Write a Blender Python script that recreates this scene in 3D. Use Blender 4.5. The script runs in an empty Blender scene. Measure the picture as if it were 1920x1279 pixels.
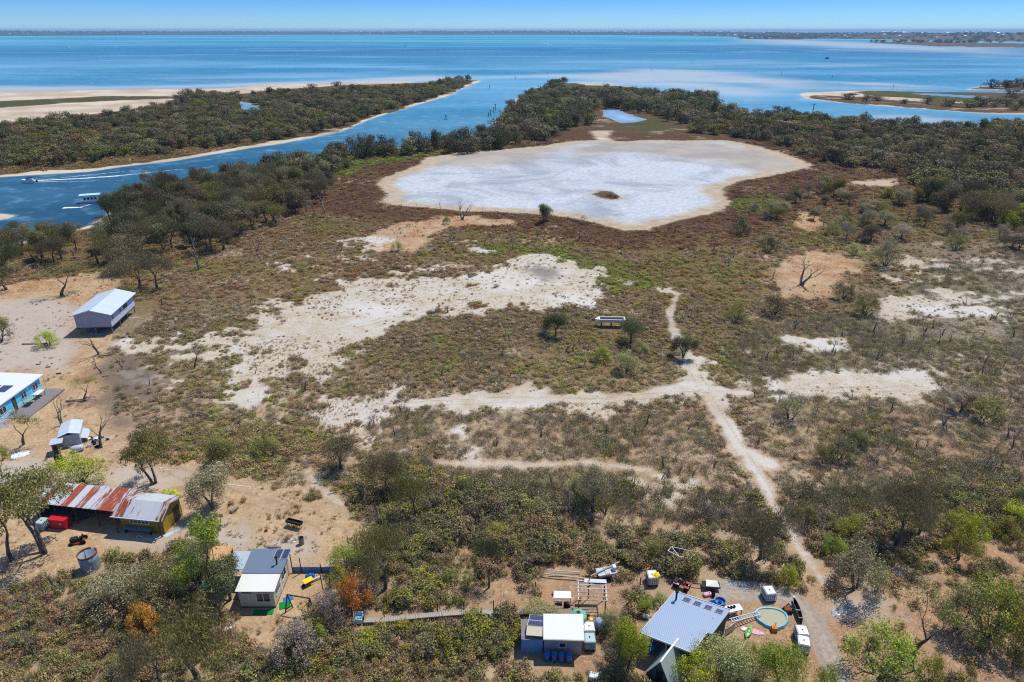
import bpy, bmesh, math, random
import numpy as np
from mathutils import Vector, Matrix
C = bpy.context.scene.collection
scene = bpy.context.scene
rnd = random.Random(7)
rng = np.random.default_rng(11)
rad = math.radians
# ------------------------------------------------------------------ camera model (metres; the camera stands 50 m over the origin, looking along +Y)
H, F, CX, CY, ER = 50.0, 1280.0, 960.0, 639.5, 6371000.0
PIT = math.atan((CY - 57) / F); CP, SP = math.cos(PIT), math.sin(PIT)
def G(u, v, z=0.0):
    """photo pixel -> point of the ground (curved earth)"""
    dx = (u - CX) / F; k = (CY - v) / F
    dy = CP + k * SP; dz = -SP + k * CP
    a = (dx * dx + dy * dy) / (2 * ER); h = H - z
    D = max(dz * dz - 4 * a * h, 0.0)
    t = 2 * h / (-dz + math.sqrt(D))
    return (t * dx, t * dy)
def drop(x, y): return -(x * x + y * y) / (2 * ER)
def PG(l): return np.array([G(u, v) for u, v in l])
def lin(r, g, b, k=1.0):
    f = lambda c: ((c / 255) / 12.92 if c / 255 <= 0.04045 else ((c / 255 + 0.055) / 1.055) ** 2.4)
    return (f(r) * k, f(g) * k, f(b) * k, 1.0)
# ------------------------------------------------------------------ numpy helpers
def sdf(poly, P):
    """signed distance in metres, positive inside"""
    x, y = P[:, 0], P[:, 1]; n = len(poly)
    d = np.full(len(P), 1e18); ins = np.zeros(len(P), bool)
    for i in range(n):
        a = poly[i]; b = poly[(i + 1) % n]; e = b - a
        w = P - a; L = e @ e + 1e-12
        t = np.clip((w @ e) / L, 0, 1)
        q = w - t[:, None] * e; d = np.minimum(d, (q * q).sum(1))
        c = ((a[1] <= y) & (b[1] > y)) | ((b[1] <= y) & (a[1] > y))
        if abs(e[1]) > 1e-12: ins ^= c & (x < a[0] + (y - a[1]) / e[1] * e[0])
    return np.where(ins, 1, -1) * np.sqrt(d)
def csdf(poly, P, pad):
    """sdf only near the polygon, -pad elsewhere"""
    lo, hi = poly.min(0) - pad, poly.max(0) + pad
    m = ((P >= lo) & (P <= hi)).all(1)
    out = np.full(len(P), -float(pad))
    if m.any(): out[m] = np.maximum(sdf(poly, P[m]), -pad)
    return out
def ldist(line, P, pad):
    """pad - distance to an open polyline"""
    lo, hi = line.min(0) - pad, line.max(0) + pad
    m = ((P >= lo) & (P <= hi)).all(1); out = np.full(len(P), 1e9)
    if not m.any(): return out
    Q = P[m]; d = np.full(len(Q), 1e18)
    for a, b in zip(line[:-1], line[1:]):
        e = b - a; w = Q - a; t = np.clip((w @ e) / (e @ e + 1e-12), 0, 1)
        q = w - t[:, None] * e; d = np.minimum(d, (q * q).sum(1))
    out[m] = np.sqrt(d); return out
_tab = np.random.default_rng(5).random((256, 256))
def vnoise(P, s, o=0.0):
    x, y = P[:, 0] * s + 37.7 + o * 13.1, P[:, 1] * s + 11.3 + o * 7.7
    xi, yi = np.floor(x).astype(int), np.floor(y).astype(int); fx, fy = x - xi, y - yi
    fx = fx * fx * (3 - 2 * fx); fy = fy * fy * (3 - 2 * fy)
    g = lambda i, j: _tab[(i + 0) & 255, j & 255]
    return (g(xi, yi) * (1 - fx) + g(xi + 1, yi) * fx) * (1 - fy) + (g(xi, yi + 1) * (1 - fx) + g(xi + 1, yi + 1) * fx) * fy
def fnoise(P, s, o=0.0): return 0.5 * vnoise(P, s, o) + 0.3 * vnoise(P, s * 2.1, o + 3) + 0.2 * vnoise(P, s * 4.3, o + 5)
def mesh_np(name, V, Fc, mats=None, midx=None, smooth=False):
    me = bpy.data.meshes.new(name); V = np.asarray(V, np.float32); Fc = np.asarray(Fc, np.int32); k = Fc.shape[1]
    me.vertices.add(len(V)); me.vertices.foreach_set('co', V.ravel())
    me.loops.add(Fc.size); me.loops.foreach_set('vertex_index', Fc.ravel())
    me.polygons.add(len(Fc)); me.polygons.foreach_set('loop_start', np.arange(0, Fc.size, k, dtype=np.int32))
    me.polygons.foreach_set('loop_total', np.full(len(Fc), k, np.int32))
    for m in mats or []: me.materials.append(m)
    if midx is not None: me.polygons.foreach_set('material_index', np.asarray(midx, np.int32))
    if smooth: me.polygons.foreach_set('use_smooth', np.ones(len(Fc), bool))
    me.update(); me.validate(); return me
def fattr(me, name, vals):
    a = me.attributes.new(name, 'FLOAT', 'POINT'); a.data.foreach_set('value', np.asarray(vals, np.float32))
# ------------------------------------------------------------------ scene objects
def tag(o, label=None, cat=None, group=None, kind=None):
    if label: o['label'] = label
    if cat: o['category'] = cat
    if group: o['group'] = group
    if kind: o['kind'] = kind
    return o
def empty(name, loc, rz=0.0, label=None, cat=None, group=None):
    o = bpy.data.objects.new(name, None); o.empty_display_size = 0.3; C.objects.link(o)
    o.location = loc; o.rotation_euler = (0, 0, rz); return tag(o, label, cat, group)
def link(name, me, parent=None):
    o = bpy.data.objects.new(name, me); C.objects.link(o)
    if parent is not None: o.parent = parent
    return o
# ------------------------------------------------------------------ materials
class NT:
    def __init__(s, name):
        s.m = bpy.data.materials.new(name); s.m.use_nodes = True; s.t = s.m.node_tree; s.t.nodes.clear()
        s.out = s.t.nodes.new('ShaderNodeOutputMaterial')
    def n(s, typ, ins=None, **kw):
        nd = s.t.nodes.new('ShaderNode' + typ)
        for k, v in kw.items(): setattr(nd, k, v)
        for k, v in (ins or {}).items():
            if hasattr(v, 'is_output'): s.t.links.new(v, nd.inputs[k])
            else: nd.inputs[k].default_value = v
        return nd
    def math(s, op, a, b=0.0, clamp=False): return s.n('Math', {0: a, 1: b}, operation=op, use_clamp=clamp).outputs[0]
    def noise(s, vec, scale, detail=4.0, rough=0.55, out=0, dist=0.0): return s.n('TexNoise', {'Vector': vec, 'Scale': scale, 'Detail': detail, 'Roughness': rough, 'Distortion': dist}).outputs[out]
    def mix(s, f, a, b, blend='MIX'):
        nd = s.t.nodes.new('ShaderNodeMix'); nd.data_type = 'RGBA'; nd.blend_type = blend
        for i, v in ((0, f), (6, a), (7, b)):
            if hasattr(v, 'is_output'): s.t.links.new(v, nd.inputs[i])
            else: nd.inputs[i].default_value = v
        return nd.outputs[2]
    def step(s, v, a, b): return s.n('MapRange', {0: v, 1: a, 2: b}, interpolation_type='SMOOTHSTEP').outputs[0]
    def at(s, name): return s.n('Attribute', attribute_name=name).outputs['Fac']
    def pos(s): return s.n('NewGeometry').outputs['Position']
    def obj(s): return s.n('TexCoord').outputs['Object']
    def surf(s, sh): s.t.links.new(sh, s.out.inputs[0]); return s.m
    def bsdf(s, col, rough=0.7, spec=0.3, metal=0.0, normal=None, **kw):
        ins = {'Base Color': col, 'Roughness': rough, 'Specular IOR Level': spec, 'Metallic': metal}
        if normal is not None: ins['Normal'] = normal
        ins.update(kw); return s.n('BsdfPrincipled', ins).outputs[0]
    def bump(s, h, strength=0.5, dist=0.05): return s.n('Bump', {'Strength': strength, 'Distance': dist, 'Height': h}).outputs[0]
def plain(name, col, rough=0.6, spec=0.3, metal=0.0, var=0.25, scale=3.0, dirt=None):
    """painted / weathered surface: two octaves of colour wear"""
    t = NT(name); p = t.obj()
    n1 = t.noise(p, scale, 5, 0.6); n2 = t.noise(p, scale * 9, 3)
    f = t.math('ADD', t.math('MULTIPLY', t.math('SUBTRACT', n1, 0.5), var * 2), t.math('MULTIPLY', t.math('SUBTRACT', n2, 0.5), var * .8))
    c = t.mix(t.math('ADD', f, 0.5, True), tuple(x * (1 - var) for x in col[:3]) + (1,), tuple(min(1, x * (1 + var)) for x in col[:3]) + (1,))
    if dirt: c = t.mix(t.step(t.noise(p, scale * 1.7, 6, .7), .52, .72), c, dirt)
    return t.surf(t.bsdf(c, rough, spec, metal))
# ------------------------------------------------------------------ outlines on the ground, traced in photo pixels and laid out in metres by G()
WATER = [(-700, 500), (-300, 480), (0, 463), (110, 432), (165, 422), (200, 400), (238, 367), (300, 346), (386, 331), (440, 322), (480, 312), (560, 297), (640, 287), (720, 279), (800, 269), (880, 259), (925, 243), (940, 215), (962, 192), (985, 176), (1016, 166), (1035, 160), (1053, 156), (1077, 155), (1144, 158), (1195, 164), (1228, 170), (1279, 176), (1330, 180), (1350, 189), (1344, 203), (1391, 213), (1455, 211), (1495, 215), (1566, 222), (1650, 228), (1683, 235), (1767, 237), (1804, 231), (1885, 229), (1930, 227), (2500, 228),
    (2900, 150), (2900, 80), (2500, 80.5), (1920, 78.5), (1700, 74.5), (1500, 72), (1400, 69.5), (1280, 66.5), (960, 65), (640, 65), (300, 66), (0, 67.5), (-600, 69.5), (-1400, 73), (-1400, 180), (-600, 180), (0, 171), (235, 167.5), (313, 166), (420, 165.5), (504, 158.5), (640, 154.5), (741, 152), (801, 153.5), (860, 149), (905, 151), (884, 158), (872, 163), (842, 178), (798, 191), (751, 205), (697, 221), (640, 245), (578, 258), (524, 268), (470, 276), (397, 288), (319, 301), (235, 310), (168, 320), (84, 325), (0, 330), (-300, 345), (-700, 362)]
PONDS = [[(450, 189), (471, 193), (494, 205), (491, 215), (471, 219), (454, 213), (449, 198)],
    [(1131, 205), (1161, 205), (1178, 213), (1195, 218), (1216, 223), (1191, 228), (1164, 230), (1148, 223), (1131, 216)],
    [(1040, 168), (1062, 166), (1057, 171), (1042, 172)], [(1700, 174.5), (1760, 175), (1860, 181), (1840, 184), (1760, 179)], [(1830, 233), (1850, 232), (1852, 240), (1835, 242)]]
ISLES = [[(1498, 176), (1515, 172.5), (1599, 170), (1640, 169), (1751, 172), (1920, 173), (2400, 172), (2400, 220), (1920, 213.5), (1851, 212), (1784, 207), (1683, 200), (1616, 195), (1569, 191), (1509, 183)],
    [(1812, 168), (1838, 162), (1870, 160), (1920, 158), (2400, 154), (2400, 170), (1960, 169.5), (1880, 168)],
    [(1606, 79.5), (1700, 77.5), (1920, 81), (2500, 83), (2500, 92), (1920, 88.5), (1750, 87), (1680, 83)],
    [(1370, 71.5), (1440, 70.8), (1545, 72.5), (1500, 74.5), (1400, 73.5)], [(-120, 400), (0, 399), (26, 402), (14, 408), (-120, 425)]]
LAKE = [(706, 346), (724, 332), (788, 309), (795, 297), (842, 289), (899, 282), (959, 279), (1027, 272), (1074, 264), (1127, 262), (1164, 265), (1225, 262), (1280, 264), (1330, 262), (1374, 264), (1425, 275), (1482, 292), (1527, 309), (1495, 319), (1441, 331), (1398, 337), (1361, 349), (1357, 366), (1371, 380), (1357, 393), (1314, 405), (1280, 411), (1252, 418), (1218, 430), (1170, 432), (1115, 417), (1060, 407), (1018, 402), (936, 397), (864, 395), (812, 390), (743, 385), (734, 383), (717, 374), (727, 363)]
LAKE_ISLE = [(1112, 364), (1125, 358), (1142, 358), (1166, 371), (1150, 374), (1125, 370)]
SAND = [[(760, 524), (820, 520), (880, 527), (905, 510), (920, 500), (930, 488), (965, 472), (1000, 470), (1050, 475), (1090, 490), (1125, 505), (1132, 522), (1165, 548), (1160, 575), (1130, 585), (1080, 580), (1020, 590), (985, 575), (960, 580), (905, 590), (870, 597), (840, 605), (800, 610), (760, 620), (720, 640), (690, 660), (670, 690), (690, 702), (760, 694), (880, 698), (760, 704), (690, 712), (640, 735), (600, 742), (550, 738), (500, 715), (440, 690), (415, 660), (430, 645), (410, 635), (440, 615), (490, 590), (520, 575), (560, 560), (620, 550), (690, 545), (560, 531), (460, 528), (480, 521), (700, 528)],
    [(650, 747), (740, 742), (800, 740), (870, 722), (930, 718), (1000, 727), (1080, 732), (1150, 727), (1210, 722), (1240, 720), (1265, 700), (1288, 690), (1294, 665), (1306, 668), (1322, 690), (1380, 715), (1450, 703), (1480, 690), (1530, 688), (1600, 695), (1660, 700), (1740, 705), (1755, 745), (1690, 760), (1610, 755), (1560, 752), (1500, 765), (1480, 755), (1400, 765), (1385, 790), (1402, 835), (1425, 860), (1400, 872), (1370, 862), (1355, 830), (1350, 790), (1330, 770), (1260, 780), (1150, 785), (1050, 770), (950, 772), (850, 777), (790, 767), (740, 772), (690, 755)],
    [(900, 795), (945, 803), (960, 825), (1010, 835), (1060, 850), (1080, 870), (1040, 870), (960, 850), (900, 850), (860, 870), (840, 855), (880, 830)],
    [(1125, 892), (1150, 882), (1215, 872), (1250, 875), (1210, 890), (1165, 905), (1130, 908)],
    [(845, 452), (880, 452), (920, 465), (935, 475), (880, 472)], [(1250, 545), (1262, 540), (1258, 600), (1282, 625), (1264, 632), (1250, 600)],
    [(1700, 535), (1760, 520), (1800, 540), (1840, 560), (1930, 545), (1930, 580), (1830, 590), (1760, 570)], [(1680, 475), (1720, 470), (1780, 490), (1720, 490)]]
OCHRE = [[(680, 460), (695, 440), (755, 420), (830, 403), (950, 408), (990, 415), (960, 425), (870, 425), (805, 440), (800, 462), (770, 473), (720, 472)],
    [(1440, 540), (1430, 510), (1470, 480), (1520, 470), (1600, 475), (1625, 500), (1600, 530), (1560, 560), (1480, 565), (1400, 570)], [(1488, 420), (1500, 395), (1530, 398), (1545, 420), (1520, 440)],
    [(-120, 545), (30, 535), (90, 520), (190, 515), (230, 545), (200, 600), (235, 640), (195, 660), (185, 700), (215, 730), (235, 790), (250, 850), (330, 880), (430, 890), (560, 900), (640, 940), (680, 970), (690, 1020), (640, 1060), (620, 1070), (655, 1100), (645, 1120), (600, 1120), (575, 1160), (520, 1190), (420, 1180), (410, 1150), (470, 1120), (440, 1080), (330, 1020), (320, 1060), (250, 1060), (150, 1080), (60, 1110), (-120, 1150)],
    ]
DIRT = [[(1030, 1085), (1100, 1062), (1180, 1070), (1250, 1050), (1330, 1080), (1450, 1100), (1500, 1060), (1600, 1100), (1680, 1060), (1780, 1010), (1850, 970), (1900, 1000), (2100, 980), (2100, 1330), (1440, 1330), (1380, 1270), (1380, 1160), (1260, 1110), (1200, 1150), (1180, 1190), (1130, 1180), (1100, 1260), (1070, 1250), (960, 1230), (935, 1200), (960, 1150), (900, 1130)],
    [(880, 960), (960, 990), (1010, 1040), (1080, 1060), (1000, 1090), (940, 1130), (900, 1120), (940, 1060), (900, 1000)]]
DAMP = [[(795, 300), (842, 290), (959, 281), (1067, 266), (1090, 270), (1020, 288), (960, 312), (900, 318), (850, 311), (800, 314), (780, 318)], [(1130, 263), (1280, 265), (1430, 276), (1527, 309), (1440, 329), (1400, 318), (1340, 300), (1260, 296), (1180, 284), (1120, 288), (1080, 296), (1060, 285)]]
PALE = [[(-120, 575), (60, 560), (140, 575), (140, 640), (110, 690), (20, 690), (-120, 700)], [(215, 1000), (330, 985), (380, 960), (470, 985), (560, 1000), (575, 1030), (540, 1045), (480, 1030), (440, 1040), (330, 1040), (250, 1045), (215, 1030)], [(-60, 900), (50, 840), (120, 860), (230, 885), (320, 900), (270, 915), (120, 900), (20, 930)], [(1210, 1120), (1240, 1108), (1260, 1120), (1240, 1150), (1215, 1150)], [(1590, 1140), (1640, 1120), (1670, 1135), (1620, 1150)]]
BURNT = [[(185, 690), (230, 670), (290, 700), (300, 740), (250, 760), (230, 800), (190, 790), (180, 740)], [(1180, 1100), (1280, 1092), (1300, 1106), (1180, 1112)], [(980, 505), (1010, 500), (1050, 515), (1020, 525)]]
GREEN = [[(-300, 196), (0, 192), (150, 186), (205, 182), (300, 183), (250, 187), (120, 193), (0, 201), (-300, 206)], [(640, 285), (760, 290), (860, 285), (960, 275), (900, 284), (800, 297), (740, 302), (640, 330), (600, 340)], [(1130, 520), (1165, 545), (1190, 530), (1150, 500), (1090, 480), (1060, 470), (900, 465), (960, 472)], [(1370, 375), (1430, 365), (1440, 385), (1390, 395)], [(1170, 235), (1230, 222), (1260, 240), (1210, 250)], [(1616, 171), (1751, 172), (1850, 176), (1840, 185), (1780, 190), (1640, 178)], [(1010, 175), (1060, 160), (1110, 160), (1180, 168), (1100, 176)]]
BEACH = [[(-800, 190), (0, 171), (235, 167), (313, 166), (504, 158), (640, 154), (741, 152), (820, 153), (740, 157), (640, 160), (520, 168), (400, 181), (200, 180), (0, 190), (-800, 215)], [(-700, 250), (0, 202), (150, 192), (280, 186), (330, 185), (310, 194), (240, 206), (130, 219), (0, 232), (-700, 290)], [(1496, 176), (1515, 172), (1640, 169), (1600, 173), (1640, 180), (1600, 182), (1530, 178), (1510, 182)], [(1640, 180), (1740, 186), (1740, 191), (1660, 187)], [(1780, 190), (1860, 191), (1870, 196), (1800, 194)], [(1077, 155), (1144, 157), (1165, 161), (1100, 160)], [(1600, 340), (1690, 335), (1680, 350), (1570, 348)], [(1105, 245), (1150, 245), (1135, 258), (1160, 268), (1120, 262)], [(480, 310), (520, 307), (500, 322), (460, 322)], [(330, 340), (386, 330), (380, 355), (345, 350)]]
GREYZ = [[(1600, 560), (1700, 480), (1760, 440), (2050, 420), (2050, 900), (1600, 900), (1400, 880), (1400, 700), (1560, 640)], [(200, 600), (420, 590), (560, 640), (900, 700), (1350, 770), (1350, 960), (900, 950), (560, 880), (300, 800), (200, 700)]]
WIDE = [[(1325, 735), (1362, 795), (1388, 848)], [(1300, 700), (1286, 660), (1262, 618)], [(1395, 740), (1290, 720), (1200, 745), (960, 748), (780, 755)], [(1390, 845), (1440, 872)]]
TRACKS = [[(1390, 840), (1412, 880), (1435, 915), (1462, 965), (1490, 1012), (1512, 1050), (1545, 1095)], [(1270, 550), (1256, 590), (1262, 618), (1285, 650), (1300, 690)], [(575, 885), (605, 920), (640, 945)], [(830, 868), (960, 872), (1100, 868), (1215, 882)]]
FRINGE = [[(580, 340), (640, 318), (700, 304), (790, 298), (740, 330), (706, 346), (727, 363), (717, 374), (743, 386), (864, 397), (1000, 404), (1115, 420), (1170, 434), (1218, 432), (1260, 418), (1314, 407), (1371, 382), (1360, 350), (1398, 338), (1490, 322), (1527, 309), (1560, 318), (1500, 345), (1450, 385), (1390, 420), (1300, 440), (1200, 462), (1040, 428), (860, 410), (700, 404), (600, 396)], [(1150, 250), (1300, 250), (1400, 262), (1530, 300), (1527, 309), (1425, 275), (1330, 262), (1225, 262), (1164, 265)], [(1040, 245), (1120, 240), (1130, 258), (1070, 262), (960, 278)]]
RUTS = [[(1292, 675), (1318, 730), (1358, 800), (1398, 862), (1440, 930), (1486, 1005)], [(700, 762), (960, 750), (1120, 752), (1250, 740), (1450, 736), (1740, 728)], [(470, 650), (600, 628), (760, 590), (900, 556), (1040, 540)], [(480, 690), (620, 668), (760, 634), (860, 610)], [(1270, 760), (1300, 752), (1330, 762), (1318, 776), (1284, 776), (1268, 764)], [(1560, 1240), (1543, 1200), (1520, 1160), (1490, 1125), (1450, 1112)], [(330, 885), (440, 930), (560, 960), (640, 1000)]]
STREAK = [([(1640, 520), (1690, 480), (1760, 490), (1950, 480), (2000, 640), (1850, 660), (1650, 650)], .07, .565), ([(230, 600), (420, 590), (540, 640), (560, 740), (460, 770), (300, 740), (200, 700)], .12, .54), ([(560, 735), (900, 700), (1000, 760), (900, 870), (700, 850), (600, 800)], .13, .6), ([(1640, 640), (1950, 620), (1950, 820), (1750, 800)], .07, .62), ([(480, 480), (700, 440), (880, 480), (800, 530), (560, 530)], .12, .68), ([(1280, 640), (1450, 600), (1600, 640), (1500, 720), (1320, 720)], .1, .66), ([(1000, 850), (1350, 860), (1400, 930), (1200, 960)], .12, .6)]
DRIVE = [(1340, 1102), (1380, 1109), (1450, 1112), (1490, 1125), (1520, 1160), (1543, 1200), (1560, 1240), (1585, 1300), (1610, 1360)]
HAZE = 6e-5
SKYC = [(.37, .63, 1.0, 1), (.105, .35, .93, 1), (.8, .9, 1.0, 1)]
FAR = [[(-1600, 73), (-600, 69.5), (0, 67.5), (300, 66), (640, 65), (960, 65), (1280, 66.5), (1280, 63.2), (-1600, 63.2)]]
# ------------------------------------------------------------------ ground sheet
def rows(spec):
    ys = [spec[0][0]]
    for (a, b, q) in spec:
        n = max(1, round(math.log(b / a) / math.log(1 + q))); ys += [a * (b / a) ** (i / n) for i in range(1, n + 1)]
    return np.array(ys)
def fan(ys, ss):
    S, Y = np.meshgrid(ss, ys); X = S * Y
    X = X / np.sqrt(1 + (X / 42000.) ** 2); P = np.stack([X.ravel(), Y.ravel()], 1); r, c = len(ys), len(ss)
    i = np.arange(r * c).reshape(r, c)
    return P, np.stack([i[:-1, :-1].ravel(), i[:-1, 1:].ravel(), i[1:, 1:].ravel(), i[1:, :-1].ravel()], 1)
SS = np.unique(np.concatenate([np.linspace(-1.9, -.84, 36), np.linspace(-.84, .84, 341), np.linspace(.84, 1.9, 36)]))
def watersdf(P, ponds=True):
    w = sdf(PG(WATER), P)
    for q in ISLES: w = np.minimum(w, -csdf(PG(q), P, 4000))
    for q in PONDS if ponds else []: w = np.maximum(w, csdf(PG(q), P, 4000))
    return w
def zones(P):
    Z = {}
    dist = np.hypot(P[:, 0], P[:, 1])
    Z['water'] = watersdf(P)
    def acc(polys, pad): 
        o = np.full(len(P), -float(pad))
        for q in polys: o = np.maximum(o, csdf(PG(q), P, pad))
        return o
    Z['pan'] = acc([LAKE], 60); Z['isle'] = acc([LAKE_ISLE], 20); Z['lake'] = np.minimum(Z['pan'], -Z['isle'])
    rd = np.full(len(P), 1e9)
    for l in RUTS: rd = np.minimum(rd, ldist(PG(l), P, 8))
    Z['rut'] = .3 - np.abs(rd - .75)
    Z['sand'] = acc(SAND, 12); Z['ochre'] = acc(OCHRE, 12); Z['pale'] = acc(PALE, 12); Z['dirt'] = acc(DIRT, 12); Z['damp'] = acc(DAMP, 60); Z['burnt'] = acc(BURNT, 12); Z['green'] = acc(GREEN, 40); Z['beach'] = acc(BEACH, 60)
    n1, n2, n3 = fnoise(P, .07, 41) - .5, fnoise(P, .28, 43) - .5, fnoise(P, .8, 47) - .5
    dk = np.clip(dist / 110, .7, 1.6)
    Z['sand'] = np.where(Z['sand'] > -11.9, Z['sand'] + (n1 * 12 + n2 * 9 + n3 * 6) * dk - 1.9, -12)
    for zk, a in (('ochre', 7), ('dirt', 8), ('pale', 5), ('burnt', 7), ('green', 14)): Z[zk] = Z[zk] + n1 * a + n2 * a * .8
    st = np.full(len(P), -12.)
    for q, k, th in STREAK: st = np.maximum(st, np.minimum(csdf(PG(q), P, 12), (fnoise(P * np.array([.6, 1.]), k, 51) - th) * 26 + n2 * 10 + n3 * 12))
    Z['sand'] = np.maximum(Z['sand'], st)
    d = np.full(len(P), 1e9)
    for l in TRACKS: d = np.minimum(d, ldist(PG(l), P, 8))
    for l in WIDE: d = np.minimum(d, ldist(PG(l), P, 8) - .55)
    Z['track'] = .5 - d + n3 * 1.2 + n2 * .8; Z['drive'] = 1.1 - ldist(PG(DRIVE), P, 8)
    return Z
ys = rows([(6, 38, .05), (38, 260, .0045), (260, 1600, .011), (1600, 40000, .026)])
GP, GF = fan(ys, SS)
Z = zones(GP); far = np.hypot(GP[:, 0], GP[:, 1])
wz = Z['water']
shore = np.clip(far * .004, 2.0, 60)
gz = -0.35 * np.tanh(wz / shore) - .35
gz = np.where(wz < 0, gz, np.minimum(gz, -.35))
gz += np.where(wz < -shore, (fnoise(GP, .11) - .5) * .5 * np.clip(-wz / 30, 0, 1) * (far < 1500), 0)
gz *= np.where(far < 3000, 1, 6)
hill = np.clip((-wz - 60) / 900, 0, 1) * (far > 4500) * (np.clip((GP[:, 0] * -1 + 7000) / 6000, .12, 1)) * (14 + 52 * fnoise(GP, 1 / 1500.))
gz = gz + hill
gz = np.where((Z['lake'] > 0), np.minimum(gz, -.12 + 0 * gz), gz)
def ground_z(x, y): return drop(x, y)
ground_me = mesh_np('ground', np.column_stack([GP, gz + drop(GP[:, 0], GP[:, 1])]), GF, smooth=True)
def enc(v, f): return np.clip(.5 + v / (2 * f), 0, 1)
for k, f in (('pan', 16), ('isle', 5), ('rut', .9), ('sand', 3.5), ('ochre', 4), ('pale', 3), ('dirt', 5), ('damp', 22), ('burnt', 4), ('green', 18), ('track', 1.2), ('drive', 1.2)): fattr(ground_me, 'z_' + k, enc(Z[k], f))
fattr(ground_me, 'z_beach', np.clip(.5 + np.maximum(Z['beach'] / 24, np.where(far < 5000, (2.5 + watersdf(GP, False) + (fnoise(GP, .05, 3) - .5) * 15) / 10, -1)), 0, 1))
fattr(ground_me, 'z_far', np.clip((far - 5000) / 3000, 0, 1))
fattr(ground_me, 'z_fringe', np.clip(.5 + np.maximum.reduce([csdf(PG(q), GP, 30) for q in FRINGE]) / 16 + (fnoise(GP, .05, 63) - .5), 0, 1)); fattr(ground_me, 'z_grey', np.clip(.5 + np.maximum.reduce([csdf(PG(q), GP, 20) for q in GREYZ]) / 24 + (fnoise(GP, .06, 61) - .5) * .8, 0, 1)); fattr(ground_me, 'z_brown', np.clip((GP[:, 1] - 165) / 30, 0, 1)); fattr(ground_me, 'z_wood', np.clip((GP[:, 1] - 250) / 60, 0, 1))
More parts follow.
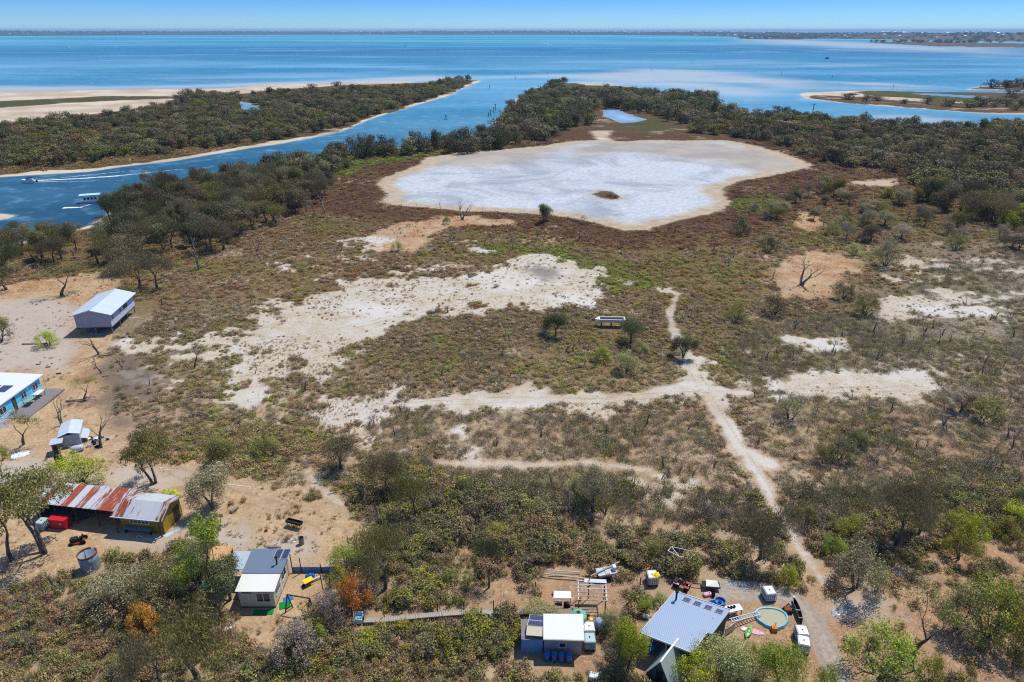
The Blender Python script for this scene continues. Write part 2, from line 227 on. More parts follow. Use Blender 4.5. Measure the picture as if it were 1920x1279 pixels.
# brown heath round the lake
fattr(ground_me, 'z_heath', np.clip((GP[:, 1] - 78) / 30, 0, 1))
def ground_material():
    t = NT('ground_soil'); p = t.pos()
    big = t.noise(p, .045, 6, .6); mid = t.noise(p, .35, 7, .62); fin = t.noise(p, 2.2, 8, .68); wid = t.noise(p, .012, 5, .6)
    nz = t.math('ADD', t.math('ADD', t.math('MULTIPLY', mid, .5), t.math('MULTIPLY', fin, .25)), t.math('MULTIPLY', t.noise(p, .13, 4, .6), .45)); nz = t.math('SUBTRACT', nz, .1)
    def msk(a, amp=.9, sh=.09, src=None): 
        return t.step(t.math('ADD', t.at(a), t.math('MULTIPLY', t.math('SUBTRACT', src or nz, .5), amp)), .5 - sh, .5 + sh)
    soil = t.mix(t.step(big, .35, .65), lin(176, 146, 114, .9), lin(190, 166, 132, .9))
    soil = t.mix(t.step(mid, .42, .7), soil, lin(158, 134, 108, .84))
    mat_ = t.mix(t.step(t.noise(p, .5, 6, .7), .38, .6), lin(134, 106, 66, .8), lin(116, 104, 58, .76)); mat_ = t.mix(t.step(t.noise(p, 1.3, 5, .7), .5, .64), mat_, lin(160, 136, 98, .84)); pale_ = t.mix(t.step(big, .4, .62), lin(136, 122, 98, .8), lin(166, 150, 126, .86)); pale_ = t.mix(t.step(t.noise(p, 2.6, 5, .7), .46, .6), pale_, lin(118, 102, 76, .74)); pale_ = t.mix(t.step(t.noise(p, 4.1, 3, .7), .56, .66), pale_, lin(196, 184, 164, .86)); heath = t.mix(t.at('z_grey'), mat_, pale_); heath = t.mix(t.math('MULTIPLY', t.at('z_brown'), .6), heath, lin(106, 80, 52, .76))
    c = t.mix(t.at('z_heath'), soil, heath)
    c = t.mix(t.math('MULTIPLY', t.at('z_wood'), .85), c, t.mix(t.step(mid, .4, .65), lin(92, 74, 52, .7), lin(120, 96, 62, .75)))
    c = t.mix(t.math('MULTIPLY', t.step(t.at('z_fringe'), .25, .75), .9), c, t.mix(t.step(t.noise(p, .5, 6, .7), .4, .62), lin(88, 64, 48, .72), lin(118, 84, 58, .76)))
    # spots of bare pale sand anywhere in the scrub
    c = t.mix(t.math('MULTIPLY', t.step(t.math('ADD', big, t.math('MULTIPLY', t.math('SUBTRACT', fin, .5), .35)), .57, .66), .7), c, lin(206, 184, 156, .85))
    gr = t.mix(t.step(fin, .4, .65), lin(72, 84, 40, .7), lin(104, 106, 58, .7)); c = t.mix(t.math('MULTIPLY', msk('z_green', .8, .25), .85), c, gr)
    oc = t.mix(t.step(mid, .36, .64), lin(208, 176, 134, .82), lin(190, 154, 116, .8)); oc = t.mix(t.math('MULTIPLY', t.step(t.noise(p, .16, 5, .65), .45, .6), t.at('z_heath')), oc, lin(182, 132, 92, .8)); oc = t.mix(t.step(fin, .5, .72), oc, lin(220, 198, 164, .85)); oc = t.mix(t.step(big, .5, .7), oc, lin(192, 164, 134, .8)); oc = t.mix(t.math('MULTIPLY', t.step(t.noise(p, 6.5, 4, .65), .55, .66), .7), oc, lin(150, 120, 88, .78)); oc = t.mix(t.math('MULTIPLY', t.step(t.noise(p, 9., 3, .6), .6, .66), .7), oc, lin(232, 210, 172, .88))
    dt = t.mix(t.step(mid, .36, .64), lin(184, 144, 108, .84), lin(170, 134, 102, .8)); dt = t.mix(t.step(fin, .5, .7), dt, lin(208, 174, 136, .84)); dt = t.mix(t.step(big, .48, .68), dt, lin(196, 164, 132, .8))
    dt = t.mix(t.math('MULTIPLY', t.step(t.noise(p, 5.5, 5, .7), .54, .64), .75), dt, lin(138, 108, 82, .76)); dt = t.mix(t.math('MULTIPLY', t.step(t.noise(p, 8.0, 3, .65), .58, .66), .8), dt, lin(226, 202, 170, .88))
    c = t.mix(msk('z_dirt', .9, .35), c, dt)
    c = t.mix(msk('z_ochre', .9, .25), c, oc)
    sd = t.mix(t.step(mid, .38, .66), lin(216, 204, 184, .86), lin(208, 188, 158, .84)); sd = t.mix(t.step(fin, .56, .7), sd, lin(160, 144, 124, .78)); sd = t.mix(t.step(t.noise(p, 7.0, 3, .6), .56, .66), sd, lin(138, 124, 106, .72)); sd = t.mix(t.math('MULTIPLY', t.step(t.noise(t.n('Mapping', {'Vector': p, 'Scale': (.3, 1.0, 1.0), 'Rotation': (0, 0, .2)}).outputs[0], .9, 6, .7), .54, .64), .5), sd, lin(170, 156, 138, .8)); sd = t.mix(t.step(big, .45, .65), sd, lin(220, 212, 202, .88))
    c = t.mix(msk('z_sand', 1.5, .24), c, sd)
    c = t.mix(t.math('MULTIPLY', msk('z_track', .9, .18), .8), c, sd)
    pl = t.mix(t.step(fin, .4, .66), lin(206, 194, 180, .85), lin(188, 172, 156, .82)); c = t.mix(t.math('MULTIPLY', msk('z_pale', 1.0, .35), .85), c, pl)
    c = t.mix(t.math('MULTIPLY', msk('z_burnt', 1.3, .3), .7), c, lin(118, 104, 96, .75))
    dr = t.mix(t.step(fin, .38, .64), lin(190, 176, 160, .86), lin(166, 150, 134, .82)); c = t.mix(msk('z_drive', .7, .14), c, dr)
    bc = t.mix(t.step(t.noise(p, .03, 5), .4, .6), lin(222, 204, 178, .86), lin(200, 178, 150, .84)); c = t.mix(msk('z_beach', .5, .1), c, bc)
    # salt lake: tan rim, damp grey-tan north, white crust in fine ripples
    rim = t.mix(t.step(mid, .35, .65), lin(206, 188, 162, .84), lin(190, 168, 140, .8))
    mp = t.n('Mapping', {'Vector': p, 'Scale': (.5, 1.0, 1.0)}).outputs[0]
    crust = t.mix(t.step(t.noise(mp, 1.3, 5, .7, dist=.4), .3, .7), lin(184, 189, 196, .8), lin(228, 230, 231, .86))
    crust = t.mix(t.math('MULTIPLY', t.step(t.noise(p, .028, 7, .62, dist=1.2), .44, .66), .8), crust, lin(160, 167, 178, .78))
    crust = t.mix(t.math('MULTIPLY', t.step(t.noise(p, .011, 5, .6, dist=.8), .5, .7), .5), crust, lin(190, 182, 170, .8))
    damp = t.mix(t.step(t.noise(p, .06, 6, .6), .35, .65), lin(196, 184, 166, .8), lin(178, 168, 156, .76))
    lk = t.mix(t.math('MULTIPLY', t.step(t.math('ADD', t.at('z_damp'), t.math('MULTIPLY', t.math('SUBTRACT', t.noise(p, .03, 6, .6), .5), .9)), .2, .7), .9), crust, damp)
    lk = t.mix(t.step(t.math('ADD', t.at('z_pan'), t.math('MULTIPLY', t.math('SUBTRACT', t.noise(p, .05, 6, .6), .5), .6)), .6, .78), rim, lk)
    c = t.mix(msk('z_pan', .34, .025), c, lk)
    c = t.mix(t.math('MULTIPLY', t.step(t.math('ADD', t.at('z_isle'), t.math('MULTIPLY', t.math('SUBTRACT', t.noise(p, .25, 5, .6), .5), .9)), .1, .5), .5), c, rim); c = t.mix(msk('z_isle', 1.0, .08), c, t.mix(t.step(fin, .4, .6), lin(96, 76, 56, .72), lin(128, 100, 72, .78)))
    fr = t.mix(t.step(t.noise(p, .004, 5, .6), .4, .6), lin(48, 64, 56, .66), lin(74, 84, 72, .68)); c = t.mix(t.at('z_far'), c, fr)
    c = t.mix(t.math('MULTIPLY', t.step(t.math('ADD', t.at('z_rut'), t.math('MULTIPLY', t.math('SUBTRACT', nz, .5), .35)), .48, .7), .5), c, lin(156, 138, 116, .78))
    litter = t.step(t.noise(p, 5.0, 4, .6), .62, .72); c = t.mix(t.math('MULTIPLY', litter, .35), c, lin(110, 92, 76, .7))
    # grit: broad value change at every scale
    c = t.mix(1.0, c, t.mix(t.math('MULTIPLY', t.math('ADD', fin, t.math('MULTIPLY', wid, .6)), .62, True), (.62, .62, .62, 1), (1.12, 1.12, 1.12, 1)), 'MULTIPLY')
    h = t.math('ADD', t.math('MULTIPLY', fin, .25), mid)
    return t.surf(t.bsdf(c, .95, .1, normal=t.bump(h, .5, .35)))
ground_me.materials.append(ground_material())
ground = tag(link('ground', ground_me), kind='structure')
# ------------------------------------------------------------------ water sheet
wy = rows([(90, 1600, .012), (1600, 40000, .018)])
WP, WF = fan(wy, np.linspace(-1.9, 1.9, 260))
wfar = np.hypot(WP[:, 0], WP[:, 1])
water_me = mesh_np('water', np.column_stack([WP, np.where(wfar < 3000, -.36, -.5) + drop(WP[:, 0], WP[:, 1])]), WF, smooth=True)
SHOAL = [([(-600, 168), (0, 160), (300, 158), (600, 150), (800, 140), (905, 144), (905, 152), (640, 158), (300, 168), (0, 174), (-600, 184)], 45),
    ([(900, 146), (960, 140), (1080, 137), (1200, 128), (1360, 132), (1500, 148), (1560, 160), (1660, 162), (1780, 165), (1700, 168), (1560, 170), (1480, 172), (1420, 168), (1380, 158), (1280, 155), (1200, 158), (1100, 152), (1040, 145), (960, 144), (905, 150)], 60),
    ([(1530, 152), (1640, 154), (1760, 160), (1720, 163), (1600, 158)], 25), ([(1370, 74), (1480, 73), (1700, 82), (1930, 92), (1930, 104), (1800, 100), (1600, 92), (1450, 84), (1380, 79)], 300),
    ([(1600, 216), (1700, 214), (1820, 222), (1800, 232), (1700, 232), (1620, 224)], 20), ([(1500, 174), (1560, 188), (1640, 198), (1490, 186)], 14), ([(1100, 152), (1300, 150), (1460, 165), (1490, 180), (1400, 190), (1340, 178), (1230, 165)], 60), ([(1000, 166), (1080, 150), (1140, 152), (1200, 160), (1100, 157)], 25)]
sh = np.zeros(len(WP))
for q, f in SHOAL: sh = np.maximum(sh, np.clip(.5 + csdf(PG(q), WP, f * 2) / (2 * f), 0, 1))
wn = fnoise(WP * np.array([.5, 1.]), 1 / 170., 71)
sh = np.maximum(sh, np.clip(.5 + csdf(PG([(1250, 84), (1400, 76), (1930, 92), (2300, 100), (2300, 170), (1500, 152), (1300, 142)]), WP, 900) / 1800, 0, 1) * .75 * np.clip((wn - .3) * 3, 0, 1))
sh = np.maximum(sh, np.clip(.5 + csdf(PG([(-700, 150), (0, 140), (600, 132), (900, 126), (905, 150), (600, 156), (0, 172), (-700, 190)]), WP, 300) / 600, 0, 1) * .6 * np.clip((wn - .3) * 3, 0, 1))
ww = watersdf(WP)
sh = np.maximum(sh, np.clip(1 - ww / np.clip(wfar * .012, 3, 40), 0, 1) * .75)
fattr(water_me, 'shoal', sh); fattr(water_me, 'river', np.clip((520 - WP[:, 1]) / 300, 0, 1)); fattr(water_me, 'far', np.clip((WP[:, 1] - 1200) / 2500, 0, 1))
fattr(water_me, 'deep', np.clip(1 - np.abs(np.log(np.maximum(WP[:, 1], 1) / 2000)) / .55, 0, 1))
fattr(water_me, 'pond', (ww > 0) * np.clip((WP[:, 1] - 340) / 30, 0, 1) * np.maximum(csdf(PG(PONDS[1]), WP, 20) / 8, csdf(PG(PONDS[2]), WP, 20) / 8).clip(0, 1))
def water_material():
    t = NT('estuary_water'); p = t.pos()
    m = t.n('Mapping', {'Vector': p, 'Scale': (.55, 1.0, 1.0)}).outputs[0]
    n1 = t.noise(m, .0022, 6, .6); n2 = t.noise(m, .011, 6, .6); n3 = t.noise(p, .12, 5, .6)
    near = t.mix(t.step(n2, .35, .65), WC['near_a'], WC['near_b'])
    mid = t.mix(t.step(n1, .38, .62), WC['mid_a'], WC['mid_b'])
    fr = t.mix(t.step(t.noise(m, .0009, 5), .4, .6), WC['far_a'], WC['far_b'])
    c = t.mix(t.at('river'), mid, near); c = t.mix(t.at('far'), c, fr)
    c = t.mix(t.math('MULTIPLY', t.at('deep'), t.step(n1, .3, .6)), c, WC['deep'])
    n5 = t.noise(t.n('Mapping', {'Vector': p, 'Scale': (.4, 1.0, 1.0)}).outputs[0], .018, 8, .68); s = t.math('ADD', t.at('shoal'), t.math('ADD', t.math('MULTIPLY', t.math('SUBTRACT', n2, .5), .8), t.math('MULTIPLY', t.math('SUBTRACT', n5, .5), .7)))
    c = t.mix(t.math('MULTIPLY', t.step(s, .25, 1.0), .8), c, WC['shoal'])
    c = t.mix(t.at('pond'), c, WC['pond'])
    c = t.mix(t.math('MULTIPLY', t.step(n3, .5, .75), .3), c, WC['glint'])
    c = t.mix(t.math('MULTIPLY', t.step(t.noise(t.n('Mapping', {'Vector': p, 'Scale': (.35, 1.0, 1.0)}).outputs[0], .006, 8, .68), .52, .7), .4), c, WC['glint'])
    b = t.bump(t.math('ADD', t.noise(p, .9, 4, .6), t.noise(p, .2, 3)), .25, .25)
    d = t.n('BsdfDiffuse', {'Color': c, 'Roughness': 0.}).outputs[0]
    g = t.n('BsdfGlossy', {'Color': (.8, .9, 1, 1), 'Roughness': .28, 'Normal': b}).outputs[0]
    f = t.n('LayerWeight', {'Blend': .12}).outputs['Facing']
    return t.surf(t.n('MixShader', {0: t.math('MULTIPLY', t.math('POWER', f, 3.0), .16), 1: d, 2: g}).outputs[0])
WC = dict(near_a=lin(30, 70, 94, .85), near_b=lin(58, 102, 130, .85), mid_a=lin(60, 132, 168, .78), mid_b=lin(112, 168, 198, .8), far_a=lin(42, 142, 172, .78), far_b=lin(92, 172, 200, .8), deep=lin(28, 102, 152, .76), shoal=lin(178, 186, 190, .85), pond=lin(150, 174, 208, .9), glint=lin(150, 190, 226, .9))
water_me.materials.append(water_material())
tag(link('water', water_me), kind='structure')
# ------------------------------------------------------------------ light, sky, camera
SUN_EL, SUN_AZ = rad(63), rad(46)     # azimuth from +Y (ahead) towards +X (right)
sv = Vector((math.sin(SUN_AZ) * math.cos(SUN_EL), math.cos(SUN_AZ) * math.cos(SUN_EL), math.sin(SUN_EL)))
sun = bpy.data.lights.new('sun', 'SUN'); sun.energy = 3.6; sun.angle = rad(.5); sun.color = (1, .965, .9)
so = bpy.data.objects.new('sun', sun); C.objects.link(so); so.rotation_euler = (-sv).to_track_quat('-Z', 'Y').to_euler(); so.location = (0, 0, 200)
w = bpy.data.worlds.new('World'); scene.world = w; w.use_nodes = True; nt = w.node_tree; bg = nt.nodes['Background']
sky = nt.nodes.new('ShaderNodeTexSky'); sky.sky_type = 'NISHITA'; sky.sun_disc = False; sky.sun_elevation = SUN_EL; sky.sun_rotation = SUN_AZ
sky.altitude = 50; sky.air_density = 1.0; sky.dust_density = 0.0; sky.ozone_density = 4.0
tc = nt.nodes.new('ShaderNodeTexCoord'); sep = nt.nodes.new('ShaderNodeSeparateXYZ'); nt.links.new(tc.outputs['Generated'], sep.inputs[0])
def skymix(lo, hi, a, b):
    mr = nt.nodes.new('ShaderNodeMapRange'); nt.links.new(sep.outputs[2], mr.inputs[0]); mr.inputs[1].default_value = lo; mr.inputs[2].default_value = hi
    mx = nt.nodes.new('ShaderNodeMix'); mx.data_type = 'RGBA'; nt.links.new(mr.outputs[0], mx.inputs[0])
    for k_, v_ in ((6, a), (7, b)):
        if hasattr(v_, 'is_output'): nt.links.new(v_, mx.inputs[k_])
        else: mx.inputs[k_].default_value = v_
    return mx.outputs[2]
air = skymix(.1, .4, skymix(-.004, .05, SKYC[0], SKYC[1]), SKYC[2])      # clear summer air: deeper blue a little above the horizon
tint = nt.nodes.new('ShaderNodeMix'); tint.data_type = 'RGBA'; tint.blend_type = 'MULTIPLY'; tint.inputs[0].default_value = 1; nt.links.new(sky.outputs[0], tint.inputs[6]); nt.links.new(air, tint.inputs[7])
nt.links.new(tint.outputs[2], bg.inputs[0]); bg.inputs[1].default_value = .12
cam = bpy.data.cameras.new('camera'); co = bpy.data.objects.new('camera', cam); C.objects.link(co)
cam.sensor_width = 36; cam.lens = 24; cam.clip_start = .5; cam.clip_end = 500000; co.location = (0, 0, H); co.rotation_euler = (math.pi / 2 - PIT, 0, 0)
scene.camera = co
vs = scene.view_settings; vs.view_transform = 'Standard'; vs.look = 'None'; vs.exposure = .37; vs.gamma = 1; vs.use_curve_mapping = False
scene.cycles.volume_bounces = 0; scene.cycles.use_denoising = False; scene.cycles.filter_width = 1.15; scene.cycles.sample_clamp_indirect = 4.0; scene.cycles.max_bounces = 5; scene.cycles.diffuse_bounces = 2; scene.cycles.glossy_bounces = 2; scene.cycles.transmission_bounces = 2; scene.cycles.transparent_max_bounces = 4

# ------------------------------------------------------------------ sea air
hb = bpy.data.meshes.new('haze'); bmh = bmesh.new(); bmesh.ops.create_cube(bmh, size=1.0); bmh.to_mesh(hb); bmh.free()
ho = tag(link('haze', hb), kind='stuff'); ho.scale = (120000, 60000, 345); ho.location = (0, 20000, -92.5)
hm = bpy.data.materials.new('sea_air'); hm.use_nodes = True; hm.node_tree.nodes.clear(); hout = hm.node_tree.nodes.new('ShaderNodeOutputMaterial'); pv = hm.node_tree.nodes.new('ShaderNodeVolumePrincipled')
pv.inputs['Color'].default_value = (.48, .76, 1, 1); pv.inputs['Density'].default_value = HAZE; pv.inputs['Anisotropy'].default_value = 0.0; hm.node_tree.links.new(pv.outputs[0], hout.inputs[1]); hb.materials.append(hm)
# ================================================================== VEGETATION
def foliage_material(name='foliage', trans=.22):
    t = NT(name)
    tint = t.n('Attribute', attribute_name='tint', attribute_type='INSTANCER').outputs['Color']
    r = t.n('NewGeometry').outputs['Random Per Island']; orn = t.n('ObjectInfo').outputs['Random']
    hs = t.n('HueSaturation', {'Hue': t.math('ADD', .485, t.math('MULTIPLY', orn, .03)), 'Saturation': t.math('ADD', .8, t.math('MULTIPLY', r, .4)), 'Value': t.math('ADD', .52, t.math('ADD', t.math('MULTIPLY', t.math('POWER', r, 2.0), .72), t.math('MULTIPLY', orn, .3))), 'Color': tint}).outputs[0]
    d = t.n('BsdfDiffuse', {'Color': hs}).outputs[0]; tr = t.n('BsdfTranslucent', {'Color': hs}).outputs[0]
    m = t.n('MixShader', {0: trans, 1: d, 2: tr}).outputs[0]
    g = t.n('BsdfGlossy', {'Color': (1, .97, .9, 1), 'Roughness': .55}).outputs[0]
    return t.surf(t.n('MixShader', {0: .02, 1: m, 2: g}).outputs[0])
def bark_material(name, a, b):
    t = NT(name); p = t.obj()
    c = t.mix(t.step(t.noise(p, 14, 6, .65), .35, .65), a, b)
    return t.surf(t.bsdf(c, .9, .1))
FOL = foliage_material()
BARK = bark_material('bark', lin(70, 60, 52), lin(128, 116, 104))
DEADW = bark_material('dead_wood', lin(92, 84, 78), lin(168, 160, 152))
CHAR = bark_material('charred_wood', lin(52, 48, 46), lin(120, 112, 106))
def unit(a): return a / (np.linalg.norm(a, axis=1, keepdims=True) + 1e-9)
def leaf_quads(Pc, size, aspect, R, mode='any', N=None):
    n = len(Pc); t = R.normal(size=(n, 3))
    if N is not None and mode != 'needle': N = unit(N + R.normal(size=(n, 3)) * .55); t = np.cross(N, t)
    if mode == 'needle': t = t * .45 + np.array([0, 0, 1.0]) * np.where(R.random((n, 1)) < .5, 1, -1)
    elif mode == 'flat': t[:, 2] *= .45
    t = unit(t); b = unit(np.cross(t, R.normal(size=(n, 3)) if N is None or mode == 'needle' else N))
    s = size * (.6 + .8 * R.random((n, 1)))
    t = t * s; b = b * s * aspect
    V = np.stack([Pc - t - b * .35, Pc - t * .1 + b, Pc + t, Pc - t * .1 - b], 1).reshape(-1, 3)
    return V, np.arange(4 * n).reshape(n, 4)
BN = []
def blob_pts(c, r, n, R, flat=.8, shell=.35):
    d = unit(R.normal(size=(n, 3))); q = (shell + (1 - shell) * R.random((n, 1))) ** .6
    BN.append(d + np.array([0, 0, .25])); return c + d * q * r * np.array([1, 1, flat])
def tube(path, radii, k=5):
    path = np.asarray(path, float); V, Fc = [], []
    for i, p in enumerate(path):
        d = path[min(i + 1, len(path) - 1)] - path[max(i - 1, 0)]; d = d / (np.linalg.norm(d) + 1e-9)
        a = np.cross(d, [0.3, .9, .31]); a /= np.linalg.norm(a) + 1e-9; b = np.cross(d, a)
        for j in range(k):
            an = 2 * math.pi * j / k; V.append(p + radii[i] * (math.cos(an) * a + math.sin(an) * b))
    for i in range(len(path) - 1):
        for j in range(k): Fc.append((i * k + j, i * k + (j + 1) % k, (i + 1) * k + (j + 1) % k, (i + 1) * k + j))
    return np.array(V), np.array(Fc)
def joinm(parts):
    V, Fc, o = [], [], 0
    for v, f in parts: V.append(v); Fc.append(f + o); o += len(v)
    return np.concatenate(V), np.concatenate(Fc)
def skeleton(R, stems=1, h=1.0, fork=.35, levels=3, spread=.6, kids=(2, 4), r0=.03, wig=.12, lean=.15, up=.35):
    tubes, tips = [], []
    def grow(p, d, L, r, lv):
        pts = [p]; rr = [r]; q = p.copy()
        for i in range(3):
            d2 = d + R.normal(size=3) * wig; d2 /= np.linalg.norm(d2); q = q + d2 * L / 3; pts.append(q.copy()); rr.append(r * (1 - .17 * (i + 1))); d = d2
        tubes.append(tube(pts, rr, 5 if lv < 2 else 4))
        if lv >= levels: tips.append(q); return
        for k in range(R.integers(kids[0], kids[1] + 1)):
            a = R.uniform(0, 2 * math.pi); s = spread * R.uniform(.6, 1.25)
            perp = np.cross(d, [math.cos(a), math.sin(a), .2]); perp /= np.linalg.norm(perp) + 1e-9
            nd = d * math.cos(s) + perp * math.sin(s) + np.array([0, 0, up * .3]); nd /= np.linalg.norm(nd)
            st = pts[2] if (k == 0 and R.random() < .4) else q
            grow(st.copy(), nd, L * R.uniform(.6, .85), rr[-1] * R.uniform(.6, .8), lv + 1)
    for s in range(stems):
        a = R.uniform(0, 6.28); d = np.array([math.cos(a) * lean, math.sin(a) * lean, 1.0]); d /= np.linalg.norm(d)
        grow(np.array([math.cos(a), math.sin(a), 0]) * .03 * (stems > 1), d, fork * h, r0, 0)
    return tubes, np.array(tips)
def make_tree(kind, seed):
    """unit tree: crown one metre wide, one metre tall -> (trunk mesh, crown mesh)"""
    R = np.random.default_rng(seed)
    if kind == 'gum':
        tb, tips = skeleton(R, 1 + seed % 2, 1, .34, 3, .62, (2, 4), .03, .14, .22); cr, n, ls, asp, mode, fl = .12, 130, .0165, .42, 'any', .7
    elif kind == 'sheoak':
        tb, tips = skeleton(R, 1, 1, .26, 3, .55, (3, 4), .026, .1, .1, .6); cr, n, ls, asp, mode, fl = .12, 120, .025, .2, 'needle', 1.05
    elif kind == 'paper':
        tb, tips = skeleton(R, 2, 1, .2, 3, .62, (3, 4), .03, .14, .3); cr, n, ls, asp, mode, fl = .125, 110, .0155, .5, 'any', .75
    elif kind == 'wattle':
        tb, tips = skeleton(R, 5, 1, .13, 2, .7, (4, 5), .014, .12, .6, .3); cr, n, ls, asp, mode, fl = .15, 62, .0165, .5, 'any', .8
    elif kind == 'slender':
        tb, tips = skeleton(R, 1, 1, .3, 3, .4, (3, 4), .022, .06, .04, .8); cr, n, ls, asp, mode, fl = .11, 110, .025, .2, 'needle', 1.2
    elif kind == 'sparse':
        tb, tips = skeleton(R, 1, 1, .36, 3, .55, (2, 3), .022, .12, .15); cr, n, ls, asp, mode, fl = .085, 30, .022, .4, 'any', .8
    tv, tf = joinm(tb)
    BN.clear(); P = []
    for q in tips:
        k = n // 2 + R.integers(0, n); P.append(blob_pts(q, cr * R.uniform(.7, 1.35), k, R, fl))
    P = np.concatenate(P); NN = np.concatenate(BN)
    if kind in ('paper', 'sheoak'):      # fill the middle of a dense crown
        c0 = P.mean(0); sd = P.std(0); X = R.normal(size=(len(P) // 3, 3)); P = np.concatenate([P, c0 + X * sd * .8]); NN = np.concatenate([NN, unit(X)]); m = P[:, 2] > .05; P, NN = P[m], NN[m]
    if kind == 'wattle':
        top = P[:, 2].max(); a = R.uniform(0, 6.28, 34); q = np.sqrt(R.random(34)) * .5; zz = np.sqrt(np.clip(.27 - q * q, 0, 1)) * R.uniform(.5, 1, 34)
        ex = P[:, :2].std() * 2.1; BN.clear(); P = np.concatenate([blob_pts(np.array([math.cos(a[i]) * q[i] * 2 * ex, math.sin(a[i]) * q[i] * 2 * ex, (.06 + zz[i] * 1.65) * top]), .16 * R.uniform(.7, 1.3) * ex * 2, 170, R, .8) for i in range(34)]); NN = np.concatenate(BN); m = P[:, 2] > .03 * top; P, NN = P[m], NN[m]
    lo, hi = np.percentile(P, 1.5, 0), np.percentile(P, 98.5, 0)
    sx = 1 / max(hi[0] - lo[0], hi[1] - lo[1]); sz = 1 / hi[2]; S = np.array([sx, sx, sz])
    off = np.array([(lo[0] + hi[0]) / 2, (lo[1] + hi[1]) / 2, 0]) * .6
    lean = lambda V: (V - off * np.clip(V[:, 2:3] / hi[2] * 1.6, 0, 1)) * S
    V, Fq = leaf_quads(lean(P), ls, asp, R, mode, NN)
    if kind == 'slender': pass
    return mesh_np(kind + '_trunk', lean(tv), tf, [BARK], smooth=True), mesh_np(kind + '_crown', V, Fq, [FOL])
def make_dead(seed, char=False, levels=4):
    R = np.random.default_rng(seed)
    tb, tips = skeleton(R, 1 + seed % 2, 1, .4, levels, .5, (2, 3), .03, .16, .2)
    V, Fc = joinm(tb); lo, hi = V.min(0), V.max(0); s = 1 / hi[2]
    return mesh_np('dead_tree', V * s, Fc, [CHAR if char else DEADW], smooth=True)
def make_shrub(seed, n=260, leaf=.05, kind='dome'):
    R = np.random.default_rng(seed); parts = []; BN.clear()
    if kind == 'dome':
        P = []
        for i in range(12):
            a = R.uniform(0, 6.28); q = R.uniform(.03, .38); P.append(blob_pts(np.array([math.cos(a) * q, math.sin(a) * q, R.uniform(.12, .42)]), R.uniform(.1, .2), n // 12, R, .85, .6))
        P = np.concatenate(P); NN = np.concatenate(BN); m = P[:, 2] > .01; parts.append(leaf_quads(P[m], leaf, .5, R, 'any', NN[m])); sticks = 7
    elif kind == 'mat':
        P = []
        for i in range(8):
            a = R.uniform(0, 6.28); q = R.uniform(.0, .42); P.append(blob_pts(np.array([math.cos(a) * q, math.sin(a) * q, R.uniform(.04, .12)]), R.uniform(.1, .18), n // 8, R, .6, .3))
        P = np.concatenate(P); NN = np.concatenate(BN); m = P[:, 2] > .0; parts.append(leaf_quads(P[m], leaf, .45, R, 'any', NN[m])); sticks = 4
    elif kind == 'heath':        # upright burnt stems with thin leaf
        P = R.normal(size=(n, 3)) * np.array([.26, .26, .2]) + np.array([0, 0, .3]); P = P[P[:, 2] > .0]; parts.append(leaf_quads(P, leaf, .3, R, 'needle')); sticks = 16
    else:                        # bare twigs
        P = R.normal(size=(n // 6, 3)) * np.array([.25, .25, .15]) + np.array([0, 0, .3]); P = P[P[:, 2] > 0]; parts.append(leaf_quads(P, leaf, .3, R)); sticks = 26
    nl = sum(len(f) for _, f in parts)
    for i in range(sticks):
        a = R.uniform(0, 6.28); q = R.uniform(.0, .2 if kind != 'heath' else .4); b = np.array([math.cos(a) * q, math.sin(a) * q, 0]); o = R.uniform(.05, .4) * (1 if kind != 'heath' else .4)
        tip = b + np.array([math.cos(a) * o, math.sin(a) * o, R.uniform(.3, .75)]); m = (b + tip) / 2 + R.normal(size=3) * .04
        parts.append(tube([b, m, tip], [.012, .009, .004], 3))
    V, Fc = joinm(parts)
    return mesh_np('shrub', V, Fc, [FOL, DEADW], np.r_[np.zeros(nl, int), np.ones(len(Fc) - nl, int)])
def make_far(seed, kind):
    """light crown-and-stem mesh for woods seen from several hundred metres"""
    R = np.random.default_rng(seed); P = []; BN.clear()
    for i in range(15):
        a = R.uniform(0, 6.28); q = R.uniform(.0, .36); z = R.uniform(.25, .84) - q * .35
        P.append(blob_pts(np.array([math.cos(a) * q, math.sin(a) * q, z]), R.uniform(.13, .22), 90 if kind else 70, R, .8, .6))
    parts = [leaf_quads(np.concatenate(P), .029, .55, R, 'any', np.concatenate(BN))]; nl = len(parts[0][1])
    for i in range(3 + seed % 3):
        a = R.uniform(0, 6.28); o = R.uniform(.05, .25); parts.append(tube([np.zeros(3), np.array([math.cos(a) * o, math.sin(a) * o, .4]), np.array([math.cos(a) * o * 1.5, math.sin(a) * o * 1.5, .8])], [.028, .018, .006], 3))
    V, Fc = joinm(parts); return mesh_np('far_tree', V, Fc, [FOL, BARK], np.r_[np.zeros(nl, int), np.ones(len(Fc) - nl, int)])
TREES = {k: [make_tree(k, s) for s in (1, 2, 3)] for k in ('gum', 'sheoak', 'paper', 'wattle', 'slender', 'sparse')}
DEAD = [make_dead(s) for s in range(4)] + [make_dead(s + 20, True) for s in range(2)] + [make_dead(41, False, 2), make_dead(44, True, 2)]
SHRUBS = [make_shrub(s, 900, .03) for s in (1, 2, 3, 4)]
SCRUB = [make_shrub(11, 420, .04), make_shrub(12, 420, .04), make_shrub(13, 460, .037), make_shrub(14, 260, .042, 'mat'), make_shrub(15, 260, .042, 'mat'), make_shrub(16, 230, .055, 'heath'), make_shrub(17, 230, .055, 'heath'), make_shrub(18, 160, .05, 'twig'), make_dead(61, True, 1), make_dead(62, False, 2), make_dead(63, True, 2)]
FART = [make_far(s, s % 2) for s in range(5)]
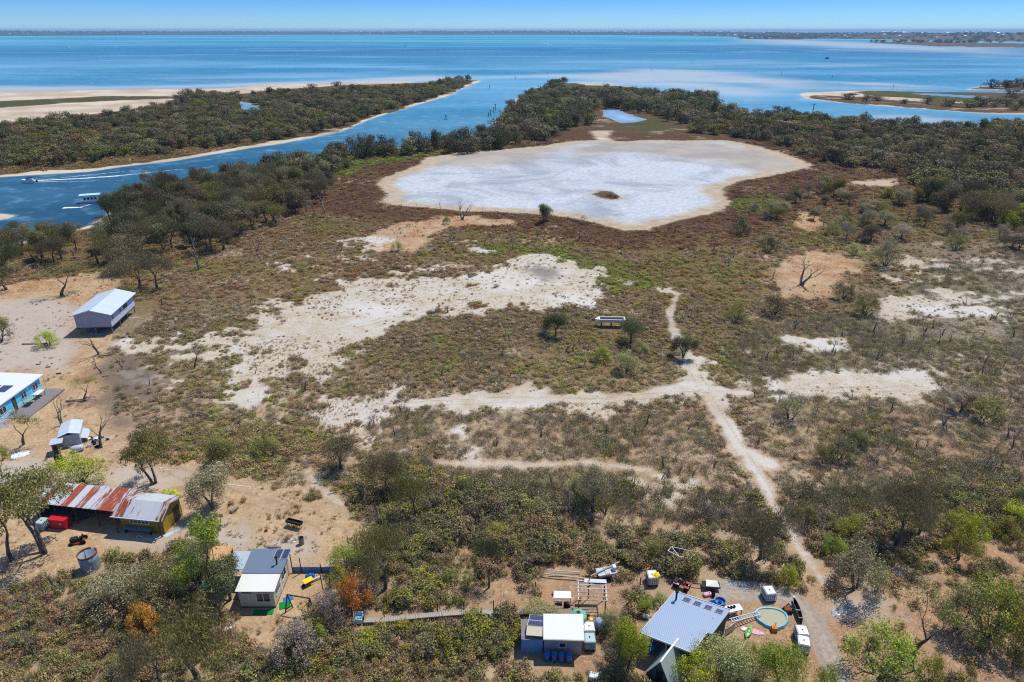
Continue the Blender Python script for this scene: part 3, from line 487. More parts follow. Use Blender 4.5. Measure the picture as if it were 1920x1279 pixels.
PAL = dict(dusk=(108, 98, 70), olive=(116, 110, 62), grey=(138, 130, 96), green=(124, 132, 52), bright=(142, 148, 42), orange=(172, 116, 44), dark=(84, 86, 54), mauve=(126, 110, 98), rust=(132, 98, 60), maroon=(104, 74, 54), sage=(128, 124, 80), brown=(134, 110, 78), moss=(124, 118, 46), ash=(146, 130, 108))
PALNAME = dict(dusk='grey-brown', olive='olive', grey='grey-green', green='leaf-green', bright='bright yellow-green', orange='orange', dark='dark green', mauve='mauve-grey', rust='rust-brown', maroon='dark red-brown', sage='sage', brown='brown', moss='mossy green', ash='ash-grey')
FK = 1.75
def tintof(pal, r=rnd, j=.12):
    k = FK * (1 + r.uniform(-j, j)); c = lin(*PAL[pal]); return (c[0] * k, c[1] * k * (1 + r.uniform(-.04, .04)), c[2] * k, 1.0)
# ------------------------------------------------------------------ countless plants: points + geometry nodes, one object of kind stuff
def scatter(name, P, rz, sc, idx, col, protos):
    """P (n,3), sc (n,3)"""
    me = bpy.data.meshes.new(name); me.vertices.add(len(P)); me.vertices.foreach_set('co', np.asarray(P, np.float32).ravel())
    a = me.attributes.new('rz', 'FLOAT_VECTOR', 'POINT'); r3 = np.zeros((len(P), 3), np.float32); r3[:, 2] = rz; a.data.foreach_set('vector', r3.ravel())
    a = me.attributes.new('sc', 'FLOAT_VECTOR', 'POINT'); a.data.foreach_set('vector', np.asarray(sc, np.float32).ravel())
    a = me.attributes.new('pi', 'INT', 'POINT'); a.data.foreach_set('value', np.asarray(idx, np.int32))
    a = me.attributes.new('tint', 'FLOAT_COLOR', 'POINT'); a.data.foreach_set('color', np.asarray(col, np.float32).ravel())
    pc = bpy.data.collections.new(name + '_kinds')
    for i, m in enumerate(protos): pc.objects.link(bpy.data.objects.new('%s_kind_%02d' % (name, i), m))
    o = link(name, me); g = bpy.data.node_groups.new(name, 'GeometryNodeTree')
    g.interface.new_socket('Geometry', in_out='INPUT', socket_type='NodeSocketGeometry'); g.interface.new_socket('Geometry', in_out='OUTPUT', socket_type='NodeSocketGeometry')
    N = g.nodes.new; L = g.links.new
    gi, go = N('NodeGroupInput'), N('NodeGroupOutput'); ip = N('GeometryNodeInstanceOnPoints'); ci = N('GeometryNodeCollectionInfo')
    ci.inputs['Collection'].default_value = pc; ci.inputs['Separate Children'].default_value = True; ci.inputs['Reset Children'].default_value = True
    def na(n_, t_):
        q = N('GeometryNodeInputNamedAttribute'); q.data_type = t_; q.inputs[0].default_value = n_; return q.outputs[0]
    L(gi.outputs[0], ip.inputs['Points']); L(ci.outputs[0], ip.inputs['Instance']); ip.inputs['Pick Instance'].default_value = True
    L(na('pi', 'INT'), ip.inputs['Instance Index']); L(na('rz', 'FLOAT_VECTOR'), ip.inputs['Rotation']); L(na('sc', 'FLOAT_VECTOR'), ip.inputs['Scale'])
    L(ip.outputs[0], go.inputs[0])
    o.modifiers.new('plants', 'NODES').node_group = g
    return tag(o, kind='stuff')
# ------------------------------------------------------------------ labels that single one plant out: by look, then by counting away from a landmark
LAND = []       # (phrase, x, y)
def lm(phrase, u, v): x, y = G(u, v); LAND.append((phrase, x, y))
PLANTS = []     # (object, look, noun, x, y, group)
ORD = ['nearest', 'second nearest', 'third nearest', 'fourth nearest', 'fifth nearest', 'sixth nearest', 'seventh nearest', 'eighth nearest', 'ninth nearest', 'tenth nearest', 'eleventh nearest', 'twelfth nearest', 'thirteenth nearest', 'fourteenth nearest', 'fifteenth nearest', 'sixteenth nearest', 'seventeenth nearest', 'eighteenth nearest']
def label_plants():
    G1 = {}
    for o, look, noun, x, y, grp in PLANTS:
        L = min(LAND, key=lambda l: math.hypot(l[1] - x, l[2] - y) / math.hypot(x, y)); G1.setdefault((look, noun, L[0]), []).append((math.hypot(L[1] - x, L[2] - y), o, grp))
    for (look, noun, ph), l in G1.items():
        l.sort(key=lambda q: q[0])
        for i, (d, o, grp) in enumerate(l):
            if len(l) == 1: o['label'] = f'{look} {noun}, only such one near {ph}'
            elif i < len(ORD): o['label'] = f'{look} {noun}, {ORD[i]} such one to {ph}'
            else: o['label'] = f'{look} {noun}, farther out from {ph}'
            o['group'] = grp
for q in [('the rusty roofed shed', 200, 960), ('the big gum left of the rusty shed', 40, 1000), ('the roofless water tank', 172, 1065), ('the cream shack', 480, 1080), ('the timber swing frame', 560, 1120), ('the green lawn mats', 500, 1155), ('the boardwalk', 800, 1155), ('the left end of the boardwalk', 690, 1160), ('the white shed with solar panels', 1040, 1210), ('the open timber frame', 1105, 1100), ('the big grey roofed house', 1280, 1180), ('the green A-frame hut', 1245, 1262), ('the round pool', 1450, 1160), ('the stacked white tanks', 1390, 1200), ('the scrap heap', 1590, 1165), ('the bare goal frame', 1275, 1050), ('the red quad bike', 1275, 1098), ('the blue house', 50, 760), ('the house on stilts', 195, 610), ('the small tin shed', 140, 825), ('the long timber trough', 553, 985), ('the twisted gum by the track', 1735, 1200), ('the big she-oak at the track', 1430, 1020), ('the tall dark she-oak clump', 1695, 1000), ('the white trough on posts', 1147, 610), ('the cross tracks', 1300, 720), ('the houseboat', 170, 380), ('the cabin cruiser', 57, 345), ('the green channel beacon', 836, 222), ('the salt lake island', 1140, 368), ('the west tip of the salt lake', 712, 345), ('the north inlet of the salt lake', 1130, 262), ('the east tip of the salt lake', 1525, 309), ('the south shore of the salt lake', 1170, 432), ('the round lagoon', 1180, 216), ('the white sand clearing', 1640, 345), ('the orange clearing', 1530, 510), ('the tan clearing by the lake', 750, 445), ('the round sand flat', 1040, 530), ('the sandy river landing', 380, 345), ('the left edge of the bay shore', 60, 470), ('the bright fallen logs', 1120, 940), ('the right end of the heath', 1850, 700), ('the pale sand strip', 1600, 730), ('the slim young she-oak', 917, 1095), ('the bright wattle row', 1800, 1010), ('the right power pole', 1522, 222), ('the river mouth', 930, 200)]: lm(*q)
NOUN = dict(gum='gum tree', sheoak='she-oak', paper='paperbark', wattle='wattle bush', slender='slim she-oak', sparse='thin gum sapling')
def topz(u, vb, vt):
    x, y = G(u, vb); k = (CY - vt) / F; return H + y * (k * CP - SP) / (CP + k * SP)
def ppm(u, v):
    x, y = G(u, v); return F / (y * CP + H * SP)
NTREE = [0]
CLEAR = []      # (x, y, r) kept free of scrub
def tree(kind, x, y, wd, ht, pal, group, proto=None, look=None, rz=None, lean=0.0, dim=1):
    tm, cm = TREES[kind][NTREE[0] % 3 if proto is None else proto]; NTREE[0] += 1
    o = empty({'gum': 'gum_tree', 'sheoak': 'sheoak_tree', 'paper': 'paperbark_tree', 'wattle': 'wattle_bush', 'slender': 'sheoak_tree', 'sparse': 'gum_sapling'}[kind], (x, y, drop(x, y) - .05), rnd.uniform(0, 6.28) if rz is None else rz)
    o.scale = (wd, wd, ht); o['category'] = 'bush' if kind == 'wattle' else 'tree'
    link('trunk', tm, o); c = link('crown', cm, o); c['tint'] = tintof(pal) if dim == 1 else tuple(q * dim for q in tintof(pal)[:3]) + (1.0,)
    size = ('tall ' if ht > 7.5 else 'low ' if ht < 3.2 else '')
    PLANTS.append((o, look or (size + PALNAME[pal]), NOUN[kind], x, y, group)); return o
def htree(kind, u, vb, vt, wpx, pal, group='trees around the bush blocks', **kw):
    x, y = G(u, vb); ht = max(1.0, topz(u, vb, vt) * .93); wd = wpx / ppm(u, vb); CLEAR.append((x, y, wd * .22)); return tree(kind, x, y, wd, ht, pal, group, **kw)
HERO = [('gum', 85, 1035, 868, 125, 'olive'), ('gum', 22, 1050, 900, 90, 'sage'), ('wattle', 150, 908, 846, 88, 'bright'), ('gum', 290, 907, 798, 80, 'olive'), ('paper', 402, 952, 872, 80, 'grey'), ('gum', 405, 1112, 966, 105, 'green'), ('gum', 372, 1095, 1018, 70, 'sage'), ('paper', 432, 1128, 1048, 84, 'dark'),
    ('wattle', 230, 1140, 1062, 110, 'grey'), ('wattle', 305, 1150, 1050, 90, 'sage'), ('sheoak', 370, 1275, 1140, 135, 'olive'), ('sheoak', 300, 1290, 1180, 90, 'dusk'), ('wattle', 275, 1192, 1130, 54, 'orange'), ('wattle', 385, 1160, 1110, 60, 'dusk'), ('sheoak', 722, 1105, 985, 92, 'olive'), ('sheoak', 690, 1120, 1040, 60, 'dusk'), ('sparse', 690, 1020, 950, 66, 'sage'), ('wattle', 655, 1068, 1012, 66, 'green'), ('wattle', 668, 1150, 1070, 62, 'orange'), ('wattle', 640, 1100, 1060, 46, 'moss'), ('wattle', 622, 1172, 1105, 66, 'mauve'), ('wattle', 560, 1235, 1165, 84, 'mauve'), ('wattle', 590, 1215, 1160, 50, 'green'),
    ('slender', 917, 1100, 1008, 50, 'dark'), ('sheoak', 725, 926, 850, 70, 'dusk'), ('sheoak', 778, 976, 880, 66, 'olive'), ('wattle', 1014, 1164, 1126, 64, 'sage'), ('wattle', 1142, 1185, 1140, 40, 'sage'), ('paper', 1180, 1258, 1164, 66, 'bright'), ('wattle', 1150, 1262, 1205, 66, 'dusk'), ('paper', 1345, 1285, 1200, 92, 'sage'), ('wattle', 1385, 1292, 1222, 56, 'olive'), ('wattle', 1300, 1300, 1222, 80, 'bright'), ('paper', 1455, 1298, 1206, 84, 'green'), ('wattle', 1405, 1230, 1200, 26, 'green'), ('wattle', 1545, 1300, 1245, 50, 'green'),
    ('wattle', 1645, 1268, 1172, 122, 'green'), ('gum', 1712, 1232, 1098, 110, 'olive'), ('wattle', 1845, 1192, 1082, 118, 'green'), ('wattle', 1795, 1185, 1095, 84, 'sage'), ('wattle', 1738, 1282, 1222, 52, 'bright'), ('wattle', 1905, 1232, 1150, 66, 'moss'), ('wattle', 1925, 1160, 1120, 50, 'dark'), ('wattle', 1605, 1108, 1010, 92, 'grey'), ('wattle', 1642, 1112, 1062, 36, 'bright'), ('sheoak', 1680, 1022, 900, 100, 'dusk'), ('sheoak', 1722, 1000, 920, 66, 'dark'), ('sheoak', 1425, 1048, 938, 86, 'dusk'), ('wattle', 1475, 1100, 1058, 36, 'bright'), ('wattle', 1800, 1050, 985, 64, 'moss'), ('wattle', 1790, 1010, 955, 56, 'moss'), ('wattle', 1822, 1020, 962, 50, 'bright'), ('wattle', 1885, 1015, 972, 58, 'moss'), ('wattle', 1905, 985, 940, 56, 'bright'), ('wattle', 1865, 965, 925, 44, 'olive'), ('wattle', 1915, 945, 915, 44, 'dark'),
    ('wattle', 1480, 787, 735, 54, 'grey'), ('wattle', 1845, 785, 738, 66, 'olive'), ('paper', 1800, 772, 728, 50, 'ash'), ('wattle', 1575, 862, 822, 56, 'dark'), ('wattle', 1545, 868, 828, 40, 'olive'), ('wattle', 1605, 840, 805, 40, 'dark'), ('paper', 1040, 630, 582, 48, 'dark'), ('paper', 1180, 642, 594, 44, 'dark'), ('paper', 1283, 672, 628, 48, 'dark'), ('wattle', 1172, 698, 655, 46, 'sage'), ('wattle', 1128, 678, 648, 36, 'green'), ('wattle', 1200, 660, 635, 30, 'sage'), ('paper', 1022, 418, 380, 34, 'dark'), ('sparse', 1092, 418, 398, 24, 'dusk'), ('gum', 118, 556, 494, 80, 'dark'), ('sheoak', 262, 548, 474, 84, 'dusk'), ('sheoak', 295, 540, 470, 60, 'dusk'), ('gum', 45, 835, 768, 64, 'olive'), ('gum', 4, 896, 832, 44, 'green'), ('wattle', 2, 640, 582, 46, 'olive'), ('gum', 160, 750, 706, 48, 'moss'), ('paper', 420, 876, 815, 66, 'olive'), ('paper', 640, 880, 820, 56, 'dusk'), ('wattle', 500, 850, 815, 50, 'olive'), ('wattle', 930, 1010, 985, 60, 'moss'), ('paper', 1115, 960, 880, 60, 'grey'), ('wattle', 1080, 935, 890, 50, 'sage'), ('wattle', 1225, 1040, 1005, 50, 'olive'), ('wattle', 1510, 985, 945, 40, 'olive'), ('wattle', 1560, 1040, 1000, 44, 'green'), ('wattle', 1590, 1010, 965, 50, 'moss'), ('wattle', 1440, 472, 440, 34, 'dark'), ('wattle', 1388, 440, 402, 36, 'dark'), ('wattle', 1560, 440, 415, 28, 'sage'), ('wattle', 1600, 480, 455, 34, 'sage'), ('wattle', 1580, 560, 520, 44, 'dusk'), ('wattle', 1620, 590, 545, 50, 'olive'), ('wattle', 1660, 500, 440, 44, 'grey'), ('wattle', 1380, 600, 560, 40, 'olive'), ('wattle', 1450, 590, 545, 46, 'dusk'), ('wattle', 745, 472, 450, 24, 'sage'), ('wattle', 838, 420, 402, 16, 'green'), ('wattle', 240, 560, 530, 40, 'olive'), ('wattle', 90, 650, 618, 40, 'bright'), ('wattle', 1240, 1135, 1110, 34, 'green'), ('wattle', 1210, 1150, 1120, 28, 'green')]
for h in HERO: htree(*h)
# dead trees and charred stumps: (u, base v, top v, dark?)
DEADS = [(866, 412, 362, 1), (187, 664, 588, 1), (116, 800, 742, 1), (188, 842, 752, 1), (1505, 535, 462, 0), (1450, 522, 492, 0), (1545, 425, 388, 0), (190, 700, 660, 1), (230, 690, 655, 1), (1060, 970, 905, 0), (1130, 935, 880, 0), (940, 935, 890, 1), (280, 722, 690, 1), (845, 450, 412, 0), (1085, 450, 400, 0), (1105, 455, 415, 0), (1340, 470, 430, 0), (1365, 500, 455, 0), (640, 470, 432, 0), (545, 470, 440, 0), (590, 470, 450, 1), (390, 470, 400, 0), (375, 505, 440, 1), (480, 470, 420, 0), (420, 450, 400, 0), (1180, 460, 430, 0), (1010, 445, 420, 0), (960, 468, 430, 0), (1700, 415, 360, 0), (1380, 770, 745, 1), (1680, 845, 800, 0), (365, 690, 640, 1), (478, 700, 670, 1), (1060, 660, 625, 1), (610, 400, 340, 0), (585, 410, 360, 0), (560, 400, 355, 0), (1770, 800, 740, 0), (805, 895, 855, 1), (1400, 960, 905, 1), (690, 440, 410, 0), (825, 392, 372, 0), (905, 394, 384, 1), (780, 385, 372, 0), (450, 800, 770, 1), (300, 820, 785, 1), (700, 800, 770, 1), (1240, 900, 870, 1), (1580, 935, 900, 1), (1640, 620, 575, 0), (1780, 640, 600, 0), (1300, 600, 565, 0), (1560, 660, 620, 1), (1850, 880, 830, 0)]
for i, (u, vb, vt, dk) in enumerate(DEADS):
    x, y = G(u, vb); ht = topz(u, vb, vt); o = link('dead_tree', DEAD[(4 + i % 4 if i % 3 else 4 + i % 2) if dk else i % 4]); o.location = (x, y, drop(x, y) - .05); o.scale = (ht * (1.5 if u in (1505, 866) else 1.0),) * 2 + (ht,); o.data = DEAD[1] if u in (1505, 866) else o.data; o.rotation_euler = (0, 0, rnd.uniform(0, 6.28)); o['category'] = 'dead tree'
    PLANTS.append((o, 'dark charred leafless' if dk else 'pale leafless', 'dead tree', x, y, 'dead trees standing in the heath'))
# groves: outline, spacing m, crown width, height, kinds, palettes
GROVES = [([(185, 425), (240, 378), (330, 352), (420, 340), (520, 312), (610, 303), (650, 315), (615, 350), (605, 400), (560, 405), (480, 440), (430, 470), (380, 485), (300, 470), (250, 500), (215, 520), (200, 470), (195, 440)], 5.6, (5, 8.5), (5.5, 9), ('sheoak', 'paper', 'sheoak', 'gum'), ('dusk', 'dusk', 'dusk', 'olive', 'grey', 'dark'), 'trees of the near river bank'),
    ([(-150, 520), (0, 470), (60, 452), (112, 444), (185, 440), (215, 470), (190, 500), (110, 505), (40, 525), (0, 560), (-150, 620)], 6.5, (5, 8), (5, 8), ('sheoak', 'gum', 'paper'), ('olive', 'dark', 'olive', 'dusk'), 'trees of the near river bank'),
    ([(640, 292), (720, 286), (800, 278), (880, 268), (940, 250), (960, 262), (950, 280), (880, 288), (800, 290), (700, 298), (620, 302)], 6.0, (6, 9), (8, 11), ('sheoak', 'sheoak', 'paper'), ('dusk', 'dusk', 'dark'), 'row of trees between river and salt lake'),
    ([(930, 250), (945, 222), (965, 198), (990, 182), (1020, 176), (1130, 178), (1200, 180), (1280, 184), (1340, 190), (1345, 210), (1390, 222), (1400, 240), (1250, 232), (1240, 218), (1200, 212), (1125, 206), (1105, 218), (1110, 235), (1060, 245), (1040, 262), (960, 272)], 7.6, (7, 12), (7, 11.5), ('sheoak', 'paper', 'gum'), ('dusk', 'dusk', 'olive', 'dark', 'grey'), 'trees of the wood beyond the salt lake'),
    ([(1380, 226), (1455, 218), (1500, 222), (1566, 230), (1650, 234), (1683, 241), (1767, 243), (1804, 240), (1900, 236), (2150, 236), (2250, 455), (1950, 432), (1860, 425), (1770, 400), (1720, 365), (1700, 330), (1640, 318), (1575, 318), (1545, 305), (1430, 265), (1330, 252), (1290, 248), (1300, 236)], 6.6, (6, 10), (5, 8.5), ('sheoak', 'paper', 'sheoak', 'gum'), ('dusk', 'dusk', 'dusk', 'dark', 'olive', 'brown'), 'trees of the wood right of the salt lake'),
    ([(-250, 345), (0, 318), (84, 312), (168, 308), (235, 298), (319, 290), (397, 278), (470, 268), (524, 261), (578, 252), (640, 239), (697, 216), (751, 201), (798, 188), (842, 175), (866, 163), (800, 164), (700, 171), (620, 176), (560, 177), (500, 180), (470, 190), (440, 185), (400, 180), (340, 182), (330, 195), (300, 212), (200, 225), (100, 232), (0, 245), (-250, 262)], 7.2, (6.5, 11), (5.5, 9), ('sheoak', 'paper', 'gum'), ('dusk', 'brown', 'dark', 'olive', 'dusk', 'olive'), 'trees of the wood across the river'),
    ([(1530, 360), (1560, 330), (1600, 335), (1690, 325), (1720, 345), (1700, 360), (1760, 385), (1700, 395), (1560, 370)], 8.5, (5, 8), (4, 6), ('paper', 'gum', 'wattle'), ('green', 'olive', 'moss', 'grey'), 'green trees round the white clearing'),
    ([(1780, 400), (1830, 385), (1950, 390), (2050, 440), (1950, 445), (1860, 430), (1800, 420)], 8, (5, 8), (4, 6), ('paper', 'wattle'), ('moss', 'olive', 'bright', 'green'), 'green trees at the wood edge on the right'),
    ([(1400, 400), (1500, 350), (1560, 370), (1700, 395), (1850, 430), (1950, 445), (1950, 480), (1700, 460), (1560, 450), (1480, 430)], 8.5, (3, 5.5), (2.5, 5), ('paper', 'sheoak', 'wattle'), ('dusk', 'grey', 'ash', 'olive'), 'scattered trees in the right heath'),
    ([(800, 170), (850, 156), (895, 152), (880, 158), (850, 170), (820, 178)], 14, (9, 14), (9, 13), ('sheoak', 'paper'), ('dusk', 'dark'), 'trees at the river mouth point'),
    ([(1030, 164), (1060, 158), (1062, 164), (1034, 170)], 10, (9, 13), (8, 12), ('sheoak',), ('dark',), 'trees at the river mouth point'),
    ([(570, 172), (625, 164), (800, 156), (810, 160), (640, 170), (580, 176)], 34, (9, 12), (7, 10), ('paper',), ('dark', 'dusk'), 'trees on the far sandbank'),
    ([(1560, 184), (1616, 190), (1683, 194), (1784, 200), (1851, 205), (1950, 208), (2200, 210), (2200, 194), (1900, 188), (1800, 196), (1700, 191), (1620, 186)], 15, (8, 13), (5, 8), ('paper', 'sheoak'), ('dusk', 'dusk', 'dark'), 'trees on the flat island'), 
    ([(1842, 166), (1880, 162), (1930, 162), (2200, 160), (2200, 166), (1930, 167.5), (1880, 167)], 16, (9, 15), (8, 12), ('sheoak',), ('dark', 'dusk'), 'trees on the narrow spit'),
    ([(1870, 178), (1950, 176), (2200, 178), (2200, 200), (1950, 188), (1900, 184)], 16, (8, 13), (6, 9), ('sheoak',), ('dark', 'dusk'), 'trees on the flat island'),
    ([(20, 232), (120, 224), (300, 210), (320, 196), (260, 210), (110, 222), (10, 228)], 40, (8, 11), (6, 8), ('paper',), ('dusk', 'mauve'), 'trees on the sandy flat')]
cand = []
for poly, sp, wr, hr, kinds, pals, grp in GROVES:
    q = PG(poly); lo, hi = q.min(0), q.max(0)
    gx, gy = np.meshgrid(np.arange(lo[0], hi[0], sp), np.arange(lo[1], hi[1], sp)); P = np.stack([gx.ravel(), gy.ravel()], 1); P = P + rng.uniform(-.48, .48, P.shape) * sp
    m = (sdf(q, P) > 0) & (watersdf(P) < -2.5); P = P[m]
    m = (fnoise(P, .02, 2) < (.82 if sp < 20 else 2)) & (np.abs(P[:, 0]) < P[:, 1] * .95 + 10); P = P[m]
    uv = [(CX + F * x / (y * CP + H * SP), CY - F * (y * SP - H * CP) / (y * CP + H * SP)) for x, y in P]; P = [p for p, (a, b) in zip(P, uv) if not (128 < a < 205 and 350 < b < 440) and not (300 < a < 392 and 325 < b < 352) and not (1558 < a < 1700 and 330 < b < 368)]
    for x, y in P: cand.append((math.hypot(x, y), x, y, rnd.uniform(*wr), rnd.uniform(*hr), rnd.choice(kinds), rnd.choice(pals), grp))
cand.sort(key=lambda c: c[0])
inframe = lambda x, y, h: abs(x) < .69 * y + 17
nind = 0; rest = []
NIND = 215
for d, x, y, wd, ht, kind, pal, grp in cand:
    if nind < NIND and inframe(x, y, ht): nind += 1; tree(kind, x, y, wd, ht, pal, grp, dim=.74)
    else: rest.append((x, y, wd, ht, pal))
print('trees', len(HERO), 'grove individuals', nind, 'rest', len(rest))
# far shore wood
fp, fs, fc = [], [], []
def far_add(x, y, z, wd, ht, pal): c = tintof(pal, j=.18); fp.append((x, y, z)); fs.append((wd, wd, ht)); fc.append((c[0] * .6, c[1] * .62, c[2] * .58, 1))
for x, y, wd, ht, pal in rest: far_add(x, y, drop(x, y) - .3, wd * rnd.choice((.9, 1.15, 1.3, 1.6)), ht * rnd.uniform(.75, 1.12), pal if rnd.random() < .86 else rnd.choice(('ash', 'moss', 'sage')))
FW = rng.uniform(0, 1, (9000, 2)); FW = np.column_stack([(FW[:, 0] * 2 - 1) * .85, 3300 * (18500 / 3300.) ** FW[:, 1]]); FW[:, 0] *= FW[:, 1]
fwz = watersdf(FW)
hz = lambda P, W: np.clip((-W - 60) / 900, 0, 1) * (np.hypot(P[:, 0], P[:, 1]) > 4500) * (np.clip((P[:, 0] * -1 + 7000) / 6000, .12, 1)) * (14 + 52 * fnoise(P, 1 / 1500.))
hh = hz(FW, fwz); keep = (fwz < -15) & (fwz > -2200) & (fnoise(FW, 1 / 420., 4) < .62)
for (x, y), h_ in zip(FW[keep], hh[keep]): s = rnd.uniform(26, 60) * (.7 if y < 5500 else 1); far_add(x, y, h_ + drop(x, y) - 1, s, rnd.uniform(9, 18), 'dark')
FP = np.array(fp); n = len(FP)
scatter('far_woods', FP, rng.uniform(0, 6.28, n), np.array(fs), rng.integers(0, len(FART), n), np.array(fc), FART)
# ------------------------------------------------------------------ scrub
for u, v, r in [(205, 985, 5), (140, 990, 5), (275, 985, 5), (487, 1110, 3.2), (500, 1075, 3.2), (560, 1110, 3.5), (430, 1080, 2), (197, 615, 6), (225, 600, 6), (250, 580, 5), (40, 770, 6), (5, 790, 6), (80, 740, 5), (140, 830, 4), (170, 835, 3), (1010, 1215, 2.6), (1060, 1215, 3), (1100, 1210, 2), (1280, 1190, 4), (1320, 1170, 4), (1240, 1200, 3), (1260, 1260, 3), (1445, 1160, 4.2), (1395, 1190, 2.5), (1590, 1165, 2.5), (1105, 1110, 2.5), (1070, 1140, 2), (1225, 1094, 2.3), (672, 1172, 1.7), (1040, 1128, 1.5), (1280, 1100, 1.5), (1140, 1075, 1.2), (1335, 1108, 2), (1410, 1190, 2), (1147, 612, 3), (553, 985, 1.5), (172, 1070, 1.6), (1065, 1075, 2), (1400, 1120, 1)]:
    x, y = G(u, v); CLEAR.append((x, y, r))
for u0, v0, u1, v1 in [(690, 1163, 780, 1158), (780, 1158, 870, 1148), (870, 1148, 930, 1145), (930, 1145, 1110, 1142)]:
    for k in range(6): x, y = G(u0 + (u1 - u0) * k / 5, v0 + (v1 - v0) * k / 5); CLEAR.append((x, y, 1.1))
def band(y0, y1, per):
    n = int(2.0 * (.3675 * (y1 * y1 - y0 * y0) + 29 * (y1 - y0)) / per); y = rng.uniform(y0, y1, n * 2); y = y[rng.random(n * 2) < (.735 * y + 29) / (.735 * y1 + 29)][:n]; n = len(y); return np.stack([rng.uniform(-1, 1, n) * (.735 * y + 29), y], 1)
QP = np.concatenate([band(36, 68, .27), band(68, 130, .19), band(130, 220, .48), band(220, 345, 2.0)])
ZS = zones(QP); n3, n4, n5 = fnoise(QP, .35, 9), fnoise(QP, .06, 14), fnoise(QP, .9, 21)
bare = np.maximum.reduce([ZS['sand'] + (n3 - .5) * 3 - .3, ZS['ochre'] + (n3 - .5) * 3, ZS['pale'] + .5])
cl = fnoise(QP * np.array([.8, 1.]), .16, 83); cl = np.where(fnoise(QP, .035, 85) > .46, cl, 0)
pr = np.where(bare > 0, .05 + .3 * np.exp(-np.clip(bare, 0, 50) / 2.6) * (QP[:, 1] > 72) + np.where((cl > .48) & (QP[:, 1] > 72), .45, .03), np.clip(1.1 - 1.2 * np.clip(n3 - .55, 0, 1), 0, 1))

pr = np.where((ZS['dirt'] + (n3 - .5) * 4 > 0), pr * .1, pr)
redzone = csdf(PG([(800, 960), (960, 940), (1330, 985), (1500, 1040), (1400, 1110), (1000, 1100), (820, 1120), (860, 1050)]), QP, 10) > 0
pr = np.where(redzone, np.where(n3 > .46, .2, .75), pr)
burnt_pale = csdf(PG([(1520, 470), (1950, 440), (1950, 640), (1700, 640), (1560, 600)]), QP, 20) > 0
pr = np.where(burnt_pale & (n3 > .47), pr * .3, pr)
pr = np.where((ZS['lake'] > -1.5) | (ZS['water'] > -5) | (ZS['drive'] > -.3) | (ZS['track'] > -.5), 0, pr)
pr = np.where(ZS['beach'] > 0, pr * .08, pr); pr = np.where(ZS['burnt'] > 0, pr * .25, pr)
for x, y, r in CLEAR: pr[(QP[:, 0] - x) ** 2 + (QP[:, 1] - y) ** 2 < r * r] = 0
k = rng.random(len(QP)) < pr; QP, n3, n4, n5 = QP[k], n3[k], n4[k], n5[k]; barek = bare[k] > 0; greenk = ZS['green'][k] > -3; red = redzone[k]
lakek = ZS['lake'][k]
HEATH = csdf(PG([(1370, 640), (1450, 600), (1640, 590), (1750, 500), (2000, 460), (2000, 900), (1750, 930), (1500, 1010), (1430, 930), (1390, 850), (1420, 760), (1380, 720)]), QP, 10) > 0
HEATH |= csdf(PG([(680, 775), (1340, 780), (1360, 890), (1440, 980), (1150, 990), (950, 930), (860, 900), (700, 850)]), QP, 10) > 0
u01 = rng.random(len(QP)); yy = QP[:, 1]
base = np.where(yy < 67, 1.5, np.where(yy < 130, 1.15, np.where(yy < 220, 1.45, 2.3)))
size = base * (.55 + 1.0 * u01 ** 2.2 + .5 * (n4 > .55) * (yy < 80)); size = np.where(barek, size * .5, size); size = np.where((yy > 67) & (yy < 220), size * np.where(u01 > .75, 1.0, .76), size); size = np.where(red, size * 1.1, size)
near_green = (yy < 75) & ~HEATH
def pick(i):
    r = rnd.random()
    if barek[i]: return rnd.choice((3, 4, 3, 2)), rnd.choice(('brown', 'rust', 'brown', 'olive', 'ash', 'rust'))
    if r < (.012 if HEATH[i] else .004) and yy[i] < 200: return rnd.choice((8, 9, 10)), 'ash'
    if HEATH[i]: return (rnd.choice((5, 6)) if r < .64 else rnd.choice((2, 7, 3, 4, 7))), rnd.choice(('ash', 'brown', 'sage', 'dusk', 'ash', 'olive', 'moss' if n4[i] > .5 else 'ash'))
    if greenk[i]: return rnd.choice((0, 1, 3)), rnd.choice(('green', 'olive', 'moss'))
    if yy[i] > 165 and lakek[i] > -22: return rnd.choice((0, 3, 4)), rnd.choice(('maroon', 'maroon', 'rust'))
    if yy[i] > 200: return rnd.choice((0, 1, 3, 4)), (rnd.choice(('rust', 'brown', 'maroon')) if lakek[i] > -40 else rnd.choice(('rust', 'moss', 'brown', 'olive', 'rust')))
    if yy[i] > 125: return rnd.choice((0, 1, 2, 3, 4)), rnd.choice(('rust', 'moss', 'brown', 'olive', 'sage') if n4[i] > .5 else ('rust', 'brown', 'dusk', 'brown', 'ash'))
    if yy[i] > 67: return (rnd.choice((0, 1, 2)) if r < .6 else rnd.choice((3, 4, 7, 5))), rnd.choice(('brown', 'dusk', 'olive', 'brown', 'ash') if n4[i] < .55 else ('olive', 'moss', 'sage', 'brown', 'brown'))
    if red[i]: return rnd.choice((0, 1, 2)), rnd.choice(('dusk', 'brown', 'dusk', 'olive'))
    return (rnd.choice((0, 1, 2)) if r < .86 else rnd.choice((7, 3))), rnd.choice(('olive', 'brown', 'dusk', 'olive', 'brown') if n4[i] < .52 else ('olive', 'moss', 'brown', 'dark', 'dusk'))
PK = [pick(i) for i in range(len(QP))]
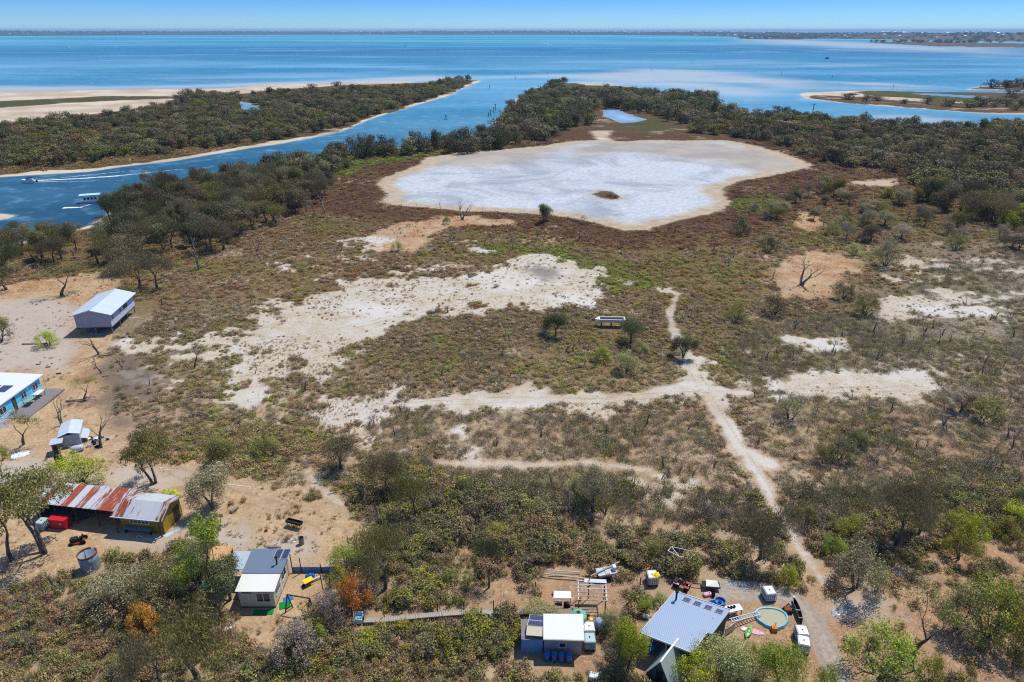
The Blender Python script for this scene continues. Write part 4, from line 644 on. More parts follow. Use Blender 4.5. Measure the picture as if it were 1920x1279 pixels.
# the shrubs that show largest become objects of their own
score = np.where((np.abs(QP[:, 0]) < yy * .68 + 15) & (yy > 40.8) & np.array([p[0] < 3 for p in PK]), size / np.hypot(yy, 50), 0)
big = np.argsort(-score)[:230]; isbig = np.zeros(len(QP), bool); isbig[big] = True
for i in big:
    x, y = QP[i]; o = link('heath_shrub', SHRUBS[int(i) % 4]); s = size[i] * 1.12; o.location = (x, y, -.03); o.rotation_euler = (0, 0, rnd.uniform(0, 6.28)); o.scale = (s, s, s * rnd.uniform(.85, 1.15)); o['tint'] = tintof(PK[i][1]); o['category'] = 'shrub'
    PLANTS.append((o, ('broad ' if s > 2.9 else 'small ' if s < 2.4 else '') + PALNAME[PK[i][1]], 'shrub', x, y, 'shrubs in the near scrub'))
q = ~isbig; n = int(q.sum())
hgt = rng.uniform(.7, 1.15, n); pk0 = np.array([p[0] for p in PK])[q]; dead = pk0 > 7; sz3 = np.where(dead, rng.uniform(.9, 2.2, n), size[q]); hgt = np.where(dead, 1, hgt * np.where(yy[q] > 67, .66, 1))
scatter('heath_scrub', np.column_stack([QP[q], drop(QP[q][:, 0], QP[q][:, 1]) - .03]), rng.uniform(0, 6.28, n), np.column_stack([sz3, sz3, sz3 * hgt]), pk0, np.array([tuple(c_ * (1.08 if 67 < y_ < 330 else 1.0) for c_ in tintof(p[1])[:3]) + (1.0,) for p, y_ in zip(PK, yy)])[q], SCRUB)
print('scrub', n)

# dry straw tufts and weeds on the trodden ground
TP = np.concatenate([band(36, 80, .3), band(80, 200, 2.2)]); TZ = zones(TP); tn = fnoise(TP, .25, 31)
on = (np.maximum.reduce([TZ['ochre'], TZ['dirt'], TZ['sand'] - 1]) > -2) & (TZ['drive'] < -.6) & (TZ['pale'] < .5) & (rng.random(len(TP)) < np.where(tn > .5, .75, .25)) & (TZ['water'] < -4)
for x, y, r in CLEAR:
    if r > 1.5: on &= (TP[:, 0] - x) ** 2 + (TP[:, 1] - y) ** 2 > (r * .9) ** 2
TP = TP[on]; n = len(TP); STRAW = dict(a=(206, 172, 122), b=(188, 150, 104), c=(152, 132, 96), d=(120, 122, 66), e=(120, 98, 76))
tc = np.array([[*(c * rnd.uniform(.9, 1.3) for c in lin(*STRAW[rnd.choice('aabbccdee')])[:3]), 1] for _ in range(n)])
scatter('dry_grass', np.column_stack([TP, np.full(n, -.02)]), rng.uniform(0, 6.28, n), np.column_stack([.2 + .6 * rng.random(n) ** 2] * 2 + [rng.uniform(.08, .34, n)]), rng.integers(0, 4, n), tc, [SCRUB[3], SCRUB[4], SCRUB[5], SCRUB[6]])
# ================================================================== BUILT THINGS
class MB:
    def __init__(s): s.v, s.f = [], []
    def add(s, V, Fc):
        o = len(s.v); s.v += [tuple(p) for p in V]; s.f += [tuple(i + o for i in q) for q in Fc]; return s
    def box(s, x0, x1, y0, y1, z0, z1): return s.hexa([(x0, y0, z0), (x1, y0, z0), (x1, y1, z0), (x0, y1, z0)], [(x0, y0, z1), (x1, y0, z1), (x1, y1, z1), (x0, y1, z1)])
    def hexa(s, b, t): return s.add(list(b) + list(t), [(3, 2, 1, 0), (4, 5, 6, 7), (0, 1, 5, 4), (1, 2, 6, 5), (2, 3, 7, 6), (3, 0, 4, 7)])
    def slab(s, q, th):
        """quad or polygon q (top face) with thickness th below"""
        n = len(q); V = list(q) + [(x, y, z - th) for x, y, z in q]
        return s.add(V, [tuple(range(n)), tuple(range(2 * n - 1, n - 1, -1))] + [(i, i + n, (i + 1) % n + n, (i + 1) % n) for i in range(n)])
    def prism(s, pts, z0, z1): return s.slab([(x, y, z1) for x, y in pts], z1 - z0)
    def bar(s, a, b, w, h=None):
        a, b = Vector(a), Vector(b); d = (b - a).normalized(); h = h or w
        r = d.cross(Vector((0, 0, 1))); r = r.normalized() if r.length > 1e-4 else Vector((1, 0, 0)); u = r.cross(d)
        q = [(-1, -1), (1, -1), (1, 1), (-1, 1)]; return s.hexa([a + r * i * w / 2 + u * j * h / 2 for i, j in q], [b + r * i * w / 2 + u * j * h / 2 for i, j in q])
    def tube(s, path, r, k=6):
        rr = r if isinstance(r, (list, tuple)) else [r] * len(path)
        V, Fc = tube([tuple(p) for p in path], rr, k); n = len(V)
        return s.add(V.tolist(), Fc.tolist() + [tuple(range(k - 1, -1, -1)), tuple(range(n - k, n))])
    def lathe(s, prof, k=16, c=(0, 0, 0), sx=1, sy=1):
        V = [(c[0] + math.cos(2 * math.pi * j / k) * r * sx, c[1] + math.sin(2 * math.pi * j / k) * r * sy, c[2] + z) for r, z in prof for j in range(k)]
        Fc = [(i * k + j, i * k + (j + 1) % k, (i + 1) * k + (j + 1) % k, (i + 1) * k + j) for i in range(len(prof) - 1) for j in range(k)]
        return s.add(V, Fc)
    def build(s, name, mat, parent=None, bevel=0.0, smooth=False):
        me = bpy.data.meshes.new(name); me.from_pydata(s.v, [], s.f)
        bm = bmesh.new(); bm.from_mesh(me)
        if bevel: bmesh.ops.bevel(bm, geom=bm.edges[:], offset=bevel, segments=2, affect='EDGES', clamp_overlap=True)
        bmesh.ops.recalc_face_normals(bm, faces=bm.faces[:]); bm.to_mesh(me); bm.free()
        if smooth: me.polygons.foreach_set('use_smooth', [True] * len(me.polygons))
        me.materials.append(mat); return link(name, me, parent)
def thing(name, label, cat, x, y, rz=0.0, z=0.0, group=None): return empty(name, (x, y, z + drop(x, y)), rz, label, cat, group)
def one(o, label, cat, x=None, y=None, rz=0.0, z=0.0, group=None):
    if x is not None: o.location = (x, y, z + drop(x, y)); o.rotation_euler = (0, 0, rz)
    return tag(o, label, cat, group)
def copy_tree(o, parent=None):
    c = o.copy(); C.objects.link(c); c.parent = parent
    for ch in o.children: copy_tree(ch, c)
    return c
# ---- materials
def corr(name, a, b, axis='x', rust=None, rustamt=.55, sheet=.9, rough=.45, spec=.4):
    """corrugated sheet: ribs, sheet-to-sheet change of tone, rust streaks running down the fall. axis = direction across the ribs"""
    t = NT(name); p = t.obj(); sp = t.n('SeparateXYZ', {0: p}); ac = sp.outputs[0 if axis == 'x' else 1]
    wv = t.math('SINE', t.math('MULTIPLY', ac, 2 * math.pi / .19))
    sh = t.n('TexWhiteNoise', {'W': t.math('FLOOR', t.math('DIVIDE', ac, sheet))}, noise_dimensions='1D').outputs[0]
    c = t.mix(t.math('ADD', t.math('MULTIPLY', sh, .6), t.math('MULTIPLY', t.noise(p, 2.2, 5, .6), .5)), a, b)
    if rust:
        sc = (3.6, .5, .5) if axis == 'x' else (.5, 3.6, .5)
        st = t.noise(t.n('Mapping', {'Vector': p, 'Scale': sc}).outputs[0], 1.0, 6, .7); f = t.math('ADD', st, t.math('MULTIPLY', t.math('SUBTRACT', sh, .5), .34))
        rc = t.mix(t.step(t.noise(p, 6, 5, .7), .3, .7), rust, tuple(x * 1.9 for x in rust[:3]) + (1,))
        c = t.mix(t.step(f, rustamt - .035, rustamt + .05), c, rc)
    return t.surf(t.bsdf(c, rough, spec, normal=t.bump(wv, .22, .015)))
def solar_mat():
    t = NT('solar_cells'); p = t.obj(); sp = t.n('SeparateXYZ', {0: p})
    gx = t.math('LESS_THAN', t.math('FRACT', t.math('MULTIPLY', sp.outputs[0], 4.)), .07); gy = t.math('LESS_THAN', t.math('FRACT', t.math('MULTIPLY', sp.outputs[1], 4.)), .07)
    return t.surf(t.bsdf(t.mix(t.math('MAXIMUM', gx, gy), lin(44, 56, 84), lin(92, 106, 134)), .3, .5))
M = dict(white=plain('white_sheet', lin(232, 232, 228, .9), .5, .3, var=.08, dirt=lin(196, 190, 180)), cream=plain('cream_board', lin(206, 192, 166, .85), .7, .2, var=.1), timber=plain('weathered_timber', lin(140, 126, 110), .9, .1, var=.3, scale=6), dark=plain('dark_steel', lin(44, 44, 46), .7, .2), black=plain('black_rubber', lin(28, 28, 30), .8, .2), post=plain('dark_timber', lin(86, 74, 62), .9, .1, scale=8), yellow=corr('mustard_shaded_wall', lin(160, 134, 36, .9), lin(124, 104, 32, .9), 'x', lin(110, 84, 40), .62),
    rusty=corr('rusty_roof', lin(214, 216, 216, .8), lin(176, 184, 190, .75), 'x', lin(128, 62, 36, .9), .485), gutter=plain('galvanised', lin(196, 204, 210, .8), .4, .5, var=.12), concrete=plain('concrete', lin(166, 160, 152, .85), .9, .1), slabg=plain('shed_slab', lin(112, 118, 122, .8), .9, .1), red=plain('red_paint', lin(196, 26, 40, .9), .5, .4, var=.12), glass=plain('window_glass', lin(40, 52, 60), .1, .6, var=.1), frame=plain('white_frame', lin(226, 224, 216, .85), .5, .3, var=.05),
    greyroof=corr('slate_grey_roof', lin(112, 128, 146, .85), lin(104, 120, 138, .85), 'x', None, sheet=1.2), creamroof=corr('cream_roof', lin(232, 230, 220, .9), lin(216, 212, 198, .9), 'x', lin(206, 158, 84), .64), stilt_roof=corr('zinc_roof', lin(206, 214, 222, .86), lin(196, 206, 214, .86), 'y', None), stilt_wall=plain('shade_tinted_board', lin(172, 166, 182, .85), .7, .2, var=.06), blue=plain('sky_blue_board', lin(84, 196, 232, 1.0), .6, .3, var=.08), paleblue=plain('pale_blue_board', lin(176, 222, 238, .95), .6, .3, var=.08), zinc=corr('old_zinc', lin(196, 206, 214, .84), lin(170, 182, 194, .8), 'x', None), whiteroof=plain('white_roof', lin(224, 226, 226, .84), .5, .3, var=.06, scale=.6, dirt=lin(216, 216, 210)),
    solar=solar_mat(), shedwall=corr('pale_grey_wall', lin(160, 160, 158, .85), lin(150, 150, 150, .85), 'x', None), bluewall=corr('steel_blue_wall', lin(104, 148, 186, .85), lin(94, 138, 176, .85), 'x', None), ibc=plain('tank_plastic', lin(222, 228, 228, .9), .4, .4, var=.06), ibcg=plain('green_tank_plastic', lin(172, 200, 196, .85), .4, .4, var=.1), cage=plain('cage_steel', lin(146, 152, 160, .7), .4, .5), drum=plain('blue_plastic', lin(40, 88, 152, .85), .35, .5, var=.12), green=plain('green_plastic', lin(126, 176, 148, .85), .5, .3, var=.08), turf=plain('green_turf', lin(22, 128, 60, .9), .95, .1, var=.2, scale=14), tarp=plain('blue_tarp', lin(30, 110, 190, .9), .6, .3, var=.2), hutroof=corr('hut_sheet', lin(170, 184, 178, .85), lin(158, 174, 168, .85), 'y', None), hutdark=plain('hut_green', lin(60, 80, 74), .8, .2), orange=plain('orange_paint', lin(206, 120, 30, .9), .6, .3), yellowp=plain('yellow_plastic', lin(240, 206, 30, .9), .5, .3), lime=plain('lime_plastic', lin(132, 190, 110, .85), .4, .4), poolblue=plain('pool_liner', lin(112, 190, 206, .85), .5, .3, var=.25, scale=2.5), poolwater=plain('murky_water', lin(176, 170, 142, .85), .25, .5, var=.12), rustd=plain('rust', lin(128, 74, 48), .9, .1, var=.35, scale=6), silver=plain('crumpled_sheet', lin(190, 188, 184, .8), .35, .5, var=.2, scale=5), plank=plain('grey_planks', lin(170, 162, 150, .85), .9, .1, var=.2, scale=7), tank=corr('old_tank', lin(150, 160, 172, .8), lin(132, 144, 158, .8), 'y', None), maroon=plain('maroon_paint', lin(140, 44, 56), .4, .5), pink=plain('pink_plastic', lin(214, 160, 170, .9), .5, .3), hull=plain('hull_white', lin(236, 238, 238, .92), .35, .5, var=.05), navy=plain('navy_canvas', lin(34, 56, 84), .7, .2), teal=plain('pale_teal_roof', lin(182, 222, 222, .9), .5, .3, var=.06), bgreen=plain('beacon_green', lin(16, 130, 90), .5, .3), net=plain('awning_cloth', lin(238, 236, 226, .92), .8, .2, var=.08), asphalt=plain('board_dark', lin(124, 118, 116), .9, .1, var=.2))
R8 = rad(-8)
def local(x, y, rz, p): return (x + p[0] * math.cos(rz) - p[1] * math.sin(rz), y + p[0] * math.sin(rz) + p[1] * math.cos(rz))
def windowp(parent, a, b, z0, z1, nrm, bars=1):
    """window on a wall between plan points a and b"""
    a, b, n_ = Vector((*a, 0)), Vector((*b, 0)), Vector((*nrm, 0)).normalized(); f = MB(); o = n_ * .02
    for p, q in ((a + Vector((0, 0, z0)), b + Vector((0, 0, z0))), (a + Vector((0, 0, z1)), b + Vector((0, 0, z1)))): f.bar(p + o, q + o, .07, .07)
    for i in range(bars + 2): p = a.lerp(b, i / (bars + 1)); f.bar(p + o + Vector((0, 0, z0 + .036)), p + o + Vector((0, 0, z1 - .036)), .06)
    w_ = f.build('window', M['frame'], parent); g = MB(); p, q = a + n_ * .012, b + n_ * .012
    g.hexa([(p.x, p.y, z0), (q.x, q.y, z0), (q.x - n_.x * .01, q.y - n_.y * .01, z0), (p.x - n_.x * .01, p.y - n_.y * .01, z0)], [(p.x, p.y, z1), (q.x, q.y, z1), (q.x - n_.x * .01, q.y - n_.y * .01, z1), (p.x - n_.x * .01, p.y - n_.y * .01, z1)]); g.build('pane', M['glass'], w_); return w_
def panel(parent, q, name='solar_panel'):
    """solar panel lying on quad q (top corners, clockwise)"""
    q = [Vector(p) for p in q]; f = MB(); f.slab([tuple(p) for p in q], .04); o = f.build(name, M['frame'], parent)
    c = sum(q, Vector()) / 4; g = MB(); g.slab([tuple(c + (p - c) * .93 + Vector((0, 0, .006))) for p in q], .008); g.build('cells', M['solar'], o); return o
# ---- the rusty shed
s = thing('farm_shed', 'long open shed with patchy rusty tin roof and a mustard yellow room', 'shed', -38.24, 58.23, R8)
MB().hexa([(-5.15, .22, 2.3), (.55, .22, 2.3), (.8, 2.05, 3.3), (-4.7, 2.05, 3.3)], [(-5.15, .22, 2.34), (.55, .22, 2.34), (.8, 2.05, 3.34), (-4.7, 2.05, 3.34)]).hexa([(-4.7, 2.056, 3.3), (.8, 2.056, 3.3), (.8, 4.3, 2.5), (-4.7, 4.3, 2.5)], [(-4.7, 2.056, 3.34), (.8, 2.056, 3.34), (.8, 4.3, 2.54), (-4.7, 4.3, 2.54)]).build('roof', M['rusty'], s)
MB().hexa([(-15.3, 1.0, 2.42), (-4.706, .82, 2.42), (-4.706, 4.4, 2.86), (-15.3, 4.2, 2.86)], [(-15.3, 1.0, 2.46), (-4.706, .82, 2.46), (-4.706, 4.4, 2.9), (-15.3, 4.2, 2.9)]).build('roof', M['rusty'], s)
MB().box(-5.15, .55, .1, .215, 2.25, 2.33).build('gutter', M['gutter'], s); MB().bar((.82, .2, 2.3), (.82, 2.05, 3.34), .03, .14).bar((.82, 2.06, 3.34), (.82, 4.3, 2.52), .03, .14).build('bargeboard', M['gutter'], s)
w = MB().box(-4.6, .4, .75, .83, 0, 2.42).box(-4.6, -4.52, .84, 4.0, 0, 2.5).box(-4.6, .4, 4.01, 4.09, 0, 2.5)
w.build('wall', M['yellow'], s); g = MB(); g.add([(.4, .75, 0), (.4, 4.09, 0), (.4, 4.09, 2.56), (.4, 2.05, 3.28), (.4, .75, 2.55), (.33, .84, 0), (.33, 4.0, 0), (.33, 4.0, 2.5), (.33, 2.05, 3.2), (.33, .84, 2.5)], [(0, 1, 2, 3, 4), (9, 8, 7, 6, 5), (0, 4, 9, 5), (1, 6, 7, 2), (2, 7, 8, 3), (3, 8, 9, 4)]); g.build('gable_wall', corr('mustard_lit_gable', lin(178, 148, 40, .9), lin(146, 122, 36, .9), 'y', lin(110, 84, 40), .64), s)  # gable yellow brighter than the front wall: sun and shade put into the colours
windowp(s, (-3.4, .75), (-1.2, .75), 1.25, 1.8, (0, -1), 4); MB().box(.401, .43, 2.7, 3.7, .05, 1.9).build('door', M['post'], s)
MB().box(-15.1, -4.7, 3.9, 3.98, 0, 2.7).box(-15.1, -15.02, 1.4, 3.89, 0, 2.5).build('back_wall', M['post'], s)
MB().box(-15.0, -4.62, 1.0, 3.88, .02, .06).build('slab', M['slabg'], s)
for x in (-15.0, -12.6, -10.2, -7.6): MB().tube([(x, 1.05, 0), (x, 1.05, 2.42)], .07).build('post', M['post'], s)
for x in (-4.85, .35): MB().tube([(x, .3, 0), (x, .3, 2.28)], .08).build('post', M['rustd'] if x < 0 else M['post'], s)
def at_shed(x, y): return local(-38.24, 58.23, R8, (x, y))
x, y = at_shed(-11.7, .3); s = thing('storage_box', 'bright red steel storage box under the left end of the rusty shed', 'box', x, y, R8)
MB().box(-1, 1, -.45, .45, .12, 1.28).build('body', M['red'], s, bevel=.03); MB().box(-1.04, 1.04, -.5, .5, 1.285, 1.36).build('lid', M['red'], s, bevel=.02); MB().box(.35, .5, -.475, -.453, .75, .95).build('latch', M['frame'], s); MB().box(-.9, .9, -.4, .4, 0, .115).build('base', M['dark'], s)
def ibc(label, x, y, rz=0, mat='ibc', z=0.0, group='white bulk water tanks'):
    s = thing('water_cube', label, 'tank', x, y, rz, z, group)
    MB().box(-.48, .48, -.56, .56, .14, 1.08).build('bottle', M[mat], s, bevel=.07, smooth=False); c = MB()
    for i in range(5):
        zz = .2 + i * .21
        for a, b in (((-.5, -.58), (.5, -.58)), ((.5, -.58), (.5, .58)), ((.5, .58), (-.5, .58)), ((-.5, .58), (-.5, -.58))): c.bar((*a, zz), (*b, zz), .028)
    for i in range(6):
        q = -.5 + i * .2
        for y_ in (-.58, .58): c.bar((q, y_, .14), (q, y_, 1.08), .028)
        for x_ in (-.5, .5): c.bar((x_, q * 1.16, .14), (x_, q * 1.16, 1.08), .028)
    c.build('cage', M['cage'], s); pl = MB().box(-.5, .5, -.6, .6, .08, .13)
    for q in (-.42, 0, .42): pl.box(q - .07, q + .07, -.6, .6, 0, .079)
    pl.build('pallet', M['dark'], s); MB().lathe([(0, .04), (.07, .04), (.07, -.02)], 12, (0, 0, 1.09)).build('cap', M['red' if mat == 'ibc' else 'dark'], s); return s
x, y = at_shed(-13.5, -.1); ibc('pale green caged water tank left of the red storage box', x, y, R8, 'ibcg')
x, y = at_shed(-8.0, -1.7); s = thing('garden_tractor', 'wrecked dark ride-on mower in front of the open shed', 'mower', x, y, .3)
MB().box(-.75, -.05, -.3, .3, .35, .75).build('bonnet', M['dark'], s, bevel=.06); MB().box(.05, .5, -.24, .24, .55, .65).box(.42, .5, -.24, .24, .65, .95).build('seat', M['black'], s); MB().tube([(-.02, 0, .6), (.1, 0, 1.0)], .025).build('steering_column', M['dark'], s); MB().box(-.6, .6, -.45, .45, .18, .3).build('mower_deck', M['rustd'], s)
for wx, wy, r in ((-.6, -.42, .2), (-.6, .42, .2), (.5, -.44, .28), (.5, .44, .28)): MB().lathe([(0, -.08), (r, -.08), (r, .08), (0, .08)], 12).build('wheel', M['black'], s).matrix_basis = Matrix.Translation((wx, wy, r)) @ Matrix.Rotation(math.pi / 2, 4, 'X')
x, y = at_shed(-1.0, -.35); s = thing('steel_trestle', 'pale crossed steel trestle lying in front of the yellow room', 'frame', x, y, R8 - .12)
MB().bar((-1.3, .2, .25), (1.2, -.15, .12), .07).bar((-1.3, -.25, .05), (1.2, .2, .3), .07).bar((-1.25, .2, .25), (-1.25, -.25, .05), .06).build('rail', M['gutter'], s); MB().bar((1.15, .2, .3), (1.15, -.15, .1), .06).bar((0, 0, .16), (.1, .3, .02), .05).build('cross_bar', M['gutter'], s)
x, y = at_shed(1.0, 1.1); s = one(MB().slab([(-.3, -.9, .12), (.3, -.9, .12), (.34, .9, .16), (-.26, .9, .16)], .1).build('roof_panel', M['gutter']), 'long pale panel leaning flat beside the yellow gable end', 'panel', x, y, R8 - .5)
x, y = at_shed(1.6, 2.2); s = thing('timber_stack', 'grey lengths of timber stacked by the yellow gable end', 'timber', x, y, R8 - .62)
for i in range(5): MB().bar((-.25 + i * .12, -1.4 + i * .1, .06 + .05 * (i % 2)), (-.2 + i * .12, 1.5 - i * .12, .1 + .05 * (i % 2)), .1, .07).build('length', M['timber' if i % 2 else 'gutter'], s)
x, y = at_shed(-2.6, .45); s = thing('work_bench', 'cluttered blue-grey bench under the eave of the yellow room', 'bench', x, y, R8)
MB().box(-1.5, 1.7, -.2, .22, .7, .76).build('bench_top', M['bluewall'], s); MB().box(-1.4, -1.3, -.15, .15, 0, .695).box(1.5, 1.6, -.15, .15, 0, .695).build('trestle', M['dark'], s)
# roofless tank
s = thing('water_tank', 'roofless old blue-grey steel tank with a torn rusty rim', 'tank', *G(172, 1066))
t_ = MB(); t_.lathe([(.88, 0), (.9, .6), (.9, 1.3), (.89, 1.9), (.86, 1.9), (.86, .1), (0, .1)], 26); t_.build('shell', M['tank'], s, smooth=True); r_ = MB(); n_ = 26
r_.add([(math.cos(6.283 * i / n_) * q, math.sin(6.283 * i / n_) * q, z_) for q, z_ in ((.91, 1.84), (.925, 2.02), (.84, 2.0), (.85, 1.84)) for i in range(n_)], [(a * n_ + i, a * n_ + (i + 1) % n_, ((a + 1) % 4) * n_ + (i + 1) % n_, ((a + 1) % 4) * n_ + i) for a in range(4) for i in range(n_) if i not in (5, 6, 15)]); r_.build('rim', M['rustd'], s)
# palm
s = thing('palm_tree', 'young palm with arching green fronds behind the rusty shed', 'tree', *G(318, 934))
for i in range(16):
    a = i * 2.4; up = rnd.uniform(.5, 1.3); L_ = rnd.uniform(1.1, 1.5); d = Vector((math.cos(a), math.sin(a), 0)); f = MB()
    pts = [d * (L_ * q) + Vector((0, 0, .35 + up * 1.3 * q - up * 1.1 * q * q)) for q in (0, .25, .5, .75, 1)]; sd_ = Vector((-d.y, d.x, 0))
    for j in range(4):
        for k_ in (-1, 1): w0, w1 = (.06, .2, .2, .13, .02)[j], (.06, .2, .2, .13, .02)[j + 1]; f.add([pts[j], pts[j + 1], pts[j + 1] + sd_ * k_ * w1 - Vector((0, 0, .08)), pts[j] + sd_ * k_ * w0 - Vector((0, 0, .08))], [(0, 1, 2, 3)])
    f.build('frond', FOL, s)['tint'] = tintof('green')
MB().tube([(0, 0, 0), (0, 0, .45)], [.16, .12], 8).build('trunk', BARK, s)
# ---- cream shack
OX, OY = -22.47, 48.58
s = thing('shack', 'cream shack with half slate-grey half white roof and two solar panels', 'house', OX, OY)
MB().box(-3.3, 0, .05, .12, .15, 2.15).box(-3.3, -3.22, .125, 4.6, .15, 2.3).box(-.08, 0, .125, 4.6, .15, 2.2).box(-3.3, 0, 4.61, 4.68, .15, 2.6).build('wall', M['cream'], s)
MB().hexa([(-3.45, -.2, 2.2), (.25, -.2, 2.2), (.25, 1.9, 2.45), (-3.45, 1.9, 2.45)], [(-3.45, -.2, 2.25), (.25, -.2, 2.25), (.25, 1.9, 2.5), (-3.45, 1.9, 2.5)]).build('front_roof', M['creamroof'], s)
MB().hexa([(-3.5, 1.85, 2.52), (.35, 1.85, 2.52), (.4, 4.95, 2.78), (-3.5, 4.95, 2.78)], [(-3.5, 1.85, 2.57), (.35, 1.85, 2.57), (.4, 4.95, 2.83), (-3.5, 4.95, 2.83)]).build('back_roof', M['greyroof'], s)
MB().hexa([(-5.4, 2.6, 2.3), (-3.51, 2.6, 2.3), (-3.51, 4.95, 2.5), (-5.4, 4.95, 2.5)], [(-5.4, 2.6, 2.34), (-3.51, 2.6, 2.34), (-3.51, 4.95, 2.54), (-5.4, 4.95, 2.54)]).build('side_roof', M['zinc'], s)
MB().box(-5.3, -5.22, 2.7, 2.78, 0, 2.28).box(-5.3, -5.22, 4.8, 4.88, 0, 2.42).build('post', M['post'], s); MB().box(-3.3, .0, .05, 4.68, 0, .145).build('base', M['post'], s)
windowp(s, (-1.65, .05), (-.35, .05), .75, 1.85, (0, -1), 1); windowp(s, (-3.0, .05), (-1.9, .05), 1.75, 2.02, (0, -1), 0); windowp(s, (0, .6), (0, 1.7), .9, 1.9, (1, 0), 3); windowp(s, (0, 2.4), (0, 3.6), .9, 1.9, (1, 0), 1)
MB().box(-.001, .03, 1.9, 2.28, .15, 2.0).build('door', M['frame'], s)
zr = lambda y_: 2.57 + (y_ - 1.85) * .26 / 3.1 + .075
for x0 in (-1.0, -.27): panel(s, [(x0, 3.5, zr(3.5)), (x0 + .66, 3.5, zr(3.5)), (x0 + .72, 4.85, zr(4.85)), (x0 + .06, 4.85, zr(4.85))])
MB().tube([(-.42, 2.95, 2.6), (-.42, 2.95, 3.5)], .07, 8).lathe([(0, .16), (.15, .05), (.15, 0)], 10, (-.42, 2.95, 3.5)).build('flue', M['black'], s)
s = one(MB().box(-1.0, .9, -.3, .3, 0, .025).build('lawn_mat', M['turf']), 'long emerald lawn mat below the window of the cream shack', 'mat', OX - .95, OY - .55, .02, .01)
s = one(MB().box(-.5, .5, -.45, .45, 0, .025).build('lawn_mat', M['turf']), 'small green lawn mat at the corner beside the swing frame', 'mat', OX + .75, OY + .35, .3, .01)
s = one(MB().box(-.45, .45, -.3, .3, 0, .03).build('tarpaulin', M['tarp']), 'bright blue sheet on the ground between shack and swing frame', 'tarpaulin', OX + .85, OY + 1.15, .5, .012)
def crumple(name, mat, w_, d_, h_, seed, n=9):
    R_ = np.random.default_rng(seed); me = MB(); V = []
    for i in range(n):
        for j in range(n): a, b = i / (n - 1) - .5, j / (n - 1) - .5; e = max(0, 1 - (abs(a) * 2) ** 3) * max(0, 1 - (abs(b) * 2) ** 3); V.append(((a + R_.normal() * .03) * w_, (b + R_.normal() * .03) * d_, .012 + h_ * e * R_.uniform(.1, 1)))
    me.add(V, [(i * n + j, i * n + j + 1, (i + 1) * n + j + 1, (i + 1) * n + j) for i in range(n - 1) for j in range(n - 1)]); return me.build(name, mat)
one(crumple('tarpaulin', M['tarp'], 1.1, .8, .4, 3), 'crumpled blue tarpaulin beside the grey yard wall', 'tarpaulin', OX + 2.2, OY + 4.1, .2)
s = thing('yard_wall', 'low blue-grey sheet wall running right from the cream shack', 'wall', OX + .3, OY + 4.62)
MB().box(0, 4.3, 0, .05, .02, .75).build('panel', M['bluewall'], s)
for x0 in (.02, .9, 2.9, 4.2): MB().tube([(x0, -.09, 0), (x0, -.09, (2.5 if x0 < .1 else 2.0 if x0 < 1 else 1.2))], .055, 6).build('post', M['post'], s)
for u_, vb, vt, lb in ((606, 1108, 1072, 'bare pole left of the thin gum behind the yard wall'), (655, 1030, 1008, 'single thin post in the open yard by the thin gum'), (619, 1105, 1080, 'leaning pole beside the orange bush in the yard')):
    x, y = G(u_, vb); one(MB().tube([(0, 0, 0), (rnd.uniform(-.1, .1), 0, topz(u_, vb, vt))], .05, 6).build('yard_post', M['post']), lb, 'post', x, y)
s = thing('swing_frame', 'bare dark timber swing frame beside the cream shack', 'swing', OX, OY)
MB().bar((1.38, -.25, 1.95), (3.7, -.75, 1.95), .1).build('top_beam', M['post'], s)
for a, b in (((1.1, -.6, 0), (1.42, -.27, 1.9)), ((1.6, .05, 0), (1.42, -.25, 1.9)), ((3.25, -1.25, 0), (3.66, -.76, 1.9)), ((3.7, -.5, 0), (3.67, -.72, 1.9))): MB().bar(a, b, .09).build('leg', M['post'], s)
MB().bar((1.1, -.6, .3), (1.6, .05, .3), .07).bar((3.25, -1.25, .3), (3.7, -.5, .3), .07).build('brace', M['post'], s)
s = thing('wheelbarrow', 'yellow and grey barrow tipped on the sand of the shack yard', 'wheelbarrow', OX + 2.3, OY + 3.0, .7)
MB().hexa([(-.3, -.2, .3), (.3, -.2, .3), (.3, .2, .3), (-.3, .2, .3)], [(-.45, -.32, .6), (.5, -.32, .6), (.5, .32, .6), (-.45, .32, .6)]).build('tray', M['yellowp'], s); MB().bar((-.4, -.25, .3), (.9, -.28, .5), .05).bar((-.4, .25, .3), (.9, .28, .5), .05).build('handle', M['post'], s); MB().tube([(-.5, -.05, .18), (-.5, .05, .18)], .18, 12).build('wheel', M['black'], s)
s = one(MB().tube([(-.5, 0, .18), (.5, .1, .2)], .16, 10).build('drain_pipe', M['cream']), 'short pale pipe on the sand beside the yellow barrow', 'pipe', OX + 2.9, OY + 3.5, .5)
x, y = G(553, 987); s = thing('feed_trough', 'long dark trough on yellow legs alone in the sandy yard', 'trough', x, y, -.33)
MB().box(-.95, .95, -.28, -.23, .55, .78).box(-.95, .95, .23, .28, .55, .78).box(-.95, -.9, -.225, .225, .55, .78).box(.9, .95, -.225, .225, .55, .78).box(-.95, .95, -.28, .28, .5, .545).build('tub', M['dark'], s)
for x0 in (-.8, -.27, .27, .8):
    for y0 in (-.22, .22): MB().box(x0 - .04, x0 + .04, y0 - .04, y0 + .04, 0, .495).build('leg', M['yellowp'], s)
x, y = G(440, 1060); s = thing('small_shed', 'lean-to with orange sheet roof among the trees left of the cream shack', 'shed', x - 1.2, y - .3, .05)
